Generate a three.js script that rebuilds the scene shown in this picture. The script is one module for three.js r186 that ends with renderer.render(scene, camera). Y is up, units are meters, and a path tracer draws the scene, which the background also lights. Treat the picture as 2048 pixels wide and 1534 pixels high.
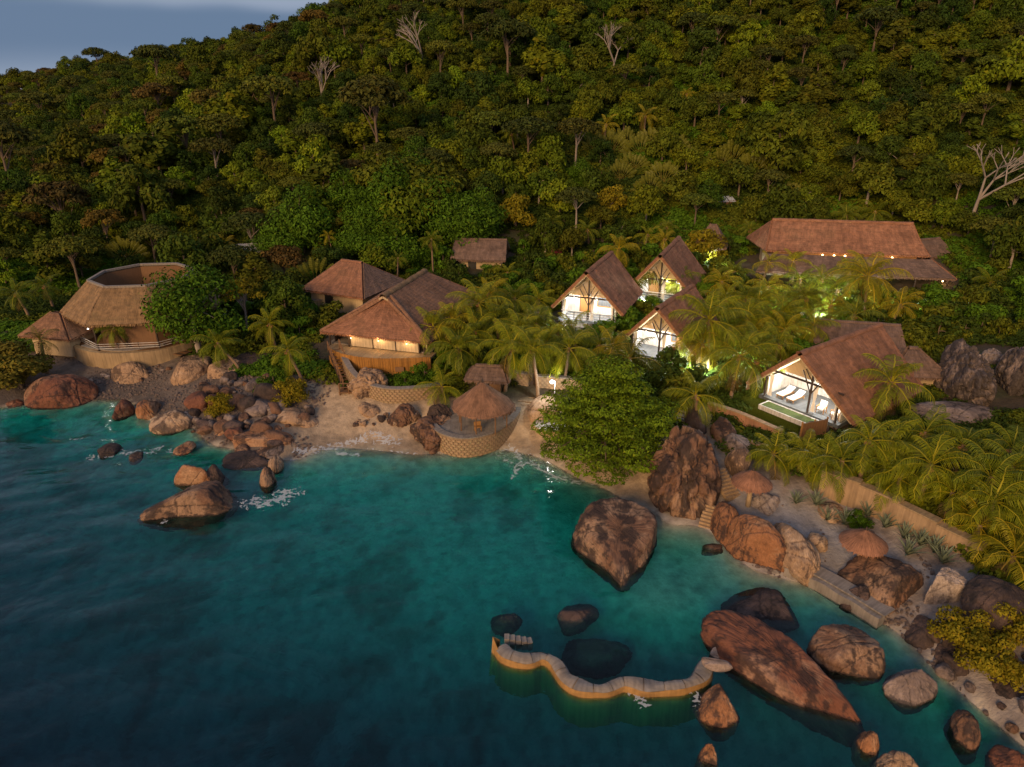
import * as THREE from 'three';
import { mergeGeometries, mergeVertices } from 'three/addons/utils/BufferGeometryUtils.js';

// ---------------------------------------------------------------- camera, sky, sun, exposure
const scene = new THREE.Scene();
const camera = new THREE.PerspectiveCamera(57.99, 1024 / 767, 0.5, 6000);
camera.position.set(0, 30, 0);
camera.rotation.set(THREE.MathUtils.degToRad(-23.5), 0, 0);
const renderer = new THREE.WebGLRenderer({ antialias: true });
renderer.toneMapping = THREE.LinearToneMapping;
renderer.toneMappingExposure = 1.42;
renderer.shadowMap.enabled = true;

const SUN_DIR = new THREE.Vector3(-0.40, 0.36, 0.84).normalize();
const sun = new THREE.DirectionalLight(new THREE.Color(1.0, 0.62, 0.30), 2.05);
sun.name = 'low_sun';
sun.position.copy(SUN_DIR).multiplyScalar(300).add(new THREE.Vector3(0, 0, -80));
sun.target.position.set(0, 0, -80);
sun.castShadow = true;
sun.shadow.radius = 44;
sun.shadow.camera.left = -200; sun.shadow.camera.right = 200; sun.shadow.camera.top = 200; sun.shadow.camera.bottom = -200; sun.shadow.camera.far = 900;
sun.shadow.mapSize.set(4096, 4096);
scene.add(sun, sun.target);

// ---------------------------------------------------------------- numbers and noise
function rng(seed) {
  let a = (seed * 2654435761 + 12345) >>> 0;
  return () => { a = (a + 0x6D2B79F5) >>> 0; let t = a; t = Math.imul(t ^ (t >>> 15), t | 1); t ^= t + Math.imul(t ^ (t >>> 7), t | 61); return ((t ^ (t >>> 14)) >>> 0) / 4294967296; };
}
const hash3 = (x, y, z) => { let h = Math.imul(x, 374761393) ^ Math.imul(y, 668265263) ^ Math.imul(z, 2147483647 ^ 0x5bd1e995); h = Math.imul(h ^ (h >>> 13), 1274126177); return ((h ^ (h >>> 16)) >>> 0) / 4294967296; };
const sm = (t) => t * t * (3 - 2 * t);
const lerp = (a, b, t) => a + (b - a) * t;
const clamp = (x, a = 0, b = 1) => Math.min(b, Math.max(a, x));
const smooth = (a, b, x) => sm(clamp((x - a) / (b - a)));
function noise3(x, y, z) {
  const X = Math.floor(x), Y = Math.floor(y), Z = Math.floor(z), u = sm(x - X), v = sm(y - Y), w = sm(z - Z);
  return lerp(lerp(lerp(hash3(X, Y, Z), hash3(X + 1, Y, Z), u), lerp(hash3(X, Y + 1, Z), hash3(X + 1, Y + 1, Z), u), v),
    lerp(lerp(hash3(X, Y, Z + 1), hash3(X + 1, Y, Z + 1), u), lerp(hash3(X, Y + 1, Z + 1), hash3(X + 1, Y + 1, Z + 1), u), v), w) * 2 - 1;
}
function fbm(x, y, z, oct = 4, gain = 0.5) { let s = 0, a = 1, n = 0; for (let i = 0; i < oct; i++) { s += a * noise3(x, y, z); n += a; a *= gain; x = x * 2.03 + 17.1; y = y * 2.03 - 9.7; z = z * 2.03 + 4.3; } return s / n; }
// noise that repeats after p cells, for textures
function tnoise(x, y, p, seed, q = p) {
  const X = Math.floor(x), Y = Math.floor(y), u = sm(x - X), v = sm(y - Y), m = (k) => ((k % p) + p) % p, w = (k) => ((k % q) + q) % q;
  return lerp(lerp(hash3(m(X), w(Y), seed), hash3(m(X + 1), w(Y), seed), u), lerp(hash3(m(X), w(Y + 1), seed), hash3(m(X + 1), w(Y + 1), seed), u), v) * 2 - 1;
}
function tfbm(x, y, p, seed, oct = 5, gain = 0.55, q = p) { let s = 0, a = 1, n = 0; for (let i = 0; i < oct; i++) { s += a * tnoise(x, y, p, seed + i, q); n += a; a *= gain; x *= 2; y *= 2; p *= 2; q *= 2; } return s / n; }

// ---------------------------------------------------------------- dusk sky: pale blue air, a long bank of stratus, a warm west
{
  const W = 1024, Hh = 512, d = new Float32Array(W * Hh * 4);
  const west = Math.atan2(SUN_DIR.z, SUN_DIR.x);
  for (let j = 0; j < Hh; j++) for (let i = 0; i < W; i++) {
    const el = ((j + 0.5) / Hh - 0.5) * Math.PI, az = ((i + 0.5) / W - 0.5) * 2 * Math.PI;
    const e = el * 180 / Math.PI, up = Math.max(0, Math.sin(el));
    const k = Math.pow(up, 0.55);
    let r = lerp(0.245, 0.125, k), g = lerp(0.295, 0.156, k), b = lerp(0.375, 0.24, k);
    // afterglow low in the west
    const dw = Math.cos(az - west), glow = Math.pow(Math.max(0, 0.5 + 0.5 * dw), 3) * Math.exp(-Math.max(0, e) / 16);
    r += 0.62 * glow; g += 0.30 * glow; b += 0.10 * glow;
    // stratus: long flat banks
    const cx = Math.cos(az), cz = Math.sin(az);
    const n = fbm(cx * 2.2 + 5, e * 0.16, cz * 2.2, 4) * 0.9;
    const edge = 4.7 + 1.1 * fbm(cx * 1.5, 3, cz * 1.5, 3) + 0.5 * fbm(cx * 9, 8, cz * 9, 3);
    const bank = smooth(edge + 0.35, edge - 0.35, e) * smooth(-1.0, 2.4, e + n * 1.2);
    const high = 0.35 * smooth(0.15, 0.6, fbm(cx * 3 / (0.25 + up), up * 3, cz * 3 / (0.25 + up), 4));
    const c = clamp(bank * 0.85 + high * smooth(8, 22, e));
    r = lerp(r, 0.075 + 0.3 * glow, c); g = lerp(g, 0.125 + 0.13 * glow, c); b = lerp(b, 0.205 + 0.04 * glow, c);
    const o = (j * W + i) * 4; d[o] = r; d[o + 1] = g; d[o + 2] = b; d[o + 3] = 1;
  }
  const t = new THREE.DataTexture(d, W, Hh, THREE.RGBAFormat, THREE.FloatType);
  t.mapping = THREE.EquirectangularReflectionMapping; t.magFilter = THREE.LinearFilter; t.needsUpdate = true;
  scene.background = t; scene.environment = t;
}

// ---------------------------------------------------------------- naming and building helpers
const taken = {};
function numbered(name) { const n = taken[name] = (taken[name] ?? -1) + 1; return n ? name + '_' + String(n).padStart(3, '0') : name; }
function tag(o, label, category, group, kind) {
  o.userData = {};
  if (label) o.userData.label = label;
  if (category) o.userData.category = category;
  if (group) o.userData.group = group;
  if (kind) o.userData.kind = kind;
  return o;
}
function lit(o) { o.castShadow = true; o.receiveShadow = true; return o; }
// a thing: a Group at its base whose children are its parts
function thing(name, label, category, pos = [0, 0, 0], turn = 0, group) {
  const o = new THREE.Group(); o.name = numbered(name); o.position.set(...pos); o.rotation.y = turn; scene.add(o);
  return tag(o, label, category, group);
}
function part(name, geo, mat, parent) {
  const m = lit(new THREE.Mesh(Array.isArray(geo) ? join(geo) : geo, mat)); m.name = name; parent.add(m); return m;
}
function single(name, geo, mat, label, category, group, kind) {
  const m = lit(new THREE.Mesh(Array.isArray(geo) ? join(geo) : geo, mat)); m.name = numbered(name); scene.add(m); return tag(m, label, category, group, kind);
}
function structure(name, geo, mat) { return single(name, geo, mat, undefined, undefined, undefined, 'structure'); }
function join(list) {
  const colored = list.some((g) => g.attributes.color);
  return mergeGeometries(list.map((g) => {
    g = g.index ? g.toNonIndexed() : g;
    for (const k of Object.keys(g.attributes)) if (!['position', 'normal', 'uv', 'color'].includes(k)) g.deleteAttribute(k);
    if (colored && !g.attributes.color) g.setAttribute('color', new THREE.BufferAttribute(new Float32Array(g.attributes.position.count * 3).fill(1), 3));
    if (!g.attributes.uv) g.setAttribute('uv', new THREE.BufferAttribute(new Float32Array(g.attributes.position.count * 2), 2));
    return g;
  }));
}
const M4 = new THREE.Matrix4(), EU = new THREE.Euler();
function put(g, x = 0, y = 0, z = 0, ry = 0, rx = 0, rz = 0) { g.applyMatrix4(M4.makeRotationFromEuler(EU.set(rx, ry, rz, 'YXZ')).setPosition(x, y, z)); return g; }
// a box with uv in metres
function box(w, h, d, x = 0, y = 0, z = 0, ry = 0, rx = 0, rz = 0) {
  const g = new THREE.BoxGeometry(w, h, d), uv = g.attributes.uv, s = [[d, h], [d, h], [w, d], [w, d], [w, h], [w, h]];
  for (let i = 0; i < 24; i++) uv.setXY(i, uv.getX(i) * s[i >> 2][0], uv.getY(i) * s[i >> 2][1]);
  return put(g, x, y, z, ry, rx, rz);
}
const V = (a) => new THREE.Vector3(...a);
// a round bar from a to b
function bar(a, b, r0, r1 = r0, seg = 7) {
  const p = V(a), q = V(b), d = q.clone().sub(p), L = d.length();
  const g = new THREE.CylinderGeometry(r1, r0, L, seg, 1), uv = g.attributes.uv;
  for (let i = 0; i < uv.count; i++) uv.setXY(i, uv.getX(i) * 6.28 * Math.max(r0, r1), uv.getY(i) * L);
  g.translate(0, L / 2, 0);
  g.applyQuaternion(new THREE.Quaternion().setFromUnitVectors(new THREE.Vector3(0, 1, 0), d.normalize()));
  return g.translate(p.x, p.y, p.z);
}
// a square-cut beam from a to b
function beam(a, b, w, h = w) {
  const p = V(a), q = V(b), d = q.clone().sub(p), L = d.length(), g = box(w, h, L);
  const m = new THREE.Matrix4().lookAt(p, q, Math.abs(d.y) > 0.98 * L ? new THREE.Vector3(1, 0, 0) : new THREE.Vector3(0, 1, 0));
  g.applyMatrix4(m); const c = p.add(q).multiplyScalar(0.5); return g.translate(c.x, c.y, c.z);
}
// loose triangles
class Tris {
  constructor() { this.p = []; this.u = []; this.c = []; this.n = []; }
  v(p, u, c, n) { this.p.push(p[0], p[1], p[2]); this.u.push(u[0], u[1]); if (c) this.c.push(c[0], c[1], c[2]); if (n) this.n.push(n[0], n[1], n[2]); }
  tri(a, b, c, ua = [0, 0], ub = [1, 0], uc = [1, 1], col) { this.v(a, ua, col); this.v(b, ub, col); this.v(c, uc, col); }
  quad(a, b, c, d, col, u = [[0, 0], [1, 0], [1, 1], [0, 1]]) { this.tri(a, b, c, u[0], u[1], u[2], col); this.tri(a, c, d, u[0], u[2], u[3], col); }
  build() {
    const g = new THREE.BufferGeometry();
    g.setAttribute('position', new THREE.Float32BufferAttribute(this.p, 3)); g.setAttribute('uv', new THREE.Float32BufferAttribute(this.u, 2));
    if (this.c.length) g.setAttribute('color', new THREE.Float32BufferAttribute(this.c, 3));
    if (this.n.length) g.setAttribute('normal', new THREE.Float32BufferAttribute(this.n, 3)); else g.computeVertexNormals();
    return g;
  }
}
// a sheet over an nu x nv grid; f(s, t) gives {p, uv, c}
function sheet(nu, nv, f, flip) {
  const p = [], u = [], c = [], ix = [];
  for (let j = 0; j <= nv; j++) for (let i = 0; i <= nu; i++) { const r = f(i / nu, j / nv); p.push(...r.p); u.push(...r.uv); if (r.c) c.push(...r.c); }
  for (let j = 0; j < nv; j++) for (let i = 0; i < nu; i++) { const a = j * (nu + 1) + i, b = a + 1, d = a + nu + 1, e = d + 1; flip ? ix.push(a, d, b, b, d, e) : ix.push(a, b, d, b, e, d); }
  const g = new THREE.BufferGeometry(); g.setIndex(ix);
  g.setAttribute('position', new THREE.Float32BufferAttribute(p, 3)); g.setAttribute('uv', new THREE.Float32BufferAttribute(u, 2));
  if (c.length) g.setAttribute('color', new THREE.Float32BufferAttribute(c, 3));
  g.computeVertexNormals(); return g;
}
function tube(points, radius, seg = 6, steps = points.length * 5, taper = 1) {
  const cv = new THREE.CatmullRomCurve3(points.map(V)), fr = cv.computeFrenetFrames(steps, false), P = cv.getSpacedPoints(steps), L = cv.getLength();
  return sheet(seg, steps, (s, t) => {
    const k = Math.round(t * steps), a = s * 2 * Math.PI, r = (typeof radius === 'function' ? radius(t) : radius * lerp(1, taper, t)), N = fr.normals[k], B = fr.binormals[k], q = P[k];
    const x = Math.cos(a) * r, y = Math.sin(a) * r;
    return { p: [q.x + N.x * x + B.x * y, q.y + N.y * x + B.y * y, q.z + N.z * x + B.z * y], uv: [s * 1, t * L] };
  });
}
const add3 = (a, b, k = 1) => [a[0] + b[0] * k, a[1] + b[1] * k, a[2] + b[2] * k];
const mix3 = (a, b, t) => [lerp(a[0], b[0], t), lerp(a[1], b[1], t), lerp(a[2], b[2], t)];
const rgb = (r, g, b) => new THREE.Color().setRGB(r, g, b);

// ---------------------------------------------------------------- materials
function tex(size, fn, color, rep = 1) {
  const d = new Uint8Array(size * size * 4);
  for (let j = 0; j < size; j++) for (let i = 0; i < size; i++) {
    const c = fn(i / size, j / size), o = (j * size + i) * 4, a = Array.isArray(c) ? c : [c, c, c];
    for (let k = 0; k < 3; k++) d[o + k] = clamp(a[k]) * 255; d[o + 3] = 255;
  }
  const t = new THREE.DataTexture(d, size, size); t.wrapS = t.wrapT = THREE.RepeatWrapping; t.magFilter = THREE.LinearFilter; t.repeat.set(rep, rep);
  if (color) t.colorSpace = THREE.SRGBColorSpace; t.needsUpdate = true; return t;
}
const gray = (k) => Math.pow(clamp(k), 1 / 2.2);
// mottled grey for tinting: mean near 0.8 in linear light
const T = {
  mottle: tex(512, (x, y) => gray(0.78 + 0.34 * tfbm(x * 8, y * 8, 8, 3, 6, 0.6)), true, 1 / 4),
  grain: tex(512, (x, y) => 0.5 + 0.5 * tfbm(x * 16, y * 16, 16, 11, 6, 0.72), false, 1 / 3),
  granite: tex(512, (x, y) => { const a = tfbm(x * 32, y * 32, 32, 21, 4, 0.8), b = tfbm(x * 5, y * 5, 5, 28, 4); return gray(0.78 + 0.34 * a + 0.22 * b); }, true, 1 / 2.5),
  thatch: tex(512, (x, y) => { const s = tfbm(x * 96, y * 6, 96, 41, 4, 0.6, 6), w = tfbm(x * 6, y * 6, 6, 47, 4), c = tfbm(x * 12, y * 26, 12, 49, 2, 0.5, 26); return gray(0.74 + 0.42 * s + 0.22 * w + 0.1 * c); }, true, 1 / 3),
  thatchBump: tex(512, (x, y) => 0.5 + 0.34 * tfbm(x * 96, y * 6, 96, 41, 4, 0.6, 6) + 0.2 * tfbm(x * 20, y * 20, 20, 43, 4, 0.7), false, 1 / 3),
  wood: tex(256, (x, y) => gray(0.76 + 0.34 * tfbm(x * 40, y * 2, 40, 61, 4, 0.6, 2)), true, 1),
  ripple: tex(1024, (x, y) => 0.5 + 0.30 * tfbm(x * 10 + 2 * tnoise(x * 4, y * 4, 4, 70), y * 16, 10, 71, 5, 0.56, 16), false, 1 / 26),
  stain: tex(512, (x, y) => gray(0.72 + 0.3 * tfbm(x * 6, y * 6, 6, 81, 6, 0.62) + 0.2 * tfbm(x * 40, y * 3, 40, 88, 3, 0.55, 3)), true, 1 / 5),
};
function mat(r, g, b, o = {}) { return new THREE.MeshStandardMaterial({ color: rgb(r, g, b), roughness: 0.85, side: THREE.DoubleSide, ...o }); }
const M = {
  rock: mat(1, 1, 1, { vertexColors: true, map: T.granite, bumpMap: T.grain, bumpScale: 0.09, roughness: 0.82 }),
  ground: mat(1, 1, 1, { vertexColors: true, map: T.mottle, bumpMap: T.grain, bumpScale: 0.08, roughness: 0.95 }),
  thatch: mat(1, 1, 1, { vertexColors: true, map: T.thatch, bumpMap: T.thatchBump, bumpScale: 0.07, roughness: 0.95 }),
  lining: mat(0.62, 0.47, 0.28, { map: T.wood, roughness: 0.8 }),
  plaster: mat(0.78, 0.76, 0.72, { map: T.stain, roughness: 0.9 }),
  cream: mat(0.62, 0.50, 0.33, { map: T.stain, roughness: 0.9 }),
  darkWood: mat(0.055, 0.035, 0.025, { map: T.wood, roughness: 0.7 }),
  wood: mat(0.24, 0.125, 0.055, { map: T.wood, roughness: 0.7 }),
  honey: mat(0.45, 0.23, 0.07, { map: T.wood, roughness: 0.6 }),
  bamboo: mat(0.52, 0.26, 0.06, { map: T.wood, roughness: 0.65 }),
  sandstone: mat(0.50, 0.345, 0.20, { map: T.stain, bumpMap: T.grain, bumpScale: 0.03 }),
  mortar: mat(0.38, 0.27, 0.165, { map: T.stain, bumpMap: T.grain, bumpScale: 0.03 }),
  tan: mat(0.47, 0.34, 0.19, { map: T.stain, bumpMap: T.grain, bumpScale: 0.02 }),
  terracotta: mat(0.46, 0.24, 0.14, { map: T.stain, bumpMap: T.grain, bumpScale: 0.02 }),
  concrete: mat(0.34, 0.30, 0.26, { map: T.stain, bumpMap: T.grain, bumpScale: 0.02 }),
  sunlitConcrete: mat(0.46, 0.26, 0.085, { map: T.stain, bumpMap: T.grain, bumpScale: 0.03, roughness: 0.7 }),  // breakwater concrete with the warm low sunlight put into its colour
  slate: mat(0.16, 0.18, 0.20, { map: T.stain, roughness: 0.5 }),
  white: mat(0.78, 0.77, 0.74, { map: T.mottle, roughness: 0.8 }),
  cloth: mat(0.8, 0.78, 0.74, { roughness: 0.95 }),
  metal: mat(0.45, 0.46, 0.48, { metalness: 0.8, roughness: 0.4 }),
  black: mat(0.02, 0.02, 0.022, { roughness: 0.5 }),
  bark: mat(0.20, 0.145, 0.10, { map: T.stain, bumpMap: T.grain, bumpScale: 0.03 }),
  palmBark: mat(0.30, 0.20, 0.12, { map: T.stain, bumpMap: T.grain, bumpScale: 0.03 }),
  paleBark: mat(0.40, 0.34, 0.29, { map: T.stain }),
  leaf: new THREE.MeshPhysicalMaterial({ color: 0xffffff, vertexColors: true, roughness: 0.75, side: THREE.DoubleSide, specularIntensity: 0.15 }),
  frond: new THREE.MeshPhysicalMaterial({ color: 0xffffff, vertexColors: true, roughness: 0.5, side: THREE.DoubleSide, specularIntensity: 0.3 }),
  sheetMetal: mat(0.55, 0.62, 0.70, { metalness: 0.3, roughness: 0.45 }),
  solar: mat(0.012, 0.018, 0.05, { roughness: 0.15 }),
  foam: mat(0.72, 0.75, 0.77, { roughness: 0.9, transparent: true, opacity: 0.55 }),
};

// ---------------------------------------------------------------- the land: a surface through surveyed spot heights [x, z, height]
const SPOTS = [[-57.6, -61, 0], [-51.32, -62.59, 0], [-44.62, -64, 0], [-39.51, -64, 0], [-33.15, -59.05, 0], [-27.45, -55.55, 0], [-22.56, -51.93, 0], [-18.69, -51.93, 0], [-17.86, -53.69, 0], [-14.58, -54.89, 0], [-9.91, -53.69, 0], [-6.34, -53.42, 0], [-2.89, -55.07, 0], [1.59, -53.69, 0], [4.48, -50.68, 0], [7.51, -47.92, 0], [10.75, -45.74, 0], [11.31, -42.75, 0], [14.64, -42.75, 0], [15.15, -40.63, 0], [16.14, -38.13, 0], [18.28, -36.58, 0], [20.28, -35.85, 0], [21.69, -33.98, 0], [22.87, -31.44, 0], [23.46, -28.8, 0], [24.14, -26.3, 0], [25.15, -23.94, 0], [26.44, -20.89, 0], [-64.84, -59.56, -3], [-50.3, -60.13, -2.2], [-42.8, -60.33, -1.2], [-37.84, -60.43, -0.7], [-32.34, -56.67, -1.4], [-24.81, -51.53, -1.5], [-19.74, -50.63, -1.2], [-16.26, -52.37, -0.5], [-11.94, -52.45, -0.55], [-6.2, -51.69, -0.6], [-1.91, -52.37, -0.5], [2.77, -49.97, -0.55], [6.16, -46.3, -0.6], [8.89, -43.54, -0.55], [4.03, -43.82, -1.2], [-0.96, -46.58, -1.25], [-7.03, -47.36, -1.3], [-13.17, -47.67, -1.5], [-16.77, -45.75, -2.1], [7.86, -38.98, -1.1], [12.48, -39.57, -0.7], [12.42, -36.5, -0.75], [16.85, -35.01, -0.7], [19.56, -33.77, -0.8], [8.6, -33.55, -1], [4.26, -37.33, -1.45], [-2.59, -39.07, -1.6], [-9.74, -39.68, -2.1], [-19.15, -40.8, -3], [-28.38, -44.54, -3.6], [-40.55, -51.63, -3.6], [-58.74, -51.31, -6], [-44.69, -38.58, -8], [-31.96, -36.55, -6], [-20.33, -33.78, -5.4], [-10.32, -33.01, -4.6], [-2.33, -33.08, -3.4], [2.29, -30.33, -4.6], [8.15, -29.54, -4.5], [13.53, -27.77, -4.8], [17.96, -28.6, -3.8], [21.3, -26.82, -3.6], [19.49, -28.7, -1.2], [22.13, -30.7, -1], [-21.46, -27.77, -9], [-3.58, -27.06, -8], [10.49, -25.59, -8], [22.52, -23.57, -5], [-17.65, -56.55, 0.5], [-15.07, -57.48, 0.8], [-18.42, -59.86, 1.2], [-13.27, -58.04, 1.3], [-9.38, -56.66, 0.7], [-21.19, -56.27, 0.9], [-25.21, -57.28, 0.9], [-29.89, -59.59, 0.8], [-35.25, -64, 0.9], [-28.45, -62.46, 1.6], [-23.21, -63.22, 1.8], [-40.76, -67.86, 0.9], [-46.11, -69.94, 1.2], [-42.69, -69.69, 1.3], [-51.77, -68.53, 1.2], [-61.34, -66.46, 1.5], [0.72, -55.09, 0.5], [2.1, -56.27, 0.9], [0.98, -57.84, 1.4], [6.58, -50.97, 0.8], [9.45, -47.76, 0.8], [-17.01, -62.39, 1.9], [-10.77, -60.41, 2], [-6.84, -59.37, 1.7], [-32.77, -69.87, 2.4], [-27.64, -70.86, 2.6], [-21.61, -64.83, 2.2], [-37.99, -71.64, 2], [-45.1, -70.39, 1.9], [-52.94, -73.46, 2.2], [-67.09, -74.28, 2.5], [2.44, -60.26, 2.6], [-1.16, -60.7, 2.4], [5.07, -60.26, 2.6], [8.22, -58.69, 2.8], [-3.6, -61.43, 2.6], [-13.64, -66.24, 3], [-8.47, -66.24, 3], [-17.71, -70.82, 3.2], [-23.28, -80.03, 3.6], [-28.3, -82.78, 4], [-33.66, -85.55, 3.8], [-36.9, -80.63, 3.4], [-7.46, -79.42, 3.8], [-1.44, -79.12, 3.9], [1.95, -70.29, 3.4], [7.38, -70.29, 3.4], [4.7, -82.14, 4.2], [13.39, -78.21, 4.2], [13.93, -64.59, 3.4], [18.41, -62.27, 3.3], [22.76, -69.23, 3.8], [28.97, -71.81, 4], [15.94, -55.71, 2.7], [17.09, -51.54, 2.4], [17.56, -47.34, 2.2], [24.4, -57.18, 3.5], [30.66, -56.96, 3.6], [35.79, -58.29, 4], [40.95, -59.47, 4.5], [46.93, -58.3, 5], [52.19, -53.81, 6], [20.18, -52.07, 2.6], [22.41, -51.17, 2.6], [22.5, -47.05, 2.6], [25.41, -44.82, 2.6], [28.01, -42.6, 2.7], [29.36, -39.93, 2.8], [30.8, -37.92, 3], [33.44, -37.64, 3.2], [37.37, -43.51, 3.4], [33.66, -46.43, 3.4], [41.64, -39.95, 4], [17.61, -43.22, 1], [19.75, -40.94, 0.85], [22.31, -37.11, 0.8], [23.63, -41.8, 1.1], [25.95, -39.29, 1.2], [27.07, -36.99, 1.3], [28.36, -33.47, 1.8], [30, -32.12, 2.2], [26.02, -32.21, 1], [25.94, -29.18, 0.9], [27.01, -27.24, 1.1], [29.08, -25.14, 2], [34.24, -30.62, 3.5], [44.34, -75.18, 4.6], [55.06, -78.96, 5.2], [65.05, -85.88, 7], [47.43, -94.84, 4.6], [33.4, -94.84, 4.6], [25.05, -105.09, 5], [9.68, -105.09, 5], [-5.47, -100.49, 4.6], [-16.55, -100.49, 4.6], [-31.33, -100.49, 4.6], [-42.47, -106.77, 4.6], [-55.76, -113.81, 4.6], [-65.34, -108.46, 4.2], [-73.49, -103.65, 3.8], [-89.59, -98.94, 3.5], [64.57, -70.35, 9], [-123.5, -130, 3], [-190, -200, 3], [-285, -300, 0.5], [-327.75, -345, -1.2], [-399, -420, 8], [-494, -520, 18], [-665, -700, 14], [-96.2, -130, 4.5], [-148, -200, 5], [-199.8, -270, 4], [-235.32, -318, 0.5], [-250.12, -338, -1], [-267.88, -362, 1], [-310.8, -420, 14], [-355.2, -480, 20], [-444, -600, 16], [-555, -750, 12], [-74.4, -120, 5.5], [-111.6, -180, 10], [-161.2, -260, 14], [-210.8, -340, 18], [-266.6, -430, 28], [-310, -500, 24], [-403, -650, 16], [-57.5, -115, 6.5], [-80, -160, 14], [-110, -220, 22], [-150, -300, 28], [-200, -400, 34], [-235, -470, 30], [-300, -600, 20], [-41.8, -110, 7], [-57, -150, 17], [-79.8, -210, 30], [-114, -300, 35], [-140.6, -370, 38], [-174.8, -460, 34], [-228, -600, 25], [-29.36, -106, 7], [-38.78, -140, 16], [-55.4, -200, 32], [-77.56, -280, 42], [-94.18, -340, 46], [-124.65, -450, 42], [-166.2, -600, 30], [-13.78, -106, 7], [-18.2, -140, 18], [-24.7, -190, 36], [-33.8, -260, 55], [-42.9, -330, 66], [-58.5, -450, 66], [0, -108, 7], [0, -140, 19], [0, -180, 36], [0, -240, 60], [0, -320, 82], [0, -450, 90], [18.7, -110, 7.5], [23.8, -140, 18], [30.6, -180, 36], [40.8, -240, 61], [54.4, -320, 86], [76.5, -450, 95], [39.2, -112, 7.5], [43.75, -125, 12], [52.5, -150, 23], [66.5, -190, 42], [87.5, -250, 66], [115.5, -330, 90], [59.4, -108, 8.5], [71.5, -130, 17], [88, -160, 30], [110, -200, 48], [143, -260, 70], [181.5, -330, 90], [78, -100, 11], [97.5, -125, 20], [120.9, -155, 33], [156, -200, 52], [202.8, -260, 72], [257.4, -330, 90], [95, -95, 13], [125, -125, 24], [155, -155, 36], [200, -200, 54], [280, -280, 76]];
const WEIGHTS = [29.65526,53.10158,15.94793,-12.77445,38.66598,26.10042,95.51182,98.01482,-23.88051,-11.88104,14.50133,28.56370,-31.08916,-23.49431,-4.86858,-37.35555,-52.90393,57.09416,-43.54591,9.80979,14.67835,16.62083,-16.42857,14.57143,65.70448,58.22133,126.53800,100.17451,39.37250,-18.81452,-66.02106,8.89762,-6.83382,-55.29050,-70.89207,-95.73901,-10.18135,-9.71923,-14.77113,6.77800,-3.01113,1.92493,-6.09446,-3.31411,-0.06157,-2.54639,0.68812,-2.75113,-17.82786,-31.80379,-4.79166,-3.29475,-34.61075,61.68293,-5.98999,4.92520,4.81187,4.91436,3.82654,7.61967,-2.68200,0.22278,5.02530,7.00143,1.58902,12.48911,3.08875,-18.14455,56.57151,-180.99004,-151.05705,317.94796,-150.49425,-7.36321,-11.45304,-34.00862,-158.50761,-11.28153,-9.15158,-10.99666,30.36617,-20.25933,4.19631,0.70013,10.66203,3.23994,-1.58996,-11.05775,-2.22684,-74.00886,-25.87078,-16.68573,7.60023,33.59075,-21.03595,-9.33781,20.04341,60.04033,-3.00690,5.14820,-0.59332,8.64173,-8.24087,7.59305,-4.30637,94.18053,0.29572,3.57828,27.19161,-1.31861,-14.02201,13.22352,16.29554,7.70144,-8.76320,0.33629,-2.91737,7.36668,2.26799,0.36442,1.67564,-0.41379,-4.09359,-5.93793,4.81587,3.53126,0.87950,-4.01727,-0.31062,-0.53446,-3.95992,-5.53015,27.38479,11.00393,-4.45643,0.34143,3.97256,-4.61992,0.71015,0.00795,-21.03546,12.17190,18.36401,7.83709,22.33333,26.95445,-14.19404,-7.47029,-1.34234,-2.50427,6.09935,2.15037,37.72653,-40.37203,-24.85484,-31.19742,10.93948,-7.11993,-6.87005,-13.15828,-53.87034,-17.73784,5.31848,1.90874,-6.41938,-2.08818,-2.60636,5.76953,-12.84041,-12.23988,-4.81655,-12.27010,-7.25961,-32.01699,-88.00832,-0.91662,0.50825,2.51269,8.13589,1.41206,1.75257,3.02088,-0.12572,-0.30499,0.39259,0.10832,-1.66710,-2.31884,-1.75199,-2.69136,-2.72896,-2.46513,-1.10237,0.60208,-0.30177,-0.15803,-6.02513,-1.54652,-0.28060,3.71876,3.36207,-0.10785,0.12018,83.10111,-0.22861,1.06382,2.27974,1.66158,-0.91836,-0.29018,38.66108,2.06674,2.73199,-0.61167,-0.83313,-0.54074,0.35965,7.37413,-2.52901,-1.81044,-1.19225,-0.66048,-0.71764,-0.48861,9.35937,-1.31450,-0.20756,-0.88405,-0.25136,-0.47926,5.10883,1.04107,1.63497,2.18333,2.12695,1.83097,14.94158,-1.17819,-0.98534,-1.31033,-0.77671,-0.92730,0.42935,-0.60868,0.51585,0.99636,0.28068,0.45040,-0.22957,-0.05365,-1.17939,-0.39890,-0.56771,-0.01023,1.82505,0.80104,1.07277,0.75227,0.19985,0.52546,-1.96223,-0.26993,-0.77317,-0.03646,-0.55663,48.84535,3.26210,-4.80994];
function exactHeight(x, z) {
  const n = SPOTS.length, X = x / 50, Z = z / 50; let s = WEIGHTS[n] + WEIGHTS[n + 1] * X + WEIGHTS[n + 2] * Z;
  for (let i = 0; i < n; i++) { const a = X - SPOTS[i][0] / 50, b = Z - SPOTS[i][1] / 50, r = a * a + b * b; if (r > 1e-12) s += WEIGHTS[i] * r * Math.log(r); }
  return s;
}
const NEAR = { x0: -75, z0: -125, nx: 151, nz: 116, h: null };
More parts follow.
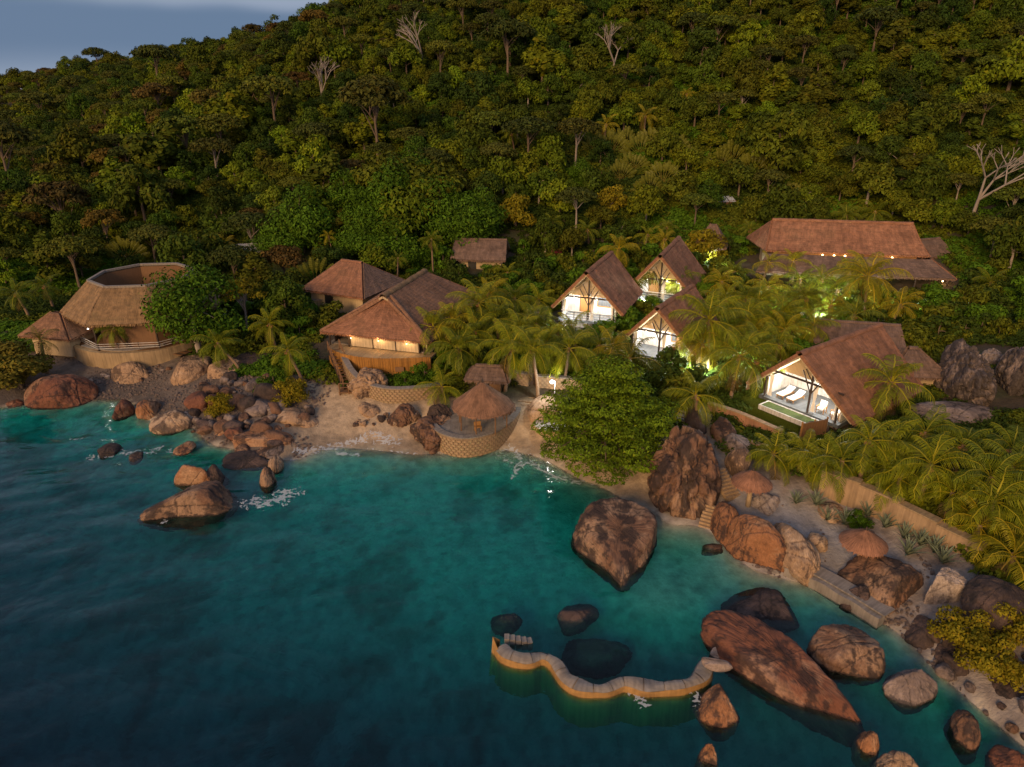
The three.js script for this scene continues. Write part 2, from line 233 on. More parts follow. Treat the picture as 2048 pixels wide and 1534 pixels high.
function smoothHeight(x, z) { // the near ground from a one-metre table, the rest worked out
  const i = x - NEAR.x0, j = z - NEAR.z0;
  if (i < 0 || j < 0 || i >= NEAR.nx - 1 || j >= NEAR.nz - 1) return exactHeight(x, z);
  if (!NEAR.h) { NEAR.h = new Float32Array(NEAR.nx * NEAR.nz); for (let b = 0; b < NEAR.nz; b++) for (let a = 0; a < NEAR.nx; a++) NEAR.h[b * NEAR.nx + a] = exactHeight(NEAR.x0 + a, NEAR.z0 + b); }
  const a = Math.floor(i), b = Math.floor(j), u = i - a, v = j - b, k = b * NEAR.nx + a, h = NEAR.h;
  return lerp(lerp(h[k], h[k + 1], u), lerp(h[k + NEAR.nx], h[k + NEAR.nx + 1], u), v);
}
function landHeight(x, z) {
  const h = smoothHeight(x, z), hill = smooth(7, 20, h);
  return h + fbm(x * 0.25, 1, z * 0.25, 4) * lerp(0.16, 0.9, hill) + 0.09 * fbm(x * 1.3, 7, z * 1.3, 3) * smooth(-0.2, 1.5, Math.abs(h));
}
function graded(a, b, fineA, fineB, step, grow) { // grid lines: even between fineA and fineB, growing outside
  const r = []; for (let x = fineA; x <= fineB; x += step) r.push(x);
  for (let x = fineB, s = step; x < b;) { s *= grow; x += s; r.push(Math.min(x, b)); }
  const l = []; for (let x = fineA, s = step; x > a;) { s *= grow; x -= s; l.push(Math.max(x, a)); }
  return [...l.reverse(), ...r];
}
function gridMesh(xs, zs, f) {
  const p = [], u = [], c = [], ix = [], nx = xs.length;
  for (const z of zs) for (const x of xs) { const r = f(x, z); p.push(x, r.y, z); u.push(x, -z); if (r.c) c.push(...r.c); }
  for (let j = 0; j < zs.length - 1; j++) for (let i = 0; i < nx - 1; i++) { const a = j * nx + i, b = a + 1, d = a + nx, e = d + 1; ix.push(a, d, b, b, d, e); }
  const g = new THREE.BufferGeometry(); g.setIndex(ix);
  g.setAttribute('position', new THREE.Float32BufferAttribute(p, 3)); g.setAttribute('uv', new THREE.Float32BufferAttribute(u, 2));
  if (c.length) g.setAttribute('color', new THREE.Float32BufferAttribute(c, 3));
  g.computeVertexNormals(); return g;
}
const inPoly = (x, z, poly) => { let k = false; for (let i = 0, j = poly.length - 1; i < poly.length; j = i++) { const [xi, zi] = poly[i], [xj, zj] = poly[j]; if ((zi > z) !== (zj > z) && x < (xj - xi) * (z - zi) / (zj - zi) + xi) k = !k; } return k; };
const plan = (list) => list.map((p) => [p[0], p[2]]);
const PATH = plan([[17.33, 2.8, -58.69], [14.27, 2.7, -55.21], [14.51, 2.5, -52.26], [15.3, 2.4, -49.4], [15.73, 2.3, -47.17], [17.65, 2.2, -46.96], [17.88, 2.3, -49.58], [17.27, 2.5, -52.26], [18.23, 2.7, -56.74]]);
const LAWN = plan([[21.33, 3.2, -58.94], [23.13, 3.5, -58.84], [26.81, 3.5, -53.11], [23.81, 2.9, -50.61], [21.95, 2.9, -52.41], [19.61, 3, -54.6]]);
const BACKLAWN = plan([[-45.1, 4.6, -103.54], [-29.98, 4.6, -106.77], [-27.86, 4.4, -92.95], [-36.9, 4.2, -91.14]]);
const QUAY = plan([[17.36, 1.2, -44.94], [20.61, 1.1, -44.41], [23.81, 1.1, -40.59], [25.88, 1.1, -37.77], [20.44, 0.6, -33.53], [17.81, 0.6, -37.37], [14.6, 0.5, -41.43], [14.82, 1, -43.88]]);
function cover(x, z, y) {
  const n = fbm(x * 0.5, 3, z * 0.5, 4), n2 = fbm(x * 2.2, 5, z * 2.2, 3);
  const sand = [0.60, 0.45, 0.29], wet = [0.30, 0.23, 0.16], soil = [0.085, 0.062, 0.036], bank = [0.20, 0.15, 0.10], rubble = [0.15, 0.125, 0.115], weed = [0.06, 0.085, 0.06];
  let c;
  if (y < 0.05) { // sea bed: pale sand with ragged patches of weed and stone
    const dark = smooth(0.08, 0.34, n * 0.8 + 0.5 * fbm(x * 0.11, 9, z * 0.11, 3) + 0.25 * n2 - 0.08);
    c = mix3([0.64, 0.56, 0.44], weed, dark * 0.5);
  } else {
    const beach = smooth(-24, -19, x + n * 2) * smooth(14, 10, x + n * 2), east = smooth(10, 13, x);
    const low = smooth(2.5 + n * 0.5, 1.9 + n * 0.5, y);
    c = mix3(soil, [0.06, 0.07, 0.028], smooth(-0.1, 0.4, n));
    c = mix3(c, mix3(mix3(rubble, [0.42, 0.33, 0.25], 0.5 + 0.5 * n2), sand, beach), low);
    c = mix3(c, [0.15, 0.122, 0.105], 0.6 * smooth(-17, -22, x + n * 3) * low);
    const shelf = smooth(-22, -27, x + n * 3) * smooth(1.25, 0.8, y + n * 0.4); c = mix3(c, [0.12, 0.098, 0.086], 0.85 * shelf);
    if (east > 0.5 && low > 0) c = mix3(c, mix3([0.33, 0.27, 0.23], [0.48, 0.42, 0.37], smooth(-0.2, 0.4, n2)), low);
    if (y < 0.45 + n * 0.12) c = mix3(c, wet, 0.7 * beach);
    if (inPoly(x, z, PATH)) c = mix3([0.36, 0.30, 0.24], [0.30, 0.25, 0.2], 0.5 + 0.5 * n2);
    if (inPoly(x, z, LAWN) || inPoly(x, z, BACKLAWN)) c = mix3([0.085, 0.13, 0.022], [0.11, 0.12, 0.03], 0.5 + 0.5 * n2);
    if (inPoly(x, z, QUAY)) c = mix3([0.36, 0.33, 0.31], [0.46, 0.43, 0.41], 0.5 + 0.5 * n2);
    if (n > 0.42 && y > 9) c = bank;
  }
  return c;
}
{
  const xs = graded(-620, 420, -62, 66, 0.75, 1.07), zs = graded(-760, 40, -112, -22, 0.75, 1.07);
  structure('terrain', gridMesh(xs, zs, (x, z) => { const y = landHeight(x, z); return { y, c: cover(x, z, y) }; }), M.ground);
}

// ---------------------------------------------------------------- the sea
function swell(x, z) {
  const open = smooth(-2, -30, x + 0.35 * (z + 45)) * 0.85 + 0.15 + 0.35 * smooth(-34, -22, z) * smooth(14, 4, x);
  const w = (k, dx, dz, a, ph) => a * Math.sin(k * (x * dx + z * dz) + ph + 1.6 * fbm(x * 0.06, ph, z * 0.06, 2));
  let s = w(0.75, 0.35, 0.94, 0.085, 1) + w(1.3, -0.2, 0.98, 0.055, 4) + w(2.3, 0.5, 0.87, 0.03, 2);
  s += 0.2 * (0.5 - Math.abs(fbm(x * 0.22, 2, z * 0.55, 4))) + 0.05 * fbm(x * 0.9, 6, z * 1.6, 3);
  return 0.7 * s * open;
}
const waterMat = new THREE.MeshPhysicalMaterial({ color: 0xffffff, roughness: 0.05, transmission: 1, thickness: 4, ior: 1.333, attenuationColor: rgb(0.27, 0.89, 0.925), attenuationDistance: 1, bumpMap: T.ripple, bumpScale: 0.18, specularIntensity: 0.13, side: THREE.DoubleSide });
{
  const xs = graded(-2400, 2000, -56, 44, 0.4, 1.12), zs = graded(-2400, 300, -68, -18, 0.4, 1.12);
  structure('sea', gridMesh(xs, zs, (x, z) => ({ y: Math.abs(x) < 120 && z > -120 ? swell(x, z) : 0 })), waterMat);
}
// foam: lace of thin film left where the wash breaks; f(x, z) gives how much of it there is, 0 to 1
function foam(label, x0, x1, z0, z1, f, cell = 0.1, group) {
  const t = new Tris(), y = (x, z) => Math.max(swell(x, z), landHeight(x, z)) + 0.015;
  const val = (x, z) => { const k = f(x, z); if (k <= 0) return -1; const a = Math.abs(fbm(x * 1.9 + 3, 1, z * 2.6, 4)), b = Math.abs(fbm(x * 4.6, 9, z * 5.8, 3)); return k * (0.12 + 0.12 * fbm(x * 7, 2, z * 7, 2)) - Math.min(a, b * 0.7 + 0.03); };
  for (let x = x0; x < x1; x += cell) for (let z = z0; z < z1; z += cell) {
    const q = [[x, z], [x, z + cell], [x + cell, z + cell], [x + cell, z]], v = q.map((c) => val(...c));
    if (v.every((k) => k <= 0)) continue;
    // clip the cell at the foam's edge
    const poly = [];
    for (let i = 0; i < 4; i++) { const j = (i + 1) % 4; if (v[i] > 0) poly.push(q[i]); if ((v[i] > 0) !== (v[j] > 0)) { const k = v[i] / (v[i] - v[j]); poly.push([lerp(q[i][0], q[j][0], k), lerp(q[i][1], q[j][1], k)]); } }
    for (let i = 1; i < poly.length - 1; i++) { const P3 = (c) => [c[0], y(c[0], c[1]), c[1]]; t.tri(P3(poly[0]), P3(poly[i]), P3(poly[i + 1])); }
  }
  if (t.p.length) single('foam', t.build(), M.foam, label, 'foam', group, 'stuff');
}
const near = (x, z, pts, r) => { let d = 1e9; for (let i = 0; i < pts.length - 1; i++) { const [ax, az] = pts[i], [bx, bz] = pts[i + 1], l2 = (bx - ax) ** 2 + (bz - az) ** 2, k = clamp(((x - ax) * (bx - ax) + (z - az) * (bz - az)) / l2); d = Math.min(d, Math.hypot(x - ax - k * (bx - ax), z - az - k * (bz - az))); } return Math.max(0, 1 - d / r); };

// ---------------------------------------------------------------- granite boulders
const balls = {};
function ball(n) { if (!balls[n]) { const g = new THREE.IcosahedronGeometry(1, n); g.deleteAttribute('normal'); g.deleteAttribute('uv'); const m = mergeVertices(g, 1e-5); balls[n] = { p: m.attributes.position.array, ix: m.index.array }; } return balls[n]; }
const ROCK = {
  orange: [[0.38, 0.17, 0.075], [0.48, 0.285, 0.165], [0.065, 0.036, 0.028]],
  brown: [[0.22, 0.115, 0.068], [0.40, 0.25, 0.155], [0.034, 0.022, 0.02]],
  rust: [[0.23, 0.088, 0.048], [0.36, 0.205, 0.13], [0.045, 0.022, 0.02]],
  tan: [[0.48, 0.31, 0.185], [0.57, 0.41, 0.275], [0.11, 0.07, 0.05]],
  grey: [[0.25, 0.19, 0.165], [0.40, 0.31, 0.265], [0.055, 0.045, 0.044]],
  pale: [[0.42, 0.33, 0.275], [0.54, 0.44, 0.37], [0.16, 0.13, 0.12]],
  dark: [[0.075, 0.05, 0.042], [0.15, 0.095, 0.075], [0.022, 0.017, 0.017]],
};
// dims: half width, height, half depth. The body is a rounded block cut by random planes, then weathered.
function boulderGeo(seed, a, h, c, o = {}) {
  const R = rng(seed), size = Math.max(a, h, c), n = o.detail ?? Math.round(clamp(9 + size * 6, 10, 36)), { p, ix } = ball(n), sink = o.sink ?? 0.35;
  const planes = []; const np = o.planes ?? 9;
  for (let i = 0; i < np; i++) { const y = R() * 1.8 - 0.8, f = R() * 6.283, k = Math.sqrt(Math.max(0, 1 - y * y)); planes.push([k * Math.cos(f), y, k * Math.sin(f), 0.62 + 0.34 * R()]); }
  for (const q of o.cuts ?? []) { const l = Math.hypot(q[0], q[1], q[2]); planes.push([q[0] / l, q[1] / l, q[2] / l, q[3]]); }
  const cracks = [0, 1, 2].map(() => { const q = [R() * 2 - 1, R() * 1.2 - 0.6, R() * 2 - 1], l = Math.hypot(...q); return [q[0] / l, q[1] / l, q[2] / l, (R() - 0.5) * 0.9]; });
  const pos = new Float32Array(p.length), col = new Float32Array(p.length), uv = new Float32Array(p.length / 3 * 2), s1 = seed * 7.31, pal = ROCK[o.kind ?? 'brown'];
  const turn = o.turn ?? 0, ct = Math.cos(turn), st = Math.sin(turn), rough = o.rough ?? 1;
  for (let i = 0; i < p.length; i += 3) {
    const x = p[i], y = p[i + 1], z = p[i + 2];
    let s = 1; // soft minimum of the planes' distances and the ball
    for (const q of planes) { const d = q[0] * x + q[1] * y + q[2] * z; if (d > 0.05) s += Math.pow(d / q[3], 20); }
    let r = Math.pow(s, -1 / 20) * 1.06;
    const big = fbm(x * 1.3 + s1, y * 1.3, z * 1.3, 3), fine = fbm(x * size * 1.7 + s1, y * size * 1.7, z * size * 1.7, 4);
    const crag = 1 - Math.abs(fbm(x * 3.4 + s1, y * 2.2, z * 3.4, 4)) * 2;
    r *= 1 + rough * (0.06 * big + 0.045 * fine * Math.min(1, 2 / size) - (rough > 1.4 ? 0.06 : 0.03) * smooth(0.5, 0.95, crag));
    const wv = 0.09 * fbm(x * 3 + s1, y * 3, z * 3, 3); let cd = 9; for (const q of cracks) cd = Math.min(cd, Math.abs(x * q[0] + y * q[1] + z * q[2] - q[3] + wv) * size);
    if (o.crack !== false) r -= 0.055 / Math.max(1, size * 0.6) * Math.exp(-((cd / 0.09) ** 2));
    let X = x * r * a, Y = (y * r + 1 - sink) / (2 - sink) * h, Z = z * r * c;
    if (o.pinch) { const k = 1 - o.pinch * smooth(0.2, 1.6, y * r + 1); X *= k; Z *= k; }
    if (o.point) { const k = 1 - Math.abs(o.point) * smooth(-0.3, 1.0, o.point > 0 ? z * r : -z * r); X *= k; Y *= 1 - 0.5 * (1 - k); }
    if (o.taper) { const k = 1 - o.taper * smooth(-1, 1, x * r); Z *= k; Y *= 1 - 0.6 * o.taper * smooth(-0.2, 1, x * r); }
    pos[i] = X * ct + Z * st; pos[i + 1] = Y; pos[i + 2] = -X * st + Z * ct;
    // weathering: pale scars, dark lichen and algae streaks with ragged edges
    const wx = X + s1, m = fbm(wx * 0.55, Y * 0.55, Z * 0.55, 4), m2 = fbm(wx * 1.5, Y * 0.6 + 9, Z * 1.5, 5, 0.62), m3 = fbm(wx * 5, Y * 5, Z * 5, 4, 0.65);
    let q = mix3(pal[0], pal[1], smooth(-0.12, 0.34, m + 0.3 * m3));
    const lichen = smooth(-0.02, 0.26, m2 + 0.5 * m3 + (o.lichen ?? 0));
    q = mix3(q, pal[2], lichen * 0.88);
    if (o.crack !== false && cd < 0.06) q = mix3(q, pal[2], 0.7);
    const tide = (o.root ?? 0.5) + 0.1 + 0.22 * m3 + 0.12 * m; if (o.wet && Y < tide) q = mix3(q, pal[2], 0.8); // algae below the tide mark
    const g = 1 + 0.3 * m3; col[i] = q[0] * g; col[i + 1] = q[1] * g; col[i + 2] = q[2] * g;
    const k = i / 3 * 2; uv[k] = Math.atan2(z, x) / 6.2832 * Math.max(1, Math.round((a + c) * 1.25)) * 2.5; uv[k + 1] = Y * 1.0 + 0.4 * (X + Z) * 0.5;
  }
  const g = new THREE.BufferGeometry(); g.setIndex(new THREE.BufferAttribute(Uint32Array.from(ix), 1));
  g.setAttribute('position', new THREE.BufferAttribute(pos, 3)); g.setAttribute('color', new THREE.BufferAttribute(col, 3)); g.setAttribute('uv', new THREE.BufferAttribute(uv, 2));
  g.computeVertexNormals(); return g;
}
let rockSeed = 100;
function boulder([x, y, z, a, h, c], label, o = {}, name = 'boulder', group) {
  o = { wet: Math.abs(y) < 0.05, ...o };
  const m = single(name, boulderGeo(o.seed ?? rockSeed++, a * (o.wide ?? 1), h * 1.0 + (o.root ?? 0.5), c * (o.deep ?? 1), o), M.rock, label, 'boulder', group);
  m.position.set(x, y - (o.root ?? 0.5), z); return m;
}
const rad = (d) => d * Math.PI / 180;
// the cove
boulder([7.52, 0, -40.01, 3.07, 2.8, 4.16], 'heart-shaped brown boulder standing alone in the lagoon water', { kind: 'brown', lichen: 0.12, cuts: [[0.1, 0.95, 0.25, 0.6], [-0.75, 0.15, 0.6, 0.8], [0.7, 0.1, 0.7, 0.82]], root: 1.6, seed: 3, point: 0.5, wide: 1.08 });
boulder([13.19, 0, -46.25, 2.55, 6.2, 3.5], 'tall rugged brown boulder between the beach tree and the stone stairs', { kind: 'brown', lichen: 0.14, rough: 2.0, root: 0.8, seed: 12, cuts: [[0, 0.3, 1, 0.7]] });
boulder([15.45, 0, -42, 1.07, 2.1, 1.77], 'rounded orange boulder at the foot of the stone stairs', { kind: 'orange', lichen: -0.02, root: 0.9 });
boulder([16.72, 0, -39.16, 1.71, 2.9, 2.17], 'egg-shaped orange boulder with a crack in the shallow lagoon', { kind: 'orange', lichen: -0.14, root: 1.0, pinch: 0.12, turn: rad(35), seed: 31, deep: 1.25, wide: 0.85 });
boulder([19.12, 0, -39.13, 1.2, 2.7, 2.65], 'pear-shaped pale brown boulder with a narrow top against the quay', { kind: 'tan', lichen: -0.06, root: 1.0, point: -0.62, seed: 44, wide: 1.2, deep: 1.3 });
boulder([20.78, 0.8, -39.11, 0.99, 0.9, 0.73], 'small slanted tan boulder lying on the quay paving', { kind: 'tan', lichen: -0.25, turn: rad(-30) });
boulder([23.45, 0, -35.13, 2.4, 2.7, 2.66], 'large flat-faced grey brown boulder at the end of the quay wall', { kind: 'brown', lichen: 0.02, root: 1, turn: rad(-25), cuts: [[-0.55, 0.6, 0.6, 0.55], [0.7, 0.2, 0.6, 0.62], [0, 1, -0.1, 0.8]], planes: 6, seed: 52 });
boulder([21.59, 0, -34.17, 1.06, 1.5, 0.67], 'dark grey boulder at the foot of the large flat-faced boulder', { kind: 'dark', lichen: -0.1, root: 1 });
boulder([26.33, 1, -33.51, 1.33, 2.6, 0.79], 'pale hollowed boulder beside low yellow fronds on the east shore', { kind: 'pale', lichen: -0.12, root: 0.8, planes: 12 });
boulder([28.26, 0.8, -31.52, 2.03, 3, 2.24], 'broad dark boulder behind the yellow-green shrubs on the east shore', { kind: 'dark', lichen: -0.15, root: 1, turn: rad(20) });
boulder([14.8, 0, -28.63].concat([5.1, 2.3, 2.0]), 'long rust-red whaleback boulder lying across the channel', { kind: 'rust', lichen: -0.02, root: 1.9, turn: rad(-53), taper: 0.42, cuts: [[0.1, 1, 0.2, 0.6]], seed: 63, rough: 1.2 });
boulder([15.69, 0, -34.07, 2.41, 0.55, 2.1], 'dark wet boulder awash behind the long rust-red boulder', { kind: 'dark', root: 1.2, lichen: 0 });
boulder([19, 0, -30.06, 1.93, 1.8, 2.06], 'squat grey-brown boulder in the channel beside the rust-red whaleback', { kind: 'brown', lichen: -0.06, root: 1.3, turn: rad(-35), cuts: [[-0.2, 1, 0.4, 0.66]] });
boulder([21.35, 0, -27.64, 1.47, 1.5, 1.21], 'angular mauve boulder further along the channel under the shrubs', { kind: 'grey', lichen: -0.12, root: 1.3, planes: 13 });
boulder([10.64, 0, -26.46, 1.22, 1.4, 1.26], 'rounded orange boulder just outside the end of the breakwater', { kind: 'orange', lichen: -0.05, root: 2 });
boulder([17.58, 0, -24.31, 0.57, 0.9, 0.7], 'small orange boulder off the tail of the rust-red whaleback', { kind: 'orange', lichen: -0.1, root: 2 });
boulder([9.51, 0, -23.44, 0.51, 0.8, 0.7], 'small dark orange boulder out in deep water beyond the breakwater', { kind: 'orange', root: 2.5 });
boulder([18.42, 0, -22.8, 1.11, 0.9, 0.95], 'flat brown boulder with pale top in the outer channel', { kind: 'tan', lichen: -0.02, root: 2 });
boulder([22.73, 0, -24.97, 0.68, 1.1, 1.09], 'upright brown boulder in the outer channel below the shrubs', { kind: 'brown', lichen: 0, root: 2 });
boulder([24.08, 0, -23.07, 1.07, 1, 1.09], 'reddish boulder at the rocky east margin of the channel', { kind: 'rust', root: 1.5 });
boulder([24.54, 0, -31.83, 1.55, 1, 1.75], 'low dark boulder below the large flat-faced boulder', { kind: 'dark', lichen: -0.2, root: 1.4, turn: rad(-40) });
boulder([24.93, 0, -29.25, 1.88, 1.1, 1.49], 'long dark boulder carrying the yellow-green shrubs', { kind: 'dark', lichen: -0.2, root: 1.6, turn: rad(-30) });
boulder([26.87, 0, -27.29, 1.99, 1.3, 2.2], 'big dark boulder behind the mauve channel boulder', { kind: 'dark', lichen: -0.1, root: 1.6 });
boulder([-0.28, -0.9, -33.35].concat([1.0, 0.8, 0.9]), 'small sunken boulder off the breakwater steps', { kind: 'dark', root: 1 });
boulder([3.91, -0.35, -33.62].concat([1.6, 0.5, 1.1]), 'dark sunken boulder in the middle of the lagoon', { kind: 'dark', root: 1.3, turn: rad(20) });
boulder([4.78, -1.6, -31.1].concat([2.2, 1.2, 1.4]), 'sunken boulder just inside the curved breakwater', { kind: 'dark', root: 1 });
boulder([14.32, -0.5, -39.98].concat([1.3, 0.55, .8]), 'sunken brown boulder in front of the egg-shaped boulder', { kind: 'brown', root: .6 });
boulder([-6.43, -4.2, -35.17].concat([2.6, 0.8, 1.8]), 'sunken reef patch off the breakwater in the open bay', { kind: 'dark', root: 1 });
boulder([11.92, 0, -30.03, 0.65, 0.8, 0.4], 'pale slab leaning between breakwater and rust-red whaleback', { kind: 'pale', lichen: -0.3, root: 1, cuts: [[0, 1, 0.3, 0.4]] });
// by the path
boulder([15.88, 2.6, -53.84, 0.95, 1.5, 1.95], 'dark boulder beside the palm at the slatted steps', { kind: 'dark', lichen: -0.1 });
boulder([17.97, 2.3, -52.22, 1.02, 1.8, 1.55], 'brown boulder with dark cap under the terracotta wall', { kind: 'brown', lichen: 0.1 });
boulder([18.51, 2.4, -50.27, 1.07, 1.2, 1.29], 'grey boulder leaning over the path by the thatched umbrella', { kind: 'grey', lichen: 0 });
boulder([17.64, 2, -46.96, 0.97, 2.2, 1.52], 'two-toned boulder with black top behind the upper thatched umbrella', { kind: 'tan', lichen: 0.2 });
boulder([25.22, 2.7, -51.22, 1.25, 1.6, 0.67], 'dark earthy boulder under the wooden fence panel', { kind: 'dark' });
boulder([18.98, 0.8, -43.85, 1.77, 1.2, 1.3], 'smooth grey rock hump between the umbrella and the quay', { kind: 'pale', lichen: -0.2 });
boulder([23.25, 1.2, -42.37, 0.91, 0.9, 1.02], 'small tan boulder among the agaves', { kind: 'tan', lichen: 0.05 });
// east, inland
boulder([40.09, 4.2, -56.77, 1.96, 5.2, 4.31], 'huge craggy grey boulder beyond the big gabled villa', { kind: 'grey', lichen: 0.3, rough: 2.2, wide: 0.85, deep: 0.8 });
boulder([45.23, 4.6, -56.77, 1.67, 4.6, 1.96], 'huge grey boulder among trees on the east edge', { kind: 'grey', lichen: 0.25, rough: 1.8 });
boulder([45.85, 5, -61.59, 1, 1.7, 1.13], 'pinkish boulder wedged between two huge inland boulders', { kind: 'pale', lichen: 0.1, rough: 1.6 });
boulder([37.42, 4, -52.97, 3.82, 1, 1.79], 'long flat mauve slab of rock below the huge craggy boulder', { kind: 'grey', lichen: -0.15 });
// beside the pavilion
boulder([3.11, 0.8, -58.8, 1.79, 2.1, 2.53], 'smooth sand-coloured boulder behind the lamp post', { kind: 'tan', lichen: -0.25, rough: 0.6 });
boulder([-6.98, 0, -55.77, 2.36, 2.6, 2.53], 'craggy twin-peaked boulder where waves meet the pavilion terrace', { kind: 'brown', lichen: -0.02, rough: 1.7, root: 0.8, planes: 12 });
boulder([-10.07, 0.3, -58, 1.57, 2.3, 1.37], 'upright grey-brown boulder between beach and pavilion', { kind: 'brown', lichen: -0.12, rough: 1.5 });
boulder([-6.79, 1, -57.63, 1.27, 1.8, 0.75], 'dark leaning boulder under the low palm by the pavilion', { kind: 'dark', lichen: -0.1, rough: 1.6 });
boulder([-0.8, 1, -58.52, 1.17, 2.2, 1.44], 'brown boulder built into the east end of the pavilion terrace', { kind: 'brown', lichen: 0.05, rough: 1.8 });
boulder([-13.55, 0.9, -59.93, 1.27, 1.2, 1.83], 'pale weathered boulder in the sand bank below the curved wall', { kind: 'tan', lichen: -0.15, rough: 1.5 });
boulder([-14.32, 2.4, -62.48, 2.09, 2, 1.79], 'pale crag showing under the bamboo terrace', { kind: 'tan', lichen: -0.05, rough: 2 });
boulder([-14.87, 1.8, -62.12, 0.66, 1, 1.27], 'rough tan boulder at the foot of the wooden stairs', { kind: 'tan', rough: 1.6 });
// west foreshore
boulder([-20.23, 0.3, -58.84, 2.42, 1.5, 2.21], 'flat-topped tan slab at the west end of the beach', { kind: 'tan', lichen: 0.0, planes: 12, root: 0.5 });
boulder([-21.29, 0.1, -57.25, 0.95, 1.1, 1.61], 'orange block beside the flat-topped tan slab', { kind: 'orange', lichen: -0.2 });
boulder([-22.43, 0, -54.81, 2.91, 1.6, 1.38], 'long orange boulder with black top on the west rocks', { kind: 'orange', lichen: -0.02, root: .6, cuts: [[0, 1, 0, 0.62]] });
boulder([-23.66, 0, -53.7, 0.88, 0.7, 0.81], 'small brown boulder below the long orange boulder', { kind: 'brown' });
boulder([-21.82, 0, -53.19, 1.49, 0.6, 1], 'low dark brown boulder below the long orange boulder', { kind: 'brown', lichen: 0.1 });
boulder([-20.59, 0, -53.33, 0.75, 0.7, 1.65], 'narrow leaning boulder at the corner of the beach', { kind: 'grey', turn: rad(-35) });
boulder([-23.06, 0, -52.1, 2.28, 0.6, 1.75], 'wide dark boulder awash on the west rocks', { kind: 'dark' });
boulder([-19.91, 0, -48.74, 0.65, 1.3, 0.89], 'upright brown stub of rock in the water off the west rocks', { kind: 'brown', root: 1.2 });
boulder([-20.03, 0, -51.05, 0.64, 1, 1.03], 'small pinkish boulder behind the upright stub in the water', { kind: 'tan' });
boulder([-26.68, 0, -57.02, 0.93, 0.9, 0.99], 'orange boulder beside the yellow bush on the west rocks', { kind: 'orange', lichen: -0.1 });
boulder([-25.93, 0, -48.84, 1.63, 2, 0.84], 'smooth orange boulder standing in the sea off the west rocks', { kind: 'orange', lichen: -0.08, root: 1.6, seed: 7 });
boulder([-24.44, 0, -49.3, 0.91, 1.4, 1.15], 'black boulder touching the smooth orange sea boulder', { kind: 'dark', root: 1.6 });
boulder([-24.74, 0, -45.01, 3.25, 2, 2.63], 'wedge-shaped brown boulder tilted in the open sea', { kind: 'brown', lichen: 0.12, root: 1.7, turn: rad(206), taper: 0.36, deep: 0.95, wide: 1.1, planes: 5, cuts: [[0.15, 1, 0.35, 0.72], [0.3, 0.1, -0.9, 0.6], [0, 0.1, 0.9, 0.7], [-0.9, 0.3, 0, 0.8]], seed: 88 });
boulder([-29.15, 0, -54.23, 0.85, 0.6, 1.16], 'sloping orange rock just above the waves', { kind: 'orange', lichen: -0.1 });
boulder([-35.7, 0, -53.89, 1.06, 0.5, 1.35], 'black rock awash in the western surf', { kind: 'dark' });
boulder([-32.74, 0, -52.72, 0.7, 0.4, 1.04], 'small black rock awash beside western surf', { kind: 'dark' });
boulder([-32.24, 0, -58.41, 1.89, 1.8, 1.4], 'tan boulder with dark cap at the western waterline', { kind: 'tan', lichen: 0.05 });
boulder([-31.05, 0.3, -59.45, 1.29, 1, 0.99], 'pale cracked boulder on the western foreshore', { kind: 'pale', lichen: -0.2 });
boulder([-35.61, 0.1, -61.29, 1.18, 1.5, 1.59], 'blocky orange boulder on the dark western foreshore', { kind: 'orange', lichen: -0.15, planes: 14 });
boulder([-38.17, 0, -61.35, 0.93, 1.5, 1.44], 'rounded rust-coloured boulder on the dark western foreshore', { kind: 'rust', lichen: -0.15 });
boulder([-46.33, 0, -64.67, 3.43, 2.6, 2.54], 'big domed red-brown boulder split by a crack on the west shore', { kind: 'rust', lichen: -0.05, root: .8, seed: 95 });
boulder([-53.84, 0.3, -67.5, 1.59, 1.6, 3.42], 'brown boulder under the feathery bush on the west shore', { kind: 'brown' });
boulder([-50.86, 0, -63.86, 1.27, 0.4, 0.93], 'low reddish rock at the western waterline', { kind: 'rust' });
boulder([-40.78, 0.6, -68.64, 2.2, 1.9, 1.42], 'tan boulder with rusty end on the pebble bank', { kind: 'tan', lichen: -0.1 });
boulder([-34.3, 0.7, -68.39, 2.32, 3.2, 2.95], 'huge tan boulder with blue-black top below the wooden deck', { kind: 'tan', lichen: 0.0, cuts: [[0, 1, -0.25, 0.62]] });
boulder([-30.03, 0.7, -67.52, 2.43, 2.8, 2.09], 'huge peaked tan boulder joined to the dark-topped one', { kind: 'tan', lichen: 0.02, cuts: [[0.4, 0.8, 0.3, 0.62]] });
boulder([-29.08, 1.7, -70.89, 3.57, 1.4, 3.82], 'dark flat rock shelf behind the huge tan boulders', { kind: 'dark', lichen: -0.15 });
boulder([-29.78, 3.6, -87.41, 2.41, 3.2, 4.4], 'blue-grey rock outcrop among the trees behind the leaning palms', { kind: 'grey', lichen: 0.0, rough: 1.8 });
boulder([-32.9, 3.4, -84.26, 1.65, 2, 3.63], 'smaller grey outcrop in front of the lawn', { kind: 'grey', rough: 1.6 });
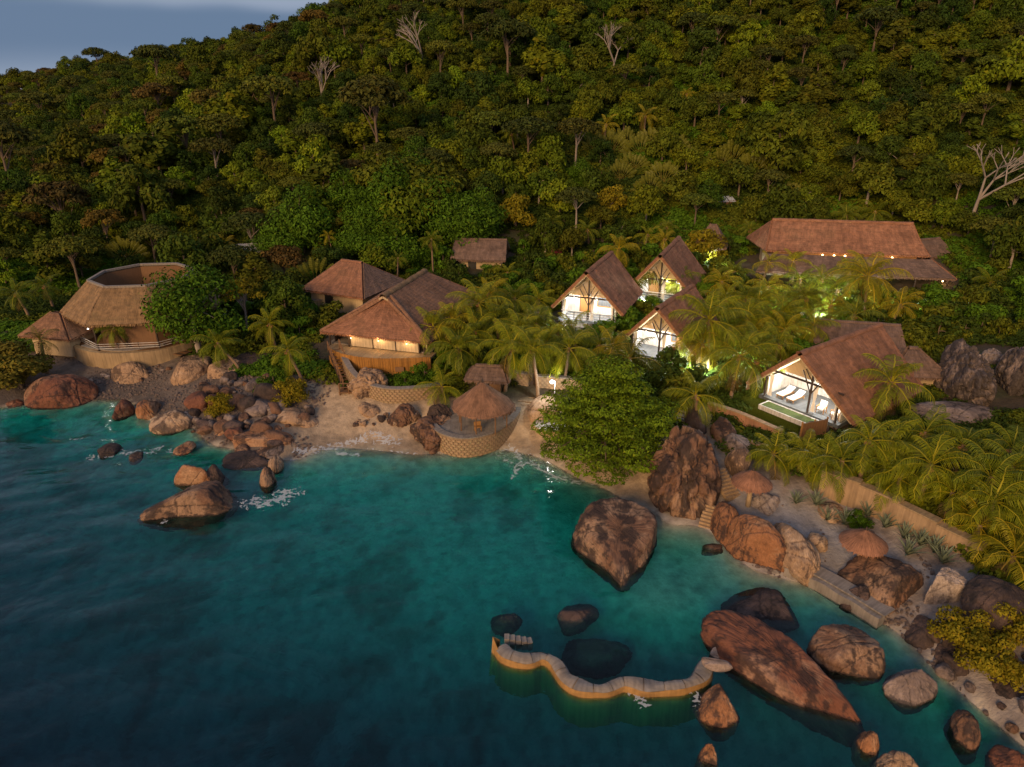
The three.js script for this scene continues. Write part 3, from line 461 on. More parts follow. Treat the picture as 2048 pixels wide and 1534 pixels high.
// shore stones: loose blocks small enough to lift
{
  const R = rng(5), zone = (n, u, label, group, kinds, smin, smax) => {
    const protos = [0, 1, 2, 3, 4, 5].map((k) => boulderGeo(900 + k + rockSeed++, 1, 1.4, 0.8, { detail: 5, lichen: kinds.length < 3 ? -0.4 : -0.12, kind: kinds[k % kinds.length], planes: 12, crack: false, sink: 0.5 }));
    for (let i = 0, done = 0; done < n && i < n * 30; i++) {
      const a = R(), b = R(), x = lerp(lerp(u[0][0], u[1][0], a), lerp(u[3][0], u[2][0], a), b), z = lerp(lerp(u[0][2], u[1][2], a), lerp(u[3][2], u[2][2], a), b), y = landHeight(x, z);
      if (y < -0.25) continue; done++;
      const m = single('shore_stone', protos[i % 6], M.rock, label, 'stone', group), s = lerp(smin, smax, Math.pow(R(), 2));
      m.position.set(x, y - 0.12 * s, z); m.scale.set(s * (0.8 + 0.5 * R()), s * (0.6 + 0.4 * R()), s); m.rotation.y = R() * 6.28;
    }
  };
  zone(85, [[-30.95, 0.3, -57.43], [-17.4, 0.3, -55.47], [-21.71, 1.6, -64.93], [-33.21, 1.4, -65.39]], 'loose weathered stone in the rock field beside the western beach', 'loose stones of the west rock field', ['brown', 'grey', 'dark', 'grey', 'dark'], 0.22, 0.85);
  zone(18, [[-29.69, 0.2, -56.63], [-19.06, 0.2, -53.33], [-22.8, 1.4, -61.71], [-31.87, 1.2, -63.34]], 'bulky angular block in the rock field beside the western beach', 'bulky blocks of the west rock field', ['brown', 'rust', 'dark', 'grey', 'dark'], 0.9, 1.5);
  zone(40, [[-44.44, 0.8, -66.76], [-36.08, 0.8, -68.1], [-37.7, 1.8, -72.15], [-46.2, 1.4, -70.17]], 'mauve-grey stone on the pebble bank below the octagonal building', 'stones of the pebble bank', ['grey', 'pale', 'brown'], 0.12, 0.4);
  zone(22, [[-15, 0.5, -57.05], [-8.98, 0.5, -57.05], [-9.16, 1.2, -58.77], [-14.25, 1.2, -58.24]], 'small dark stone half buried in the middle of the beach', 'stones on the beach', ['dark', 'brown', 'tan'], 0.15, 0.5);
  zone(24, [[16.34, 0.6, -41.29], [21.36, 0.6, -34.89], [25.73, 1.2, -38.18], [20.06, 1, -43.88]], 'grey stone chip scattered on the quay paving', 'stone chips on the quay', ['grey', 'pale'], 0.06, 0.16);
  zone(36, [[23.24, 0.3, -29.05], [25.62, 0.3, -23.7], [31.16, 2, -32.36], [26.16, 1, -33.51]], 'brown stone on the shaded east shore under the shrubs', 'stones of the east shore', ['dark', 'brown', 'grey'], 0.2, 0.8);
}
// pebbles too small to pick apart
{
  const R = rng(9), g = boulderGeo(990, 1, 1.3, 0.8, { detail: 1, kind: 'grey', lichen: -0.3, crack: false, sink: 0.6 }), pts = [];
  for (let i = 0; i < 60000 && pts.length < 7000; i++) {
    const x = lerp(-54, 40, R()), z = lerp(-76, -26, R()), y = smoothHeight(x, z), west = x < -18, east = x > 16;
    if (!(west || east) || y < 0 || y > (west ? 2.3 : 1.4)) continue; if (fbm(x * 0.3, 4, z * 0.3, 2) < -0.15 || inPoly(x, z, QUAY)) continue; pts.push([x, landHeight(x, z), z]);
  }
  const m = lit(new THREE.InstancedMesh(g, M.rock, pts.length)); m.name = 'pebbles'; const D = new THREE.Object3D();
  pts.forEach((p, i) => { const s = 0.05 + 0.16 * R() ** 2; D.position.set(p[0], p[1], p[2]); D.rotation.set(R(), R() * 6, R()); D.scale.set(s, s * 0.7, s); D.updateMatrix(); m.setMatrixAt(i, D.matrix); });
  scene.add(tag(m, 'mauve-grey pebbles strewn over the shore banks', 'pebbles', undefined, 'stuff'));
}

// ---------------------------------------------------------------- walls, steps, terraces
function along(points, closed = false) { return new THREE.CatmullRomCurve3(points.map(V), closed, 'centripetal'); }
// a wall of laid blocks along a curve: a mortar core, each block a piece of its own, and a coping
const blockShapes = [0, 1, 2, 3].map((k) => { const R = rng(700 + k), g = box(0.5, 0.26, 0.16), p = g.attributes.position; const at = {}; for (let i = 0; i < p.count; i++) { const key = [p.getX(i) > 0, p.getY(i) > 0, p.getZ(i) > 0].join(); at[key] ??= [(R() - 0.5) * 0.03, (R() - 0.5) * 0.02, (R() - 0.5) * 0.03]; p.setXYZ(i, p.getX(i) + at[key][0], p.getY(i) + at[key][1], p.getZ(i) + at[key][2]); } g.computeVertexNormals(); return g; });
function blockWall(t, pts, y0, y1, { thick = 0.45, side = 1, mats = [M.sandstone, M.tan, M.sandstone], bw = 0.44, bh = 0.24, coping = 0.1, capMat = M.concrete, top, base, seed = 1 } = {}) {
  const cv = along(pts.map((p) => [p[0], 0, p[2]])), L = cv.getLength(), n = Math.round(L / bw), R = rng(seed), topAt = top ?? (() => y1), baseAt = base ?? (() => y0);
  const N = Math.max(12, n), core = sheetWall(cv, N, thick, baseAt, topAt); part('core', core, M.mortar, t);
  const rows = Math.ceil((y1 - y0) / bh);
  for (let r = 0; r < rows; r++) for (let k = 0; k < n; k++) {
    const s = (k + 0.5 + (r % 2 ? 0.5 : 0)) / n; if (s > 1 - 0.4 / n) continue;
    const y = y0 + (r + 0.5) * bh; if (y + bh * 0.4 > topAt(s) || y < baseAt(s) - 0.1) continue;
    const p = cv.getPointAt(s), d = cv.getTangentAt(s), m = part('stone_block', blockShapes[(R() * 4) | 0], mats[(R() * mats.length) | 0], t);
    m.position.set(p.x - d.z * side * (thick / 2 - 0.04), y, p.z + d.x * side * (thick / 2 - 0.04)); m.rotation.y = Math.atan2(-d.z, d.x); m.scale.set(bw * 0.93 / 0.5 * (0.9 + 0.1 * R()), bh * 0.9 / 0.26, 1);
  }
  if (coping) part('coping', sheetWall(cv, N, thick + 0.12, (s) => topAt(s), (s) => topAt(s) + coping), capMat, t);
}
// a solid ribbon along a curve, between two heights
function sheetWall(cv, n, thick, lo, hi) {
  const t = [], ring = (s) => { const p = cv.getPointAt(s), d = cv.getTangentAt(s), h = thick / 2, l = Math.hypot(d.x, d.z), nx = -d.z / l, nz = d.x / l; return [[p.x + nx * h, lo(s), p.z + nz * h], [p.x + nx * h, hi(s), p.z + nz * h], [p.x - nx * h, hi(s), p.z - nz * h], [p.x - nx * h, lo(s), p.z - nz * h]]; };
  const T3 = new Tris(), L = cv.getLength(); let a = ring(0);
  T3.quad(a[3], a[2], a[1], a[0]);
  for (let i = 1; i <= n; i++) { const b = ring(i / n), u0 = (i - 1) / n * L, u1 = i / n * L; for (let k = 0; k < 4; k++) { const j = (k + 1) % 4, w = k % 2 ? thick : 1.2; T3.quad(a[k], b[k], b[j], a[j], undefined, [[u0, 0], [u1, 0], [u1, w], [u0, w]]); } a = b; }
  T3.quad(a[0], a[1], a[2], a[3]); return T3.build();
}
function steps(name, label, a, b, n, width, m, extra = {}) { // a flight from a (foot) up to b (head)
  const t = thing(name, label, 'stairs', a, 0), d = [b[0] - a[0], b[1] - a[1], b[2] - a[2]], run = Math.hypot(d[0], d[2]), yaw = Math.atan2(d[0], d[2]), R = rng(n * 31 + width * 7);
  for (let i = 0; i < n; i++) { const k = (i + 0.5) / n, h = (extra.thin ?? (d[1] / n + 0.18)), g = box(width * (0.96 + 0.06 * R()), h, run / n * (extra.tread ?? 1.02), 0, 0, 0); put(g, d[0] * k, d[1] * (i + 1) / n - h / 2, d[2] * k, yaw + (R() - 0.5) * 0.05 * (extra.even ? 0 : 1)); part('step', g, m, t); }
  return t;
}

// the curved wall that holds the garden below the restaurant
{
  const t = thing('retaining_wall', 'curved sandstone block wall holding the garden below the bamboo terrace', 'wall');
  blockWall(t, [[-17, 3.4, -65.26], [-15.89, 2.6, -63.27], [-14.13, 1.9, -61.56], [-11.73, 1.8, -60.28], [-8.64, 1.8, -60.62], [-6.79, 2, -61.58]], 1.3, 4.6, { side: 1, top: (s) => lerp(4.5, 3.3, smooth(0, 0.4, s)), seed: 4 });
}
// pavilion terrace
const PAV = [-2.6, 1.75, -55.6];
{
  const t = thing('stone_terrace', 'rounded sandstone terrace under the beach pavilion', 'terrace');
  const pts = [[-7.32, 1.7, -55.9], [-6.1, 1.7, -53.96], [-4.29, 1.7, -53.03], [-2.15, 1.7, -53.78], [-0.54, 1.7, -55.71], [0.52, 1.7, -58.6], [0.29, 1.7, -61.06]];
  blockWall(t, pts, 0.0, 1.85, { side: 1, thick: 0.5, seed: 6, coping: 0.1, capMat: M.concrete });
  const cv = along(pts), sh = cv.getSpacedPoints(40), T3 = new Tris(), c = [PAV[0], 1.78, PAV[2] - 2];
  for (let i = 0; i < 40; i++) { const a = sh[i], b = sh[i + 1]; T3.tri(c, [b.x, 1.78, b.z], [a.x, 1.78, a.z], [c[0], c[2]], [b.x, b.z], [a.x, a.z]); }
  const A = sh[0], Bq = sh[40], bk = [PAV[0], 1.78, PAV[2] - 5]; T3.tri(c, [A.x, 1.78, A.z], bk, [0, 0], [3, 0], [3, 3]); T3.tri(c, bk, [Bq.x, 1.78, Bq.z], [0, 0], [3, 0], [3, 3]);
  part('paving', T3.build(), M.concrete, t);
}
// block wall with a gate gap behind the beach palms
{
  const t = thing('garden_wall', 'pale block wall west of the dark gate behind the beach palms', 'wall');
  blockWall(t, [[-1.19, 2.6, -62.64], [0.3, 2.6, -62.4], [1.66, 2.6, -61.91]], 2.3, 4.1, { side: 1, seed: 8, mats: [M.tan, M.sandstone] });
  const w = thing('garden_wall', 'pale block wall east of the dark gate behind the beach palms', 'wall');
  blockWall(w, [[2.34, 2.6, -61.67], [4.18, 2.6, -61.43], [6.79, 2.6, -60.72]], 2.3, 4.0, { side: 1, seed: 9, mats: [M.tan, M.sandstone] });
  const g = thing('garden_gate', 'dark plank gate between the two block walls', 'gate', [2.01, 2.5, -62.02]);
  for (let i = 0; i < 4; i++) part('plank', box(0.19, 1.55, 0.05, -0.3 + i * 0.2, 0.85, 0), M.darkWood, g);
  part('crosspiece', box(0.82, 0.1, 0.04, 0, 1.3, 0.05), M.darkWood, g);
}
steps('stone_stairs', 'stone steps rising from the beach beside the pavilion terrace', [0.84, 0.9, -57.48], [1.33, 2.3, -59.77], 7, 1.5, M.sandstone);
steps('stone_stairs', 'upper stone steps climbing to the dark gate', [1.48, 2.35, -60.11], [1.85, 2.6, -61.43], 3, 1.4, M.sandstone);
steps('stone_stairs', 'narrow stone stairs beside the tall rugged boulder', [16.75, 1.25, -44.45], [15.85, 2.6, -46.44], 9, 1.3, M.sandstone);
steps('stone_stairs', 'stone steps descending into the lagoon water', [14.43, -0.05, -42.2], [15.13, 1.2, -43.45], 7, 1.6, M.sandstone);
steps('slatted_stairs', 'pale concrete slab steps with dark gaps beside the beach tree', [13.4, 2.5, -54.13], [15.92, 3.1, -56.75], 6, 2.1, M.plaster, { thin: 0.1, tread: 0.62, even: true });
// terracotta garden wall below the lawn of the big villa
{
  const t = thing('terracotta_wall', 'terracotta rendered wall below the lit lawn', 'wall');
  part('wall_face', sheetWall(along([[17.59, 2.9, -56.12], [19.6, 2.8, -54.51], [22.41, 2.6, -51.17]].map((p) => [p[0], 0, p[2]])), 20, 0.35, () => 1.6, (s) => lerp(3.7, 3.45, s)), M.terracotta, t);
  part('coping', sheetWall(along([[17.59, 2.9, -56.12], [19.6, 2.8, -54.51], [22.41, 2.6, -51.17]].map((p) => [p[0], 0, p[2]])), 20, 0.5, (s) => lerp(3.7, 3.45, s) + 0.003, (s) => lerp(3.7, 3.45, s) + 0.1), M.sandstone, t);
  const w = thing('rendered_wall', 'low sand-coloured wall between boulders under the terracotta wall', 'wall');
  part('wall_face', sheetWall(along([[17.73, 2.4, -51.54], [19.3, 2.4, -50.49], [20.59, 2.4, -49.4]].map((p) => [p[0], 0, p[2]])), 10, 0.5, () => 1.6, () => 3.0), M.sandstone, w);
}
// the long boundary wall stepping down among palms on the east side
{
  const t = thing('boundary_wall', 'long sand-coloured wall stepping down through the eastern palm grove', 'wall');
  const ps = [[22.98, 2.4, -44.3], [25.03, 2.2, -42.59], [26.81, 2.1, -40.36], [28.2, 2.1, -38.17], [29.72, 2.2, -35.83]];
  for (let i = 0; i < 4; i++) { const top = 3.75 - i * 0.16, l = along([ps[i], mix3(ps[i], ps[i + 1], 0.5), ps[i + 1]].map((p) => [p[0], 0, p[2]])); part('wall_section', sheetWall(l, 8, 0.5 + 0.02 * i, () => 0.9, () => top), M.sandstone, t); part('coping', sheetWall(l, 8, 0.7 + 0.01 * i, () => top + 0.003, () => top + 0.12), M.tan, t); }
}
// quay: paved slope and face
{
  const t = thing('quay_wall', 'weathered stone quay wall along the lagoon', 'wall');
  const c = along([[18.17, 0, -37.19], [19.44, 0, -36.19], [20.89, 0, -34.3], [22.15, 0, -32.38]].map((p) => [p[0], 0, p[2]]));
  part('wall_face', sheetWall(c, 24, 0.7, () => -1.1, (s) => 0.72 + 0.04 * Math.sin(s * 19)), M.concrete, t);
  const R = rng(77);
  for (let k = 0; k < 16; k++) { const s = (k + 0.5) / 16, p = c.getPointAt(s), d = c.getTangentAt(s), m = part('paving_slab', box(0.62, 0.1, 1.1, 0, 0, 0), k % 3 ? M.concrete : M.slate, t); m.material = M.concrete; m.position.set(p.x + d.z * 0.55, 0.80 + 0.02 * R(), p.z - d.x * 0.55); m.rotation.y = Math.atan2(-d.z, d.x); }
}
// serpentine breakwater: grey cap, low sun coloured into its seaward face
{
  const t = thing('breakwater', 'serpentine concrete breakwater with low sunlight coloured into its seaward face closing the lagoon', 'breakwater');
  const pts = [[-0.6, 0.5, -30.33], [-0.17, 0.5, -29.77], [0.73, 0.5, -29.51], [1.72, 0.5, -29.65], [2.45, 0.5, -29.14], [3.01, 0.5, -28.08], [3.77, 0.5, -27.54], [4.82, 0.5, -27.4], [5.95, 0.5, -27.81], [7.13, 0.5, -27.64], [8.18, 0.5, -27.54], [9.43, 0.5, -27.74], [10.31, 0.5, -28.32], [10.76, 0.5, -29.03]];
  const cv = along(pts.map((p) => [p[0], 0, p[2]])), wob = (s) => 0.62 + 0.14 * Math.sin(s * 21) + 0.08 * Math.sin(s * 47 + 1);
  const N = 110, prof = (s, k) => { // a rounded cap over a battered wall; k goes round the section
    const p = cv.getPointAt(s), d = cv.getTangentAt(s), l = Math.hypot(d.x, d.z), nx = -d.z / l, nz = d.x / l, w = wob(s) * 0.5, top = 0.48 + 0.05 * Math.sin(s * 33);
    const q = [[w + 0.16, -3.2], [w + 0.12, 0.1], [w + 0.06, top - 0.12], [w - 0.08, top], [0, top + 0.05], [-w + 0.08, top], [-w - 0.04, top - 0.12], [-w - 0.2, -3.2]][k];
    return [p.x + nx * q[0], q[1] + 0.015 * noise3(s * 160, k * 3, 1), p.z + nz * q[0]];
  };
  const strip = (k0, k1) => sheet(N, k1 - k0, (s, v) => ({ p: prof(s, Math.round(k0 + v * (k1 - k0))), uv: [s * cv.getLength(), v * 1.5] }));
  part('seaward_face', strip(0, 2), M.sunlitConcrete, t);
  const capMats = [M.concrete, mat(0.30, 0.275, 0.255, { map: T.stain, bumpMap: T.grain, bumpScale: 0.03 }), mat(0.37, 0.31, 0.25, { map: T.stain, bumpMap: T.grain, bumpScale: 0.03 })], cut = [0, 0.07, 0.15, 0.22, 0.31, 0.4, 0.47, 0.54, 0.6, 0.68, 0.76, 0.84, 0.92, 1];
  cut.slice(1).forEach((b, i) => { const a = cut[i]; part('cap_section', sheet(10, 3, (s, v) => { const q = lerp(a + 0.0015, b - 0.0015, s), k = Math.round(2 + v * 3); const p = prof(q, k); p[1] += 0.02 * Math.sin(i * 2.3) + 0.012 * noise3(q * 90, k, 3); return { p, uv: [q * cv.getLength(), v * 1.1] }; }), capMats[(i * 2 + (i > 6)) % 3], t); });
  part('cap_core', sheet(N, 3, (s, v) => { const p = prof(s, Math.round(2 + v * 3)); p[1] -= 0.06; return { p, uv: [s * cv.getLength(), v] }; }), M.mortar, t); part('lagoon_face', strip(5, 7), M.concrete, t);
  // end fin and the small steps into the lagoon
  const e = V(pts[0]), f = new Tris(); const E = (x, y, z) => [e.x + x, y, e.z + z];
  f.quad(E(-0.75, -2, 0.5), E(-0.1, -2, 0.7), E(-0.2, 0.5, 0.3), E(-0.5, 0.95, -0.2)); f.quad(E(-0.1, -2, 0.7), E(0.1, -2, -0.4), E(-0.1, 0.5, -0.4), E(-0.2, 0.5, 0.3)); f.quad(E(0.1, -2, -0.4), E(-0.75, -2, 0.5), E(-0.5, 0.95, -0.2), E(-0.1, 0.5, -0.4));
  part('end_fin', f.build(), M.sunlitConcrete, t);  // fin carries the same painted warm sunlight
  for (let i = 0; i < 5; i++) part('step', box(0.3, 0.9, 0.45, e.x + 0.3 + i * 0.33, -0.02 - i * 0.09, e.z - 0.75 - i * 0.02, 0.05 * i), M.concrete, t);
  const lg = thing('stone_baulk', 'grey stone baulk lying on the east end of the breakwater', 'stone', [11.02, 0.75, -28.43]);
  part('body', boulderGeo(77, 0.95, 0.6, 0.36, { kind: 'grey', detail: 8, planes: 12, lichen: -0.2, crack: false }), M.rock, lg); lg.rotation.y = -0.25;
}
// round white plinth on the sand
{
  const t = thing('round_platform', 'round white platform on the sand half hidden by the beach tree', 'platform', [3.48, 0.9, -56.47]);
  part('plinth', put(new THREE.CylinderGeometry(1.35, 1.45, 1.0, 40), 0, 0.0, 0), M.tan, t);
  part('white_top', put(new THREE.CylinderGeometry(1.5, 1.46, 0.1, 40), 0, 0.56, 0), M.white, t);
}

// ---------------------------------------------------------------- thatch
const THATCH = { red: [0.38, 0.18, 0.10], brown: [0.33, 0.175, 0.10], tan: [0.33, 0.205, 0.098], grey: [0.24, 0.155, 0.115] };
// one slope: eave corners a, b (left to right seen from outside), upper corners c (above b) and d (above a)
function slope(a, b, c, d, tone = 'red', seed = 1, { fringe = true, thick = 0.26, sag = 0 } = {}) {
  const A = V(a), Bv = V(b), C = V(c), D = V(d), eave = Bv.distanceTo(A), len = (C.distanceTo(Bv) + D.distanceTo(A)) / 2;
  let n = new THREE.Vector3().subVectors(Bv, A).cross(new THREE.Vector3().subVectors(D.distanceTo(A) > 0.01 ? D : C, A)).normalize(); if (n.y < 0) n.negate();
  const base = THATCH[tone], courses = Math.max(3, Math.round(len / 0.42)), nu = Math.max(6, Math.round(Math.max(eave, C.distanceTo(D)) / 0.22)), nv = courses * 3;
  const at = (s, t) => { const p = A.clone().lerp(Bv, s).lerp(D.clone().lerp(C, s), t); if (sag) p.y -= sag * Math.sin(Math.PI * t) ; return p; };
  const top = sheet(nu, nv, (s, t) => {
    const p = at(s, t), k = t * courses, f = k - Math.floor(k), w = fbm(p.x * 1.4 + seed, p.y * 1.4, p.z * 1.4, 3), x = fbm(p.x * 6 + seed, p.y * 6, p.z * 6, 2);
    const o = thick + 0.07 * (1 - f) + 0.085 * w + 0.03 * x; p.addScaledVector(n, t >= 0.999 ? thick * 0.8 : o);
    const m = fbm(p.x * 0.5 + seed * 3, p.y * 0.8, p.z * 0.5, 4), streak = fbm(s * eave * 2.2, t * len * 0.25, seed, 3);
    const q = 1 + 0.42 * m + 0.25 * x + 0.3 * streak, moss = smooth(0.18, 0.42, m + 0.3 * x);
    const c3 = mix3([base[0] * q, base[1] * q, base[2] * q], [base[0] * 0.55, base[1] * 0.62, base[2] * 0.6], moss * 0.6);
    return { p: [p.x, p.y, p.z], uv: [s * eave, t * len], c: c3 };
  });
  const g = [top], under = sheet(4, 2, (s, t) => { const p = at(s, t); return { p: [p.x, p.y, p.z], uv: [s * eave, t * len], c: base }; }, true);
  // the cut edge of the thatch along eave and rakes
  const T3 = new Tris(), R = rng(seed + 5), edge = (s0, t0, s1, t1, k) => { for (let i = 0; i < k; i++) { const p = at(lerp(s0, s1, i / k), lerp(t0, t1, i / k)), q = at(lerp(s0, s1, (i + 1) / k), lerp(t0, t1, (i + 1) / k)), u = p.clone().addScaledVector(n, thick + 0.05), v = q.clone().addScaledVector(n, thick + 0.05), j = 0.85 + 0.3 * R(); T3.quad(p.toArray(), q.toArray(), v.toArray(), u.toArray(), [base[0] * j, base[1] * j, base[2] * j], [[i * 0.2, 0], [i * 0.2 + 0.2, 0], [i * 0.2 + 0.2, 0.25], [i * 0.2, 0.25]]); } };
  edge(0, 0, 1, 0, nu); if (D.distanceTo(A) > 0.3) edge(0, 0, 0, 1, nv); if (C.distanceTo(Bv) > 0.3) edge(1, 0, 1, 1, nv);
  if (fringe) { // loose straw hanging from the eave
    const dn = new THREE.Vector3().subVectors(A, D); if (dn.lengthSq() < 0.01) dn.subVectors(Bv, C); dn.normalize(); dn.y -= 0.5; dn.normalize();
    const al = new THREE.Vector3().subVectors(Bv, A).normalize(), k = Math.round(eave * 26);
    for (let i = 0; i < k; i++) { const p = at(R(), 0.0).addScaledVector(n, R() * thick), w = 0.02 + 0.03 * R(), l = 0.1 + 0.2 * R() * R() + 0.05, e = p.clone().addScaledVector(dn, l).addScaledVector(al, (R() - 0.5) * 0.08), q = 0.75 + 0.6 * R(); T3.tri(p.clone().addScaledVector(al, -w).toArray(), p.clone().addScaledVector(al, w).toArray(), e.toArray(), [0, 0], [0.05, 0], [0.02, l], [base[0] * q, base[1] * q, base[2] * q]); }
  }
  g.push(T3.build());
  return { thatch: join(g), under };
}
function ridgeCap(a, b, tone, seed, r = 0.24) {
  const p = V(a), q = V(b), L = p.distanceTo(q), base = THATCH[tone], n = Math.max(4, Math.round(L / 0.3)), al = q.clone().sub(p).normalize(), sd = new THREE.Vector3(0, 1, 0).cross(al).normalize(), up = al.clone().cross(sd).negate(); if (up.y < 0) up.negate();
  return sheet(8, n, (s, t) => { const w = p.clone().lerp(q, t), an = Math.PI * (s * 1.3 - 0.15), rr = r * (1 + 0.2 * fbm(t * L * 2, s * 3, seed, 2)); w.addScaledVector(sd, Math.cos(an) * rr * 1.3).addScaledVector(up, Math.sin(an) * rr); const k = 0.95 + 0.3 * fbm(t * L * 3, s * 4, seed + 9, 2); return { p: [w.x, w.y, w.z], uv: [t * L, s], c: [base[0] * k, base[1] * k, base[2] * k] }; });
}
function roofSlope(t, name, q, tone, seed, o = {}, lining = M.lining) { const s = slope(...q, tone, seed, o); const m = part(name, s.thatch, M.thatch, t); if (lining) part('lining', s.under, lining, m); return m; }
// a conical thatched cap of n sides round the local y axis
function coneRoof(r, y0, y1, n, tone, seed, parent, name = 'thatched_roof', droop = 0) {
  const base = THATCH[tone], courses = Math.round(Math.hypot(r, y1 - y0) / 0.35), R = rng(seed);
  const g = sheet(n, courses * 3, (s, t) => {
    const a = s * 2 * Math.PI, k = t * courses, f = k - Math.floor(k), x = Math.cos(a), z = Math.sin(a), w = fbm(x * r * 2 + seed, t * 5, z * r * 2, 3), rr = r * (1 - t) * (1 + 0.03 * w + (t < 0.01 ? 0.03 * (R() - 0.5) : 0)) + 0.04 * (1 - f) + 0.05;
    const m = fbm(x * r * 0.8 + seed * 3, t * 3, z * r * 0.8, 4), q = 1 + 0.35 * m + 0.25 * w;
    return { p: [x * rr, lerp(y0, y1, Math.pow(t, 1 - droop)) + 0.03 * w, z * rr], uv: [s * 6.28 * r, t * r * 1.3], c: [base[0] * q, base[1] * q, base[2] * q] };
  }, true);
  const T3 = new Tris();
  for (let i = 0; i < n * 14; i++) { const a = R() * 6.283, x = Math.cos(a), z = Math.sin(a), w = 0.03, l = 0.08 + 0.22 * R() * R(), q = 0.7 + 0.6 * R(), rr = r * 1.02; T3.tri([x * rr - z * w, y0 + 0.05, z * rr + x * w], [x * rr + z * w, y0 + 0.05, z * rr - x * w], [x * (rr + l * 0.5), y0 - l, z * (rr + l * 0.5)], [0, 0], [0.1, 0], [0.05, 0.2], [base[0] * q, base[1] * q, base[2] * q]); }
  part(name, join([g, T3.build()]), M.thatch, parent);
}

// ---------------------------------------------------------------- lamps
const glow = (r, g, b, k) => new THREE.MeshStandardMaterial({ color: rgb(0.8, 0.8, 0.78), emissive: rgb(r, g, b), emissiveIntensity: k, roughness: 0.5 });
const G = { white: glow(1, 0.92, 0.78, 8), warm: glow(1, 0.62, 0.25, 12), cool: glow(0.9, 1, 0.92, 7) };
const TINT = { white: rgb(1, 0.97, 0.91), warm: rgb(1, 0.62, 0.28), cool: rgb(0.88, 1.0, 0.86) };
function bulb(parent, [x, y, z], power, kind = 'white', r = 0.09) {
  const m = part('bulb', put(new THREE.SphereGeometry(r, 12, 8), 0, 0, 0), G[kind], parent); m.position.set(x, y, z);
  const l = new THREE.PointLight(TINT[kind], power); l.name = 'lamp_light'; l.castShadow = true; l.shadow.radius = r * 45; l.position.set(x, y, z); parent.add(l); return m;
}

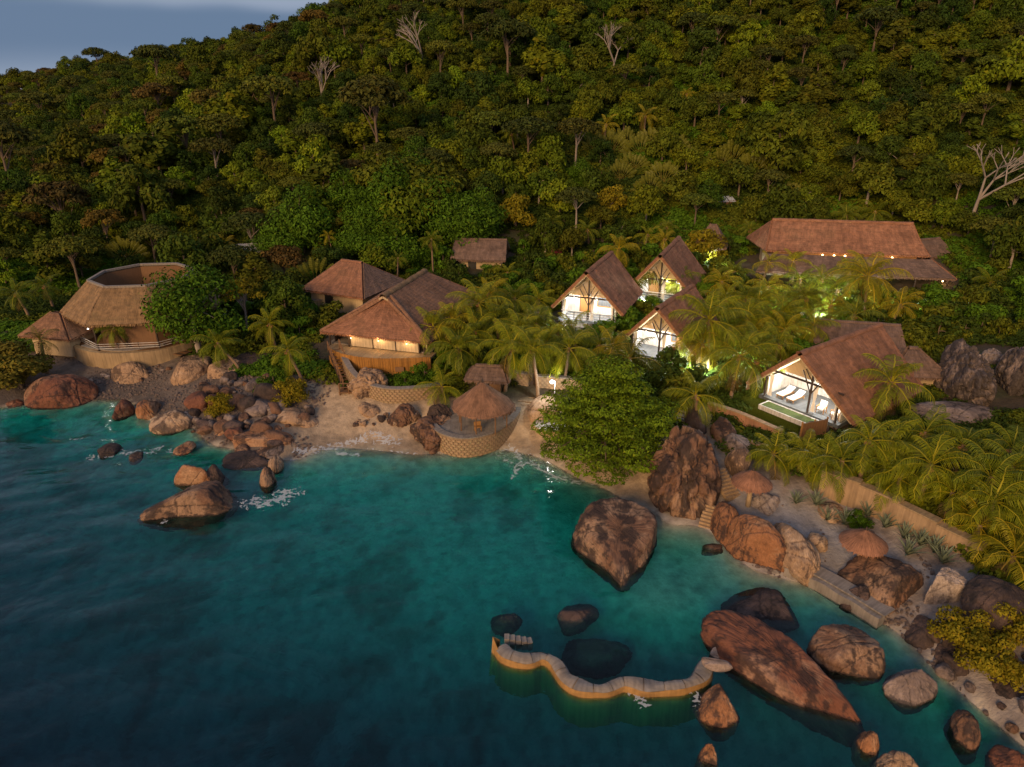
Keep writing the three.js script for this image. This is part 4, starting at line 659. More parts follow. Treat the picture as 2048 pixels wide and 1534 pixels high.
// ---------------------------------------------------------------- gabled villas: open front, white inside, steep thatch
function villa(label, o, yawDeg, W, L, Hr, opt = {}) {
  const t = thing('villa', label, 'villa', o, -rad(yawDeg)), He = opt.eave ?? 1.1, ov = opt.over ?? 1.3, E = W / 2 + (opt.side ?? 0.9), tone = opt.tone ?? 'red', seed = o[0] * 3.7 | 0, tie = 2.65, inner = opt.inner ?? 3.0;
  const roofAt = (x) => Hr - 0.12 - (Hr - He) * Math.abs(x) / E; // underside of the roof
  part('floor_slab', box(W + 0.5, 0.28, L, 0, -0.14, -L / 2 + 0.2), M.slate, t);
  part('plinth', box(W + 0.1, 1.4, L - 0.4, 0, -0.98, -L / 2), M.concrete, t);
  roofSlope(t, 'roof_slope', [[E, He, 0.35], [E, He, -L - 0.3], [0.02, Hr, -L - 0.5], [0.02, Hr, ov]], tone, seed + 1);
  roofSlope(t, 'roof_slope', [[-E, He, -L - 0.3], [-E, He, 0.35], [-0.02, Hr, ov], [-0.02, Hr, -L - 0.5]], tone, seed + 2);
  part('ridge', ridgeCap([0, Hr + 0.2, ov + 0.05], [0, Hr + 0.2, -L - 0.55], tone, seed), M.thatch, t);
  for (const s of [-1, 1]) part('bargeboard', beam([s * E * 0.97, He + 0.05, 0.3], [0, Hr - 0.02, ov - 0.06], 0.06, 0.12), M.lining, t);
  // gable screen of split bamboo, each cane row joined
  const canes = [], half = (y) => (Hr - 0.15 - y) / (Hr - He) * E; for (let x = -half(tie) + 0.08; x < half(tie) - 0.05; x += 0.13) { const top = roofAt(x) - 0.05; if (top > tie + 0.15) canes.push(box(0.115, top - tie, 0.04, x, (top + tie) / 2, -0.72 + 0.008 * ((x * 50 | 0) % 3))); }
  part('gable_screen', canes, M.lining, t);
  // posts, tie beam and spreading braces
  const wp = Math.min(W / 2 - 0.15, half(0.2) - 0.3);
  for (const s of [-1, 1]) part('post', bar([s * wp, -1.2, 0.0], [s * wp, roofAt(wp) - 0.02, 0.05], 0.09), M.darkWood, t);
  part('post', bar([opt.mid ?? 0.1, -1.2, 0.02], [opt.mid ?? 0.1, Hr - 0.5, 0.1], 0.1), M.darkWood, t);
  part('tie_beam', beam([-wp - 0.2, tie - 0.02, -0.12], [wp + 0.2, tie - 0.02, -0.12], 0.14), M.darkWood, t);
  const mx = opt.mid ?? 0.1; for (const s of [-1, 1]) { part('brace', bar([mx, tie - 0.9, 0.06], [mx + s * half(tie + 0.9) * 0.62, tie + 1.0, 0.02], 0.06), M.darkWood, t); part('brace', bar([mx, tie + 0.2, 0.1], [mx + s * 0.75, Hr - 1.35, 0.1], 0.045), M.darkWood, t); }
  // the white room behind
  const wall = new THREE.Shape(); const w2 = Math.min(W / 2, half(0.3)); wall.moveTo(-w2, 0); wall.lineTo(w2, 0); wall.lineTo(w2, roofAt(w2) - 0.1); wall.lineTo(0, Hr - 0.5); wall.lineTo(-w2, roofAt(w2) - 0.1);
  const back = part('back_wall', put(new THREE.ExtrudeGeometry(wall, { depth: 0.14, bevelEnabled: false }), 0, 0.01, -inner - 0.14), M.plaster, t);
  for (const s of [-1, 1]) part('side_wall', box(0.12, roofAt(w2) - 0.12, inner - 0.5, s * (w2 - 0.06), (roofAt(w2) - 0.12) / 2 + 0.01, -inner / 2 - 0.22), M.plaster, t);
  const dr = part('door', box(1.15, 2.15, 0.09, opt.door ?? -w2 * 0.42, 1.09, -inner + 0.055), M.honey, t); part('door_frame', [box(0.1, 2.3, 0.12, (opt.door ?? -w2 * 0.42) - 0.64, 1.16, -inner + 0.07), box(0.1, 2.3, 0.12, (opt.door ?? -w2 * 0.42) + 0.64, 1.16, -inner + 0.07), box(1.38, 0.1, 0.12, opt.door ?? -w2 * 0.42, 2.37, -inner + 0.07)], M.wood, dr);
  const wx = w2 * 0.4, win = part('window', box(1.7, 1.1, 0.06, wx, 1.55, -inner + 0.04), M.slate, t); part('window_frame', [box(1.9, 0.1, 0.12, wx, 2.15, -inner + 0.07), box(1.9, 0.1, 0.12, wx, 0.95, -inner + 0.07), box(0.1, 1.1, 0.12, wx - 0.9, 1.55, -inner + 0.07), box(0.1, 1.1, 0.12, wx + 0.9, 1.55, -inner + 0.07)], M.honey, win);
  part('loft_beam', box(w2 * 1.7, 0.3, 0.16, 0, tie + 0.12, -inner + 0.3), M.honey, t);
  // tied curtains
  for (const x of opt.curtains ?? [-wp + 0.18, mx + 0.35, wp - 0.2]) part('curtain', sheet(14, 12, (s, v) => { const g = 0.16 + 0.34 * Math.abs(v - 0.42) ** 0.8, y = v * (Math.min(tie, roofAt(x)) - 0.2) + 0.06; return { p: [x + (s - 0.5) * g * 1.3, y, -0.28 + 0.05 * Math.sin(s * 19) * (0.3 + Math.abs(v - 0.42))], uv: [s, v] }; }), M.cloth, t);
  if (opt.rail !== false) { const r = part('railing', [beam([-wp, 1.0, 0.18], [wp, 1.0, 0.18], 0.07), beam([-wp, 0.7, 0.18], [wp, 0.7, 0.18], 0.035), beam([-wp, 0.4, 0.18], [wp, 0.4, 0.18], 0.035), beam([-wp, 0.12, 0.18], [wp, 0.12, 0.18], 0.035)], M.white, t); for (let i = 0; i <= 4; i++) part('baluster', box(0.06, 1.0, 0.06, lerp(-wp, wp, i / 4), 0.5, 0.181), M.darkWood, r); }
  const lp = opt.power ?? 20;
  bulb(t, [-wp * 0.62, 2.3, -0.9], lp); bulb(t, [wp * 0.25, 2.3, -1.1], lp); bulb(t, [wp * 0.8, Math.min(2.2, roofAt(wp * 0.8) - 0.35), -0.9], lp * 0.7);
  return t;
}
villa('thatched villa with white railing, its lit front wall holding an arched honey-coloured door', [8.6, 5, -75.6], 22, 6.4, 9.2, 5.6, { door: -1.1 });
villa('thatched villa half hidden by a fan-leaved plant, highest of the lit gables', [18.4, 4.9, -84.0], 23, 6.0, 10.5, 5.6, {});
villa('thatched villa with tied white curtains beside the red-flowered plant', [15.0, 4, -66.6], 33, 6.0, 8.4, 5.3, { door: 1.5, rail: false });
const vd = villa('largest thatched villa, its lit terrace open to the lawn with two sun loungers', [25.0, 3.85, -54.6], 54, 7.2, 11.0, 5.2, { eave: 0.55, side: 1.5, mid: 0.9, rail: false, inner: 4.2, power: 21, door: 1.3, curtains: [-3.1, 1.15, 3.2] });

// furniture on the big villa's terrace, and its planted edge
function onVilla(x, z) { const p = new THREE.Vector3(x, 0, z).applyEuler(new THREE.Euler(0, -rad(54), 0)); return [25.0 + p.x, 3.86, -54.6 + p.z]; }
function lounger(label, x, z, turn, group) {
  const t = thing('sun_lounger', label, 'sun lounger', onVilla(x, z), -rad(54) + turn, group);
  part('frame', [beam([-0.32, 0.28, -0.95], [-0.32, 0.28, 0.95], 0.06), beam([0.32, 0.28, -0.95], [0.32, 0.28, 0.95], 0.06), beam([-0.32, 0.28, 0.93], [0.32, 0.28, 0.93], 0.06)], M.honey, t);
  for (const [a, b] of [[-1, -1], [1, -1], [-1, 1], [1, 1]]) part('leg', box(0.06, 0.28, 0.06, a * 0.3, 0.14, b * 0.8), M.honey, t);
  part('mattress', box(0.62, 0.09, 1.3, 0, 0.35, 0.3), M.cloth, t); part('backrest', put(box(0.62, 0.09, 0.75), 0, 0.5, -0.66, 0, rad(26)), M.cloth, t);
}
lounger('white sun lounger on the villa terrace by the open side', -2.3, -1.5, 0); lounger('white sun lounger on the villa terrace by the centre post', -1.2, -1.4, 0);
function armchair(label, x, z, turn) {
  const t = thing('armchair', label, 'chair', onVilla(x, z), -rad(54) + turn);
  part('seat', box(0.56, 0.1, 0.55, 0, 0.4, 0), M.cloth, t); part('backrest', put(box(0.56, 0.6, 0.09), 0, 0.72, -0.3, 0, rad(-14)), M.cloth, t);
  for (const s of [-1, 1]) { part('armrest', box(0.07, 0.05, 0.6, s * 0.33, 0.6, 0), M.honey, t); part('leg', box(0.06, 0.58, 0.06, s * 0.33, 0.29, 0.27), M.honey, t); part('leg', box(0.06, 0.58, 0.06, s * 0.33, 0.29, -0.27), M.honey, t); }
}
armchair('cushioned wooden armchair beside the terrace doorway', 1.6, -0.9, 0.1); armchair('cushioned wooden armchair turned toward the lawn fence', 2.9, -0.8, -0.9);
{
  const t = thing('planter', 'long low planter of turf along the villa terrace edge', 'planter', onVilla(0.1, 1.1), -rad(54)); t.position.y = 3.35;
  part('kerb', [box(5.6, 0.42, 0.12, 0, 0.2, 0.66), box(5.6, 0.42, 0.12, 0, 0.2, -0.66), box(0.12, 0.42, 1.2, -2.74, 0.2, 0), box(0.12, 0.42, 1.2, 2.74, 0.2, 0)], M.plaster, t);
  part('turf', box(5.36, 0.34, 1.2, 0, 0.2, 0), mat(0.085, 0.13, 0.022, { map: T.mottle, bumpMap: T.grain, bumpScale: 0.06 }), t);
  const f = thing('wooden_screen', 'brown wooden screen panel at the corner of the lawn', 'screen', onVilla(3.4, 3.0), -rad(54) + rad(75)); f.position.y = 2.9;
  for (let i = 0; i < 9; i++) part('plank', box(0.26, 2.0, 0.05, -1.12 + i * 0.28, 1.0, 0.01 * (i % 2)), M.wood, f);
  for (const x of [-1.28, 0, 1.28]) part('post', box(0.1, 2.15, 0.1, x, 1.05, -0.08), M.honey, f);
}

// ---------------------------------------------------------------- restaurant on the beach, with its bamboo terrace and stair
{
  const t = thing('restaurant', 'large hipped thatch restaurant above a curved bamboo-fronted terrace', 'building', [-14.0, 4.9, -66.4], -rad(16));
  // local: x along the front eave, -z to the back
  const e = 1.2, r = 4.65, X = 6.1, ridgeF = -3.6, ridgeB = -13.6, back = -17.2, tone = 'red';
  roofSlope(t, 'front_slope', [[-X, e, 0], [X, e, 0], [0.5, r - 0.1, ridgeF], [-0.5, r - 0.1, ridgeF]], tone, 11, { sag: 0.15 });
  roofSlope(t, 'roof_slope', [[X, e, 0], [X, e, back], [0, r, ridgeB], [0, r, ridgeF + 0.8]], 'brown', 12, { sag: 0.1 });
  roofSlope(t, 'roof_slope', [[-X, e, back], [-X, e, 0], [0, r, ridgeF + 0.8], [0, r, ridgeB]], 'brown', 13, { sag: 0.1 });
  roofSlope(t, 'rear_slope', [[X, e, back], [-X, e, back], [-0.02, r, ridgeB], [0.02, r, ridgeB]], 'brown', 14);
  part('ridge', ridgeCap([0, r + 0.2, ridgeF + 1.1], [0, r + 0.2, ridgeB - 0.2], 'tan', 3, 0.3), M.thatch, t);
  for (const s of [-1, 1]) part('hip_roll', ridgeCap([s * 0.45, r + 0.12, ridgeF + 0.1], [s * X, e + 0.28, 0.05], 'brown', 5 + s, 0.17), M.thatch, t);
  part('gablet', [beam([-0.75, r - 0.3, ridgeF + 0.75], [0, r + 0.2, ridgeF + 1.0], 0.3, 0.2), beam([0.75, r - 0.3, ridgeF + 0.75], [0, r + 0.2, ridgeF + 1.0], 0.3, 0.2)], M.lining, t);
  // room
  part('floor_slab', box(11.4, 0.3, 15, 0, -0.15, -8.2), M.concrete, t);
  for (let k = 0; k < 3; k++) { const x = -1.7 + k * 2.55; part('wall_panel', box(2.42, 1.2, 0.12, x, 0.6, -0.45), M.cream, t); part('panel_post', box(0.12, 1.3, 0.16, x + 1.275, 0.6, -0.44), M.darkWood, t); }
  part('side_wall', box(0.12, 1.7, 13, 5.2, 0.4, -7.6), M.cream, t); part('side_wall', box(0.12, 1.7, 13, -5.2, 0.4, -7.6), M.darkWood, t); part('rear_wall', box(10.4, 1.7, 0.12, 0, 0.4, -14.6), M.cream, t);
  for (const x of [-5.3, -3.1, 5.3]) part('post', bar([x, -0.2, -0.3], [x, 1.35, -0.3], 0.1), M.darkWood, t);
  // terrace: floor bowed outward, canes all round it
  const edge = (s) => { const x = lerp(-5.2, 6.2, s); return [x, 1.9 * Math.sin(Math.PI * Math.pow(s, 0.8)) + 0.4]; };
  const f = new THREE.Shape(); f.moveTo(-5.2, 1.2); for (let i = 0; i <= 24; i++) { const [x, z] = edge(i / 24); f.lineTo(x, -z); } f.lineTo(6.2, 1.2);
  const fl = new THREE.ExtrudeGeometry(f, { depth: 0.22, bevelEnabled: false }); fl.rotateX(-Math.PI / 2); part('terrace_floor', put(fl, 0, -0.31, 0), M.tan, t);
  const canes = [], R = rng(21); for (let i = 0; i < 150; i++) { const [x, z] = edge(i / 149), low = -1.75 - 0.35 * Math.sin(i * 0.05) - 0.12 * R(); const c = bar([x, low, z - 0.12 + 0.03 * R()], [x, -0.02 + 0.06 * R(), z + 0.02 * R()], 0.045, 0.04, 5), q = 0.55 + 0.6 * R(); c.setAttribute('color', new THREE.Float32BufferAttribute(new Float32Array(c.attributes.position.count * 3).map((_, j) => q * [1, 0.96, 0.9][j % 3]), 3)); canes.push(c); }
  const sk = part('bamboo_skirt', canes, mat(0.56, 0.28, 0.065, { map: T.wood, roughness: 0.65, vertexColors: true }), t); sk.userData.kind = 'stuff';
  part('terrace_core', sheet(40, 1, (s, v) => { const [x, z] = edge(s); return { p: [x * 0.985, lerp(-2.6, -0.3, v), z - 0.2], uv: [s * 12, v] }; }), M.bamboo, t);
  part('hatch', box(0.9, 0.5, 0.06, 3.4, -1.1, 1.75, 0.25), M.wood, t);
  bulb(t, [0.5, 1.05, 0.15], 2.2, 'warm', 0.05); bulb(t, [3.6, 1.05, 0.15], 2.2, 'warm', 0.05); bulb(t, [-2.6, 1.05, 0.15], 1.2, 'warm', 0.05);
}
{
  const a = [-16.09, 2.1, -62.8], b = [-18.33, 4.75, -66.72], t = thing('wooden_stairs', 'brown wooden staircase with handrails climbing to the bamboo terrace', 'stairs', a, 0), d = [b[0] - a[0], b[1] - a[1], b[2] - a[2]], yaw = Math.atan2(d[0], d[2]), sx = Math.cos(yaw), sz = -Math.sin(yaw);
  for (let i = 0; i < 12; i++) { const k = (i + 0.5) / 12; part('tread', put(box(1.15, 0.06, 0.34), d[0] * k, d[1] * k + 0.15, d[2] * k, yaw), M.wood, t); }
  for (const s of [-0.6, 0.6]) {
    const o = (k, y) => [d[0] * k + sx * s, d[1] * k + y, d[2] * k + sz * s];
    part('stringer', beam(o(0, 0), o(1, 0), 0.07, 0.28), M.darkWood, t); part('handrail', beam(o(0, 1.05), o(1, 1.05), 0.08), M.wood, t); part('rail', beam(o(0, 0.6), o(1, 0.6), 0.05), M.wood, t);
    for (let i = 0; i <= 5; i++) part('post', beam(o(i / 5, -0.1), o(i / 5, 1.1), 0.08), M.wood, t);
  }
  part('landing', box(2.0, 0.1, 1.1, 0.1, 0.02, 0.45), M.wood, t); for (const x of [-0.8, 0.1, 1.0]) for (const z of [0.05, 0.9]) part('landing_post', bar([x, -1.4, z], [x, z > 0.5 ? 1.0 : 0, z], 0.07), M.wood, t);
  part('landing_rail', [beam([-0.8, 0.98, 0.9], [1.0, 0.98, 0.9], 0.07), beam([-0.8, 0.55, 0.9], [1.0, 0.55, 0.9], 0.05)], M.wood, t);
  const g = thing('wooden_boardwalk', 'narrow timber boardwalk beside the octagonal building', 'boardwalk', [-36.39, 2.5, -72.67], -0.45);
  for (let i = 0; i < 14; i++) part('plank', box(1.9, 0.06, 0.24, 0, 0.05, -1.8 + i * 0.26), i % 3 ? M.wood : M.darkWood, g);
  for (const s of [-0.8, 0.8]) part('joist', box(0.12, 0.5, 3.6, s, -0.24, -0.1), M.darkWood, g);
}

// ---------------------------------------------------------------- octagonal building round an open court
{
  const c = [-42.6, 3.2, -78.2], t = thing('octagonal_building', 'octagonal thatched building with an open court and stone base', 'building', c), N = 8, ri = 5.5, ro = 8.9, yi = 6.3, ye = 3.1, P8 = (r, k, y) => { const a = (k + 0.35) / N * 2 * Math.PI; return [Math.cos(a) * r, y, Math.sin(a) * r]; };
  for (let k = 0; k < N; k++) {
    roofSlope(t, 'roof_facet', [P8(ro, k + 1, ye), P8(ro, k, ye), P8(ri, k, yi), P8(ri, k + 1, yi)], 'tan', 30 + k, { thick: 0.2 });
    part('rim', beam(add3(P8(ri, k, yi), [0, 0.2, 0]), add3(P8(ri, k + 1, yi), [0, 0.2, 0]), 0.3, 0.24), M.concrete, t);
    part('hip_roll', ridgeCap(add3(P8(ri, k, yi), [0, 0.12, 0]), add3(P8(ro, k, ye), [0, 0.15, 0]), 'tan', k, 0.13), M.thatch, t);
    const a = P8(ri - 0.05, k, 0), b = P8(ri - 0.05, k + 1, 0), m = mix3(a, b, 0.5), L = Math.hypot(a[0] - b[0], a[2] - b[2]);
    part('court_wall', put(box(L + 0.05, yi - 0.1, 0.14), m[0], yi / 2, m[2], -Math.atan2(b[2] - a[2], b[0] - a[0])), M.wood, t);
    part('post', bar(P8(ro - 0.7, k, -0.3), P8(ro - 0.7, k, ye + 0.55), 0.11), M.darkWood, t);
    const q = P8(ro - 1.6, k, 0), w = P8(ro - 1.6, k + 1, 0), n = mix3(q, w, 0.5), l2 = Math.hypot(q[0] - w[0], q[2] - w[2]);
    if (k !== 2) part('outer_wall', put(box(l2, 3.0, 0.12), n[0], 1.5, n[2], -Math.atan2(w[2] - q[2], w[0] - q[0])), M.wood, t);
    for (const y of [0.35, 0.6, 0.85]) part('rail', beam(P8(ro - 0.6, k, y), P8(ro - 0.6, k + 1, y), 0.05), M.white, t);
    for (const j of [0.33, 0.66]) part('baluster', beam(mix3(P8(ro - 0.6, k, 0), P8(ro - 0.6, k + 1, 0), j), mix3(P8(ro - 0.6, k, 0.95), P8(ro - 0.6, k + 1, 0.95), j), 0.05), M.darkWood, t);
  }
  part('stone_base', sheetWall(along([...Array(9).keys()].map((k) => { const p = P8(ro - 0.4, k + 0.0, 0); return [p[0], 0, p[2]]; })), 64, 0.5, () => -2.2, () => 0.1), M.tan, t);
  part('floor_slab', put(new THREE.CylinderGeometry(ro - 0.4, ro - 0.4, 0.2, 8), 0, -0.02, 0, -0.35 / 8 * 2 * Math.PI - Math.PI / 8 * 0), M.wood, t);
  bulb(t, [-3.4, 2.3, 7.0], 2.0, 'white', 0.07);
  const w = thing('stone_base_wall', 'tall tan stone wall under the front of the octagonal building', 'wall');
  part('wall_face', sheetWall(along([[-47.36, 2.8, -71.87], [-45.63, 2.2, -70.98], [-41.75, 2.2, -70.38], [-38.76, 2.3, -72.25]].map((p) => [p[0], 0, p[2]])), 24, 0.5, () => 1.0, () => 3.35), M.tan, w);
  part('coping', sheetWall(along([[-47.36, 2.8, -71.87], [-45.63, 2.2, -70.98], [-41.75, 2.2, -70.38], [-38.76, 2.3, -72.25]].map((p) => [p[0], 0, p[2]])), 24, 0.65, () => 3.353, () => 3.45), M.concrete, w);
  const h = thing('thatched_annex', 'small hipped thatch annex beside the octagonal building', 'building', [-50.6, 2.4, -73.6], -0.2);
  const f = [[-3.2, 1.9, 2.4], [3.2, 1.9, 2.4], [3.2, 1.9, -2.8], [-3.2, 1.9, -2.8]], A = [-0.5, 4.1, 0], B = [0.5, 4.1, 0];
  roofSlope(h, 'front_slope', [f[0], f[1], B, A], 'brown', 51); roofSlope(h, 'rear_slope', [f[2], f[3], A, B], 'brown', 52); roofSlope(h, 'hip_slope', [f[1], f[2], B, B], 'brown', 53); roofSlope(h, 'hip_slope', [f[3], f[0], A, A], 'tan', 54);
  part('walls', box(4.8, 2.3, 3.8, 0, 0.9, -0.2), M.lining, h);
}

// ---------------------------------------------------------------- plain hipped or gabled thatch buildings
function hall(label, o, yawDeg, w, d, eaveY, ridgeY, ridgeHalf, tone, seed, opt = {}) {
  const t = thing('thatched_hut', label, 'building', o, -rad(yawDeg)), X = w / 2, Z = d / 2, hh = ridgeHalf;
  roofSlope(t, 'front_slope', [[-X, eaveY, Z], [X, eaveY, Z], [hh, ridgeY, 0], [-hh, ridgeY, 0]], tone, seed, { sag: opt.sag ?? 0 });
  roofSlope(t, 'rear_slope', [[X, eaveY, -Z], [-X, eaveY, -Z], [-hh, ridgeY, 0], [hh, ridgeY, 0]], tone, seed + 1, { sag: opt.sag ?? 0 });
  if (hh < X - 0.3) { roofSlope(t, 'hip_slope', [[X, eaveY, Z], [X, eaveY, -Z], [hh, ridgeY, 0], [hh, ridgeY, 0]], opt.side ?? tone, seed + 2); roofSlope(t, 'hip_slope', [[-X, eaveY, -Z], [-X, eaveY, Z], [-hh, ridgeY, 0], [-hh, ridgeY, 0]], opt.side ?? tone, seed + 3); }
  else for (const s of [-1, 1]) { const T3 = new Tris(); T3.tri([s * (X - 0.5), eaveY, Z * 0.9], [s * (X - 0.5), eaveY, -Z * 0.9], [s * (X - 0.5), ridgeY - 0.2, 0]); part('gable_wall', T3.build(), M.lining, t); }
  if (hh > 0.3) part('ridge', ridgeCap([-hh, ridgeY + 0.2, 0], [hh, ridgeY + 0.2, 0], tone, seed, 0.2), M.thatch, t);
  part('wall_body', box(w - 1.6, eaveY + 0.6, d - 1.6, 0, eaveY / 2 - 0.3, 0), opt.wall ?? M.lining, t);
  part('doorway', box(1.2, Math.min(2.0, eaveY - 0.2), 0.1, -w * 0.12, Math.min(2.0, eaveY - 0.2) / 2, Z - 0.77), M.black, t);
  return t;
}
hall('hipped thatch hut with a dark window behind the restaurant', [-20.2, 4.2, -86.2], 25, 9.5, 9.0, 1.9, 4.9, 1.6, 'red', 61, { side: 'grey' });
hall('plain thatched hut roof among the dark trees up the slope', [-4.6, 4.2, -103.0], 6, 8.2, 7.0, 1.9, 4.2, 3.9, 'grey', 65);
hall('plain thatched roof close behind the largest villa', [35.4, 3.6, -67.6], 13, 8.6, 5.0, 2.0, 3.6, 4.1, 'grey', 69);
hall('small hipped thatch roof at the back corner of the largest villa', [37.2, 3.6, -60.2], 6, 5.4, 5.0, 1.7, 3.6, 0.4, 'grey', 73);
hall('low thatched shelter half hidden behind the beach pavilion', [-2.2, 2.5, -61.6], 8, 4.0, 3.2, 1.45, 2.35, 1.3, 'grey', 77, { wall: M.wood });
hall('small steep thatch peak just west of the long building', [30.0, 5.0, -104.0], 20, 4.4, 4.4, 2.4, 5.6, 0.2, 'grey', 81);
hall('small thatched hut behind the east end of the long building', [59.5, 5.2, -99.5], -20, 7, 5, 2.0, 3.9, 2.6, 'grey', 85);
{
  const t = thing('long_thatched_hall', 'long two-tiered thatched hall with a row of warm lights under its eave', 'building', [46.2, 4.6, -98.0], -rad(10));
  const X = 11.2, e1 = 3.9, r = 7.3, rh = 9.2;
  roofSlope(t, 'front_slope', [[-X + 1.0, e1, 4.4], [X - 0.6, e1, 4.4], [rh, r, 0], [-rh, r, 0]], 'red', 91, { sag: 0.18 });
  roofSlope(t, 'rear_slope', [[X, e1, -4.6], [-X, e1, -4.6], [-rh, r, 0], [rh, r, 0]], 'red', 92);
  roofSlope(t, 'hip_slope', [[X - 0.6, e1, 4.4], [X + 0.6, e1 - 1.0, -3], [rh, r, 0], [rh, r, 0]], 'red', 93, { sag: 0.3 }); roofSlope(t, 'hip_slope', [[-X - 0.4, e1, -4.6], [-X + 1.0, e1, 4.4], [-rh, r, 0], [-rh, r, 0]], 'red', 94);
  roofSlope(t, 'lower_slope', [[-X - 0.8, 1.9, 8.6], [X + 1.6, 1.9, 8.6], [X - 0.4, 3.5, 4.5], [-X + 1, 3.5, 4.5]], 'grey', 95, { sag: 0.05 });
  roofSlope(t, 'lower_slope', [[X + 1.6, 1.9, 8.6], [X + 2.6, 2.1, -3.6], [X - 0.2, 3.6, -2.6], [X - 0.4, 3.5, 4.5]], 'red', 96);
  part('ridge', ridgeCap([-rh - 0.1, r + 0.22, 0], [rh + 0.1, r + 0.22, 0], 'red', 9, 0.26), M.thatch, t);
  part('clerestory', box(2 * X - 4, 0.5, 0.12, 0, 3.62, 4.0), M.honey, t);
  part('wall_body', box(2 * X - 3, 3.2, 7.4, 0, 1.3, 0), M.cream, t);
  for (let i = 0; i < 7; i++) part('post', bar([lerp(-X, X + 1, i / 6), -0.6, 8.0], [lerp(-X, X + 1, i / 6), 2.0, 8.0], 0.12), M.darkWood, t);
  part('floor_slab', box(2 * X + 3, 0.3, 14, 0.6, -0.15, 2), M.concrete, t);
  for (const x of [-2.9, -1.4, 0.0, 6.0]) bulb(t, [x, 3.72, 4.62], 0.9, 'warm', 0.12);
  bulb(t, [X + 0.6, 1.5, 7.4], 2.2, 'warm', 0.09);
}
// ---------------------------------------------------------------- beach pavilion and thatched umbrellas
{
  const t = thing('beach_pavilion', 'round thatched pavilion on slim posts over the rounded terrace', 'pavilion', PAV);
  coneRoof(2.65, 2.0, 4.25, 40, 'brown', 7, t);
  for (let k = 0; k < 8; k++) { const a = (k + 0.3) / 8 * 6.283; part('post', bar([Math.cos(a) * 2.2, 0, Math.sin(a) * 2.2], [Math.cos(a) * 2.2, 2.35, Math.sin(a) * 2.2], 0.055), M.wood, t); }
  part('finial', bar([0, 4.1, 0], [0, 4.6, 0], 0.16, 0.03), M.darkWood, t);
  const s = thing('wooden_stool', 'small orange wooden seat under the beach pavilion', 'stool', [PAV[0] - 0.4, PAV[1] + 0.04, PAV[2] + 1.2], 0.3);
  part('seat', box(0.62, 0.07, 0.42, 0, 0.42, 0), M.honey, s); for (const x of [-0.26, 0.26]) for (const z of [-0.16, 0.16]) part('leg', box(0.06, 0.4, 0.06, x, 0.2, z), M.honey, s); part('backrest', box(0.62, 0.35, 0.05, 0, 0.65, -0.2), M.honey, s);
}
function umbrella(label, p, r) {
  const t = thing('thatched_umbrella', label, 'umbrella', p);
  coneRoof(r, 1.75, 2.75, 22, 'red', p[0] * 10 | 0, t, 'thatched_cap', 0.12);
  part('post', bar([0, -0.3, 0], [0, 2.5, 0], 0.2, 0.14, 9), M.tan, t); part('finial', bar([0, 2.7, 0], [0, 2.95, 0], 0.12, 0.05), M.darkWood, t);
}
umbrella('thatched umbrella beside the narrow stone stairs', [17.4, 1.65, -43.2], 1.36); umbrella('thatched umbrella on the quay below the agaves', [22.7, 1.0, -36.9], 1.38);
// ---------------------------------------------------------------- small things
{
  const t = thing('lamp_post', 'white lamp post glowing beside the steps to the beach', 'lamp post', [3.98, 2.5, -58.67]);
  part('pole', bar([0, -0.3, 0], [0, 2.3, 0], 0.05, 0.04, 8), M.white, t); part('arm', bar([0, 2.25, 0], [-0.28, 2.33, 0.1], 0.03), M.white, t); bulb(t, [-0.3, 2.2, 0.1], 18, 'white', 0.18);
}
// garden lamps between the villas; last row added to strengthen the glow
let gi = 0;
for (const [p, label, power, kind, h] of [
  [[36.44, 4.21, -78.27], 'garden lamp flooding a pale path between villas', 312, 'cool', 0.8], [[31.25, 4.13, -79.53], 'garden lamp lighting bright green shrubs beside the path', 264, 'cool', 0.9], [[49.17, 4.62, -78.52], 'garden lamp glowing among bamboo near the long hall', 240, 'cool', 0.8],
  [[27.37, 3.97, -72.21], 'garden lamp behind the palms left of the largest villa', 192, 'cool', 0.8], [[18.46, 3.34, -62.73], 'garden lamp in the shrubs below the largest palm', 192, 'cool', 0.8], [[24.27, 3.67, -63.37], 'garden lamp beside the lawn corner of the largest villa', 144, 'cool', 0.7], [[16.74, 4.12, -83.95], 'garden lamp under the fan-leaved plant', 40, 'white', 0.7], [[28.26, 4.57, -101.76], 'lamp shining through the round yellow-green tree', 72, 'cool', 1.8],
  [[30.62, 4.36, -92.79], 'added garden lamp among palms below the small thatch peak', 144, 'cool', 1.0], [[31.86, 4.09, -72.46], 'added garden lamp at the foot of the palms near the pale path', 144, 'cool', 0.8], [[42.17, 4.19, -84.58], 'added garden lamp under the big golden palm', 144, 'cool', 0.8], [[6.05, 3.78, -74.98], 'added garden lamp below the white villa railing', 30, 'white', 0.8],
]) { const t = thing('garden_lamp', label, 'lamp', p); part('stake', bar([0, -0.2, 0], [0, h, 0], 0.03, 0.03, 6), M.black, t); part('hood', put(new THREE.ConeGeometry(0.14, 0.1, 10), 0, h + 0.17, 0), M.black, t); bulb(t, [0, h + 0.06, 0], power, kind, 0.07); }
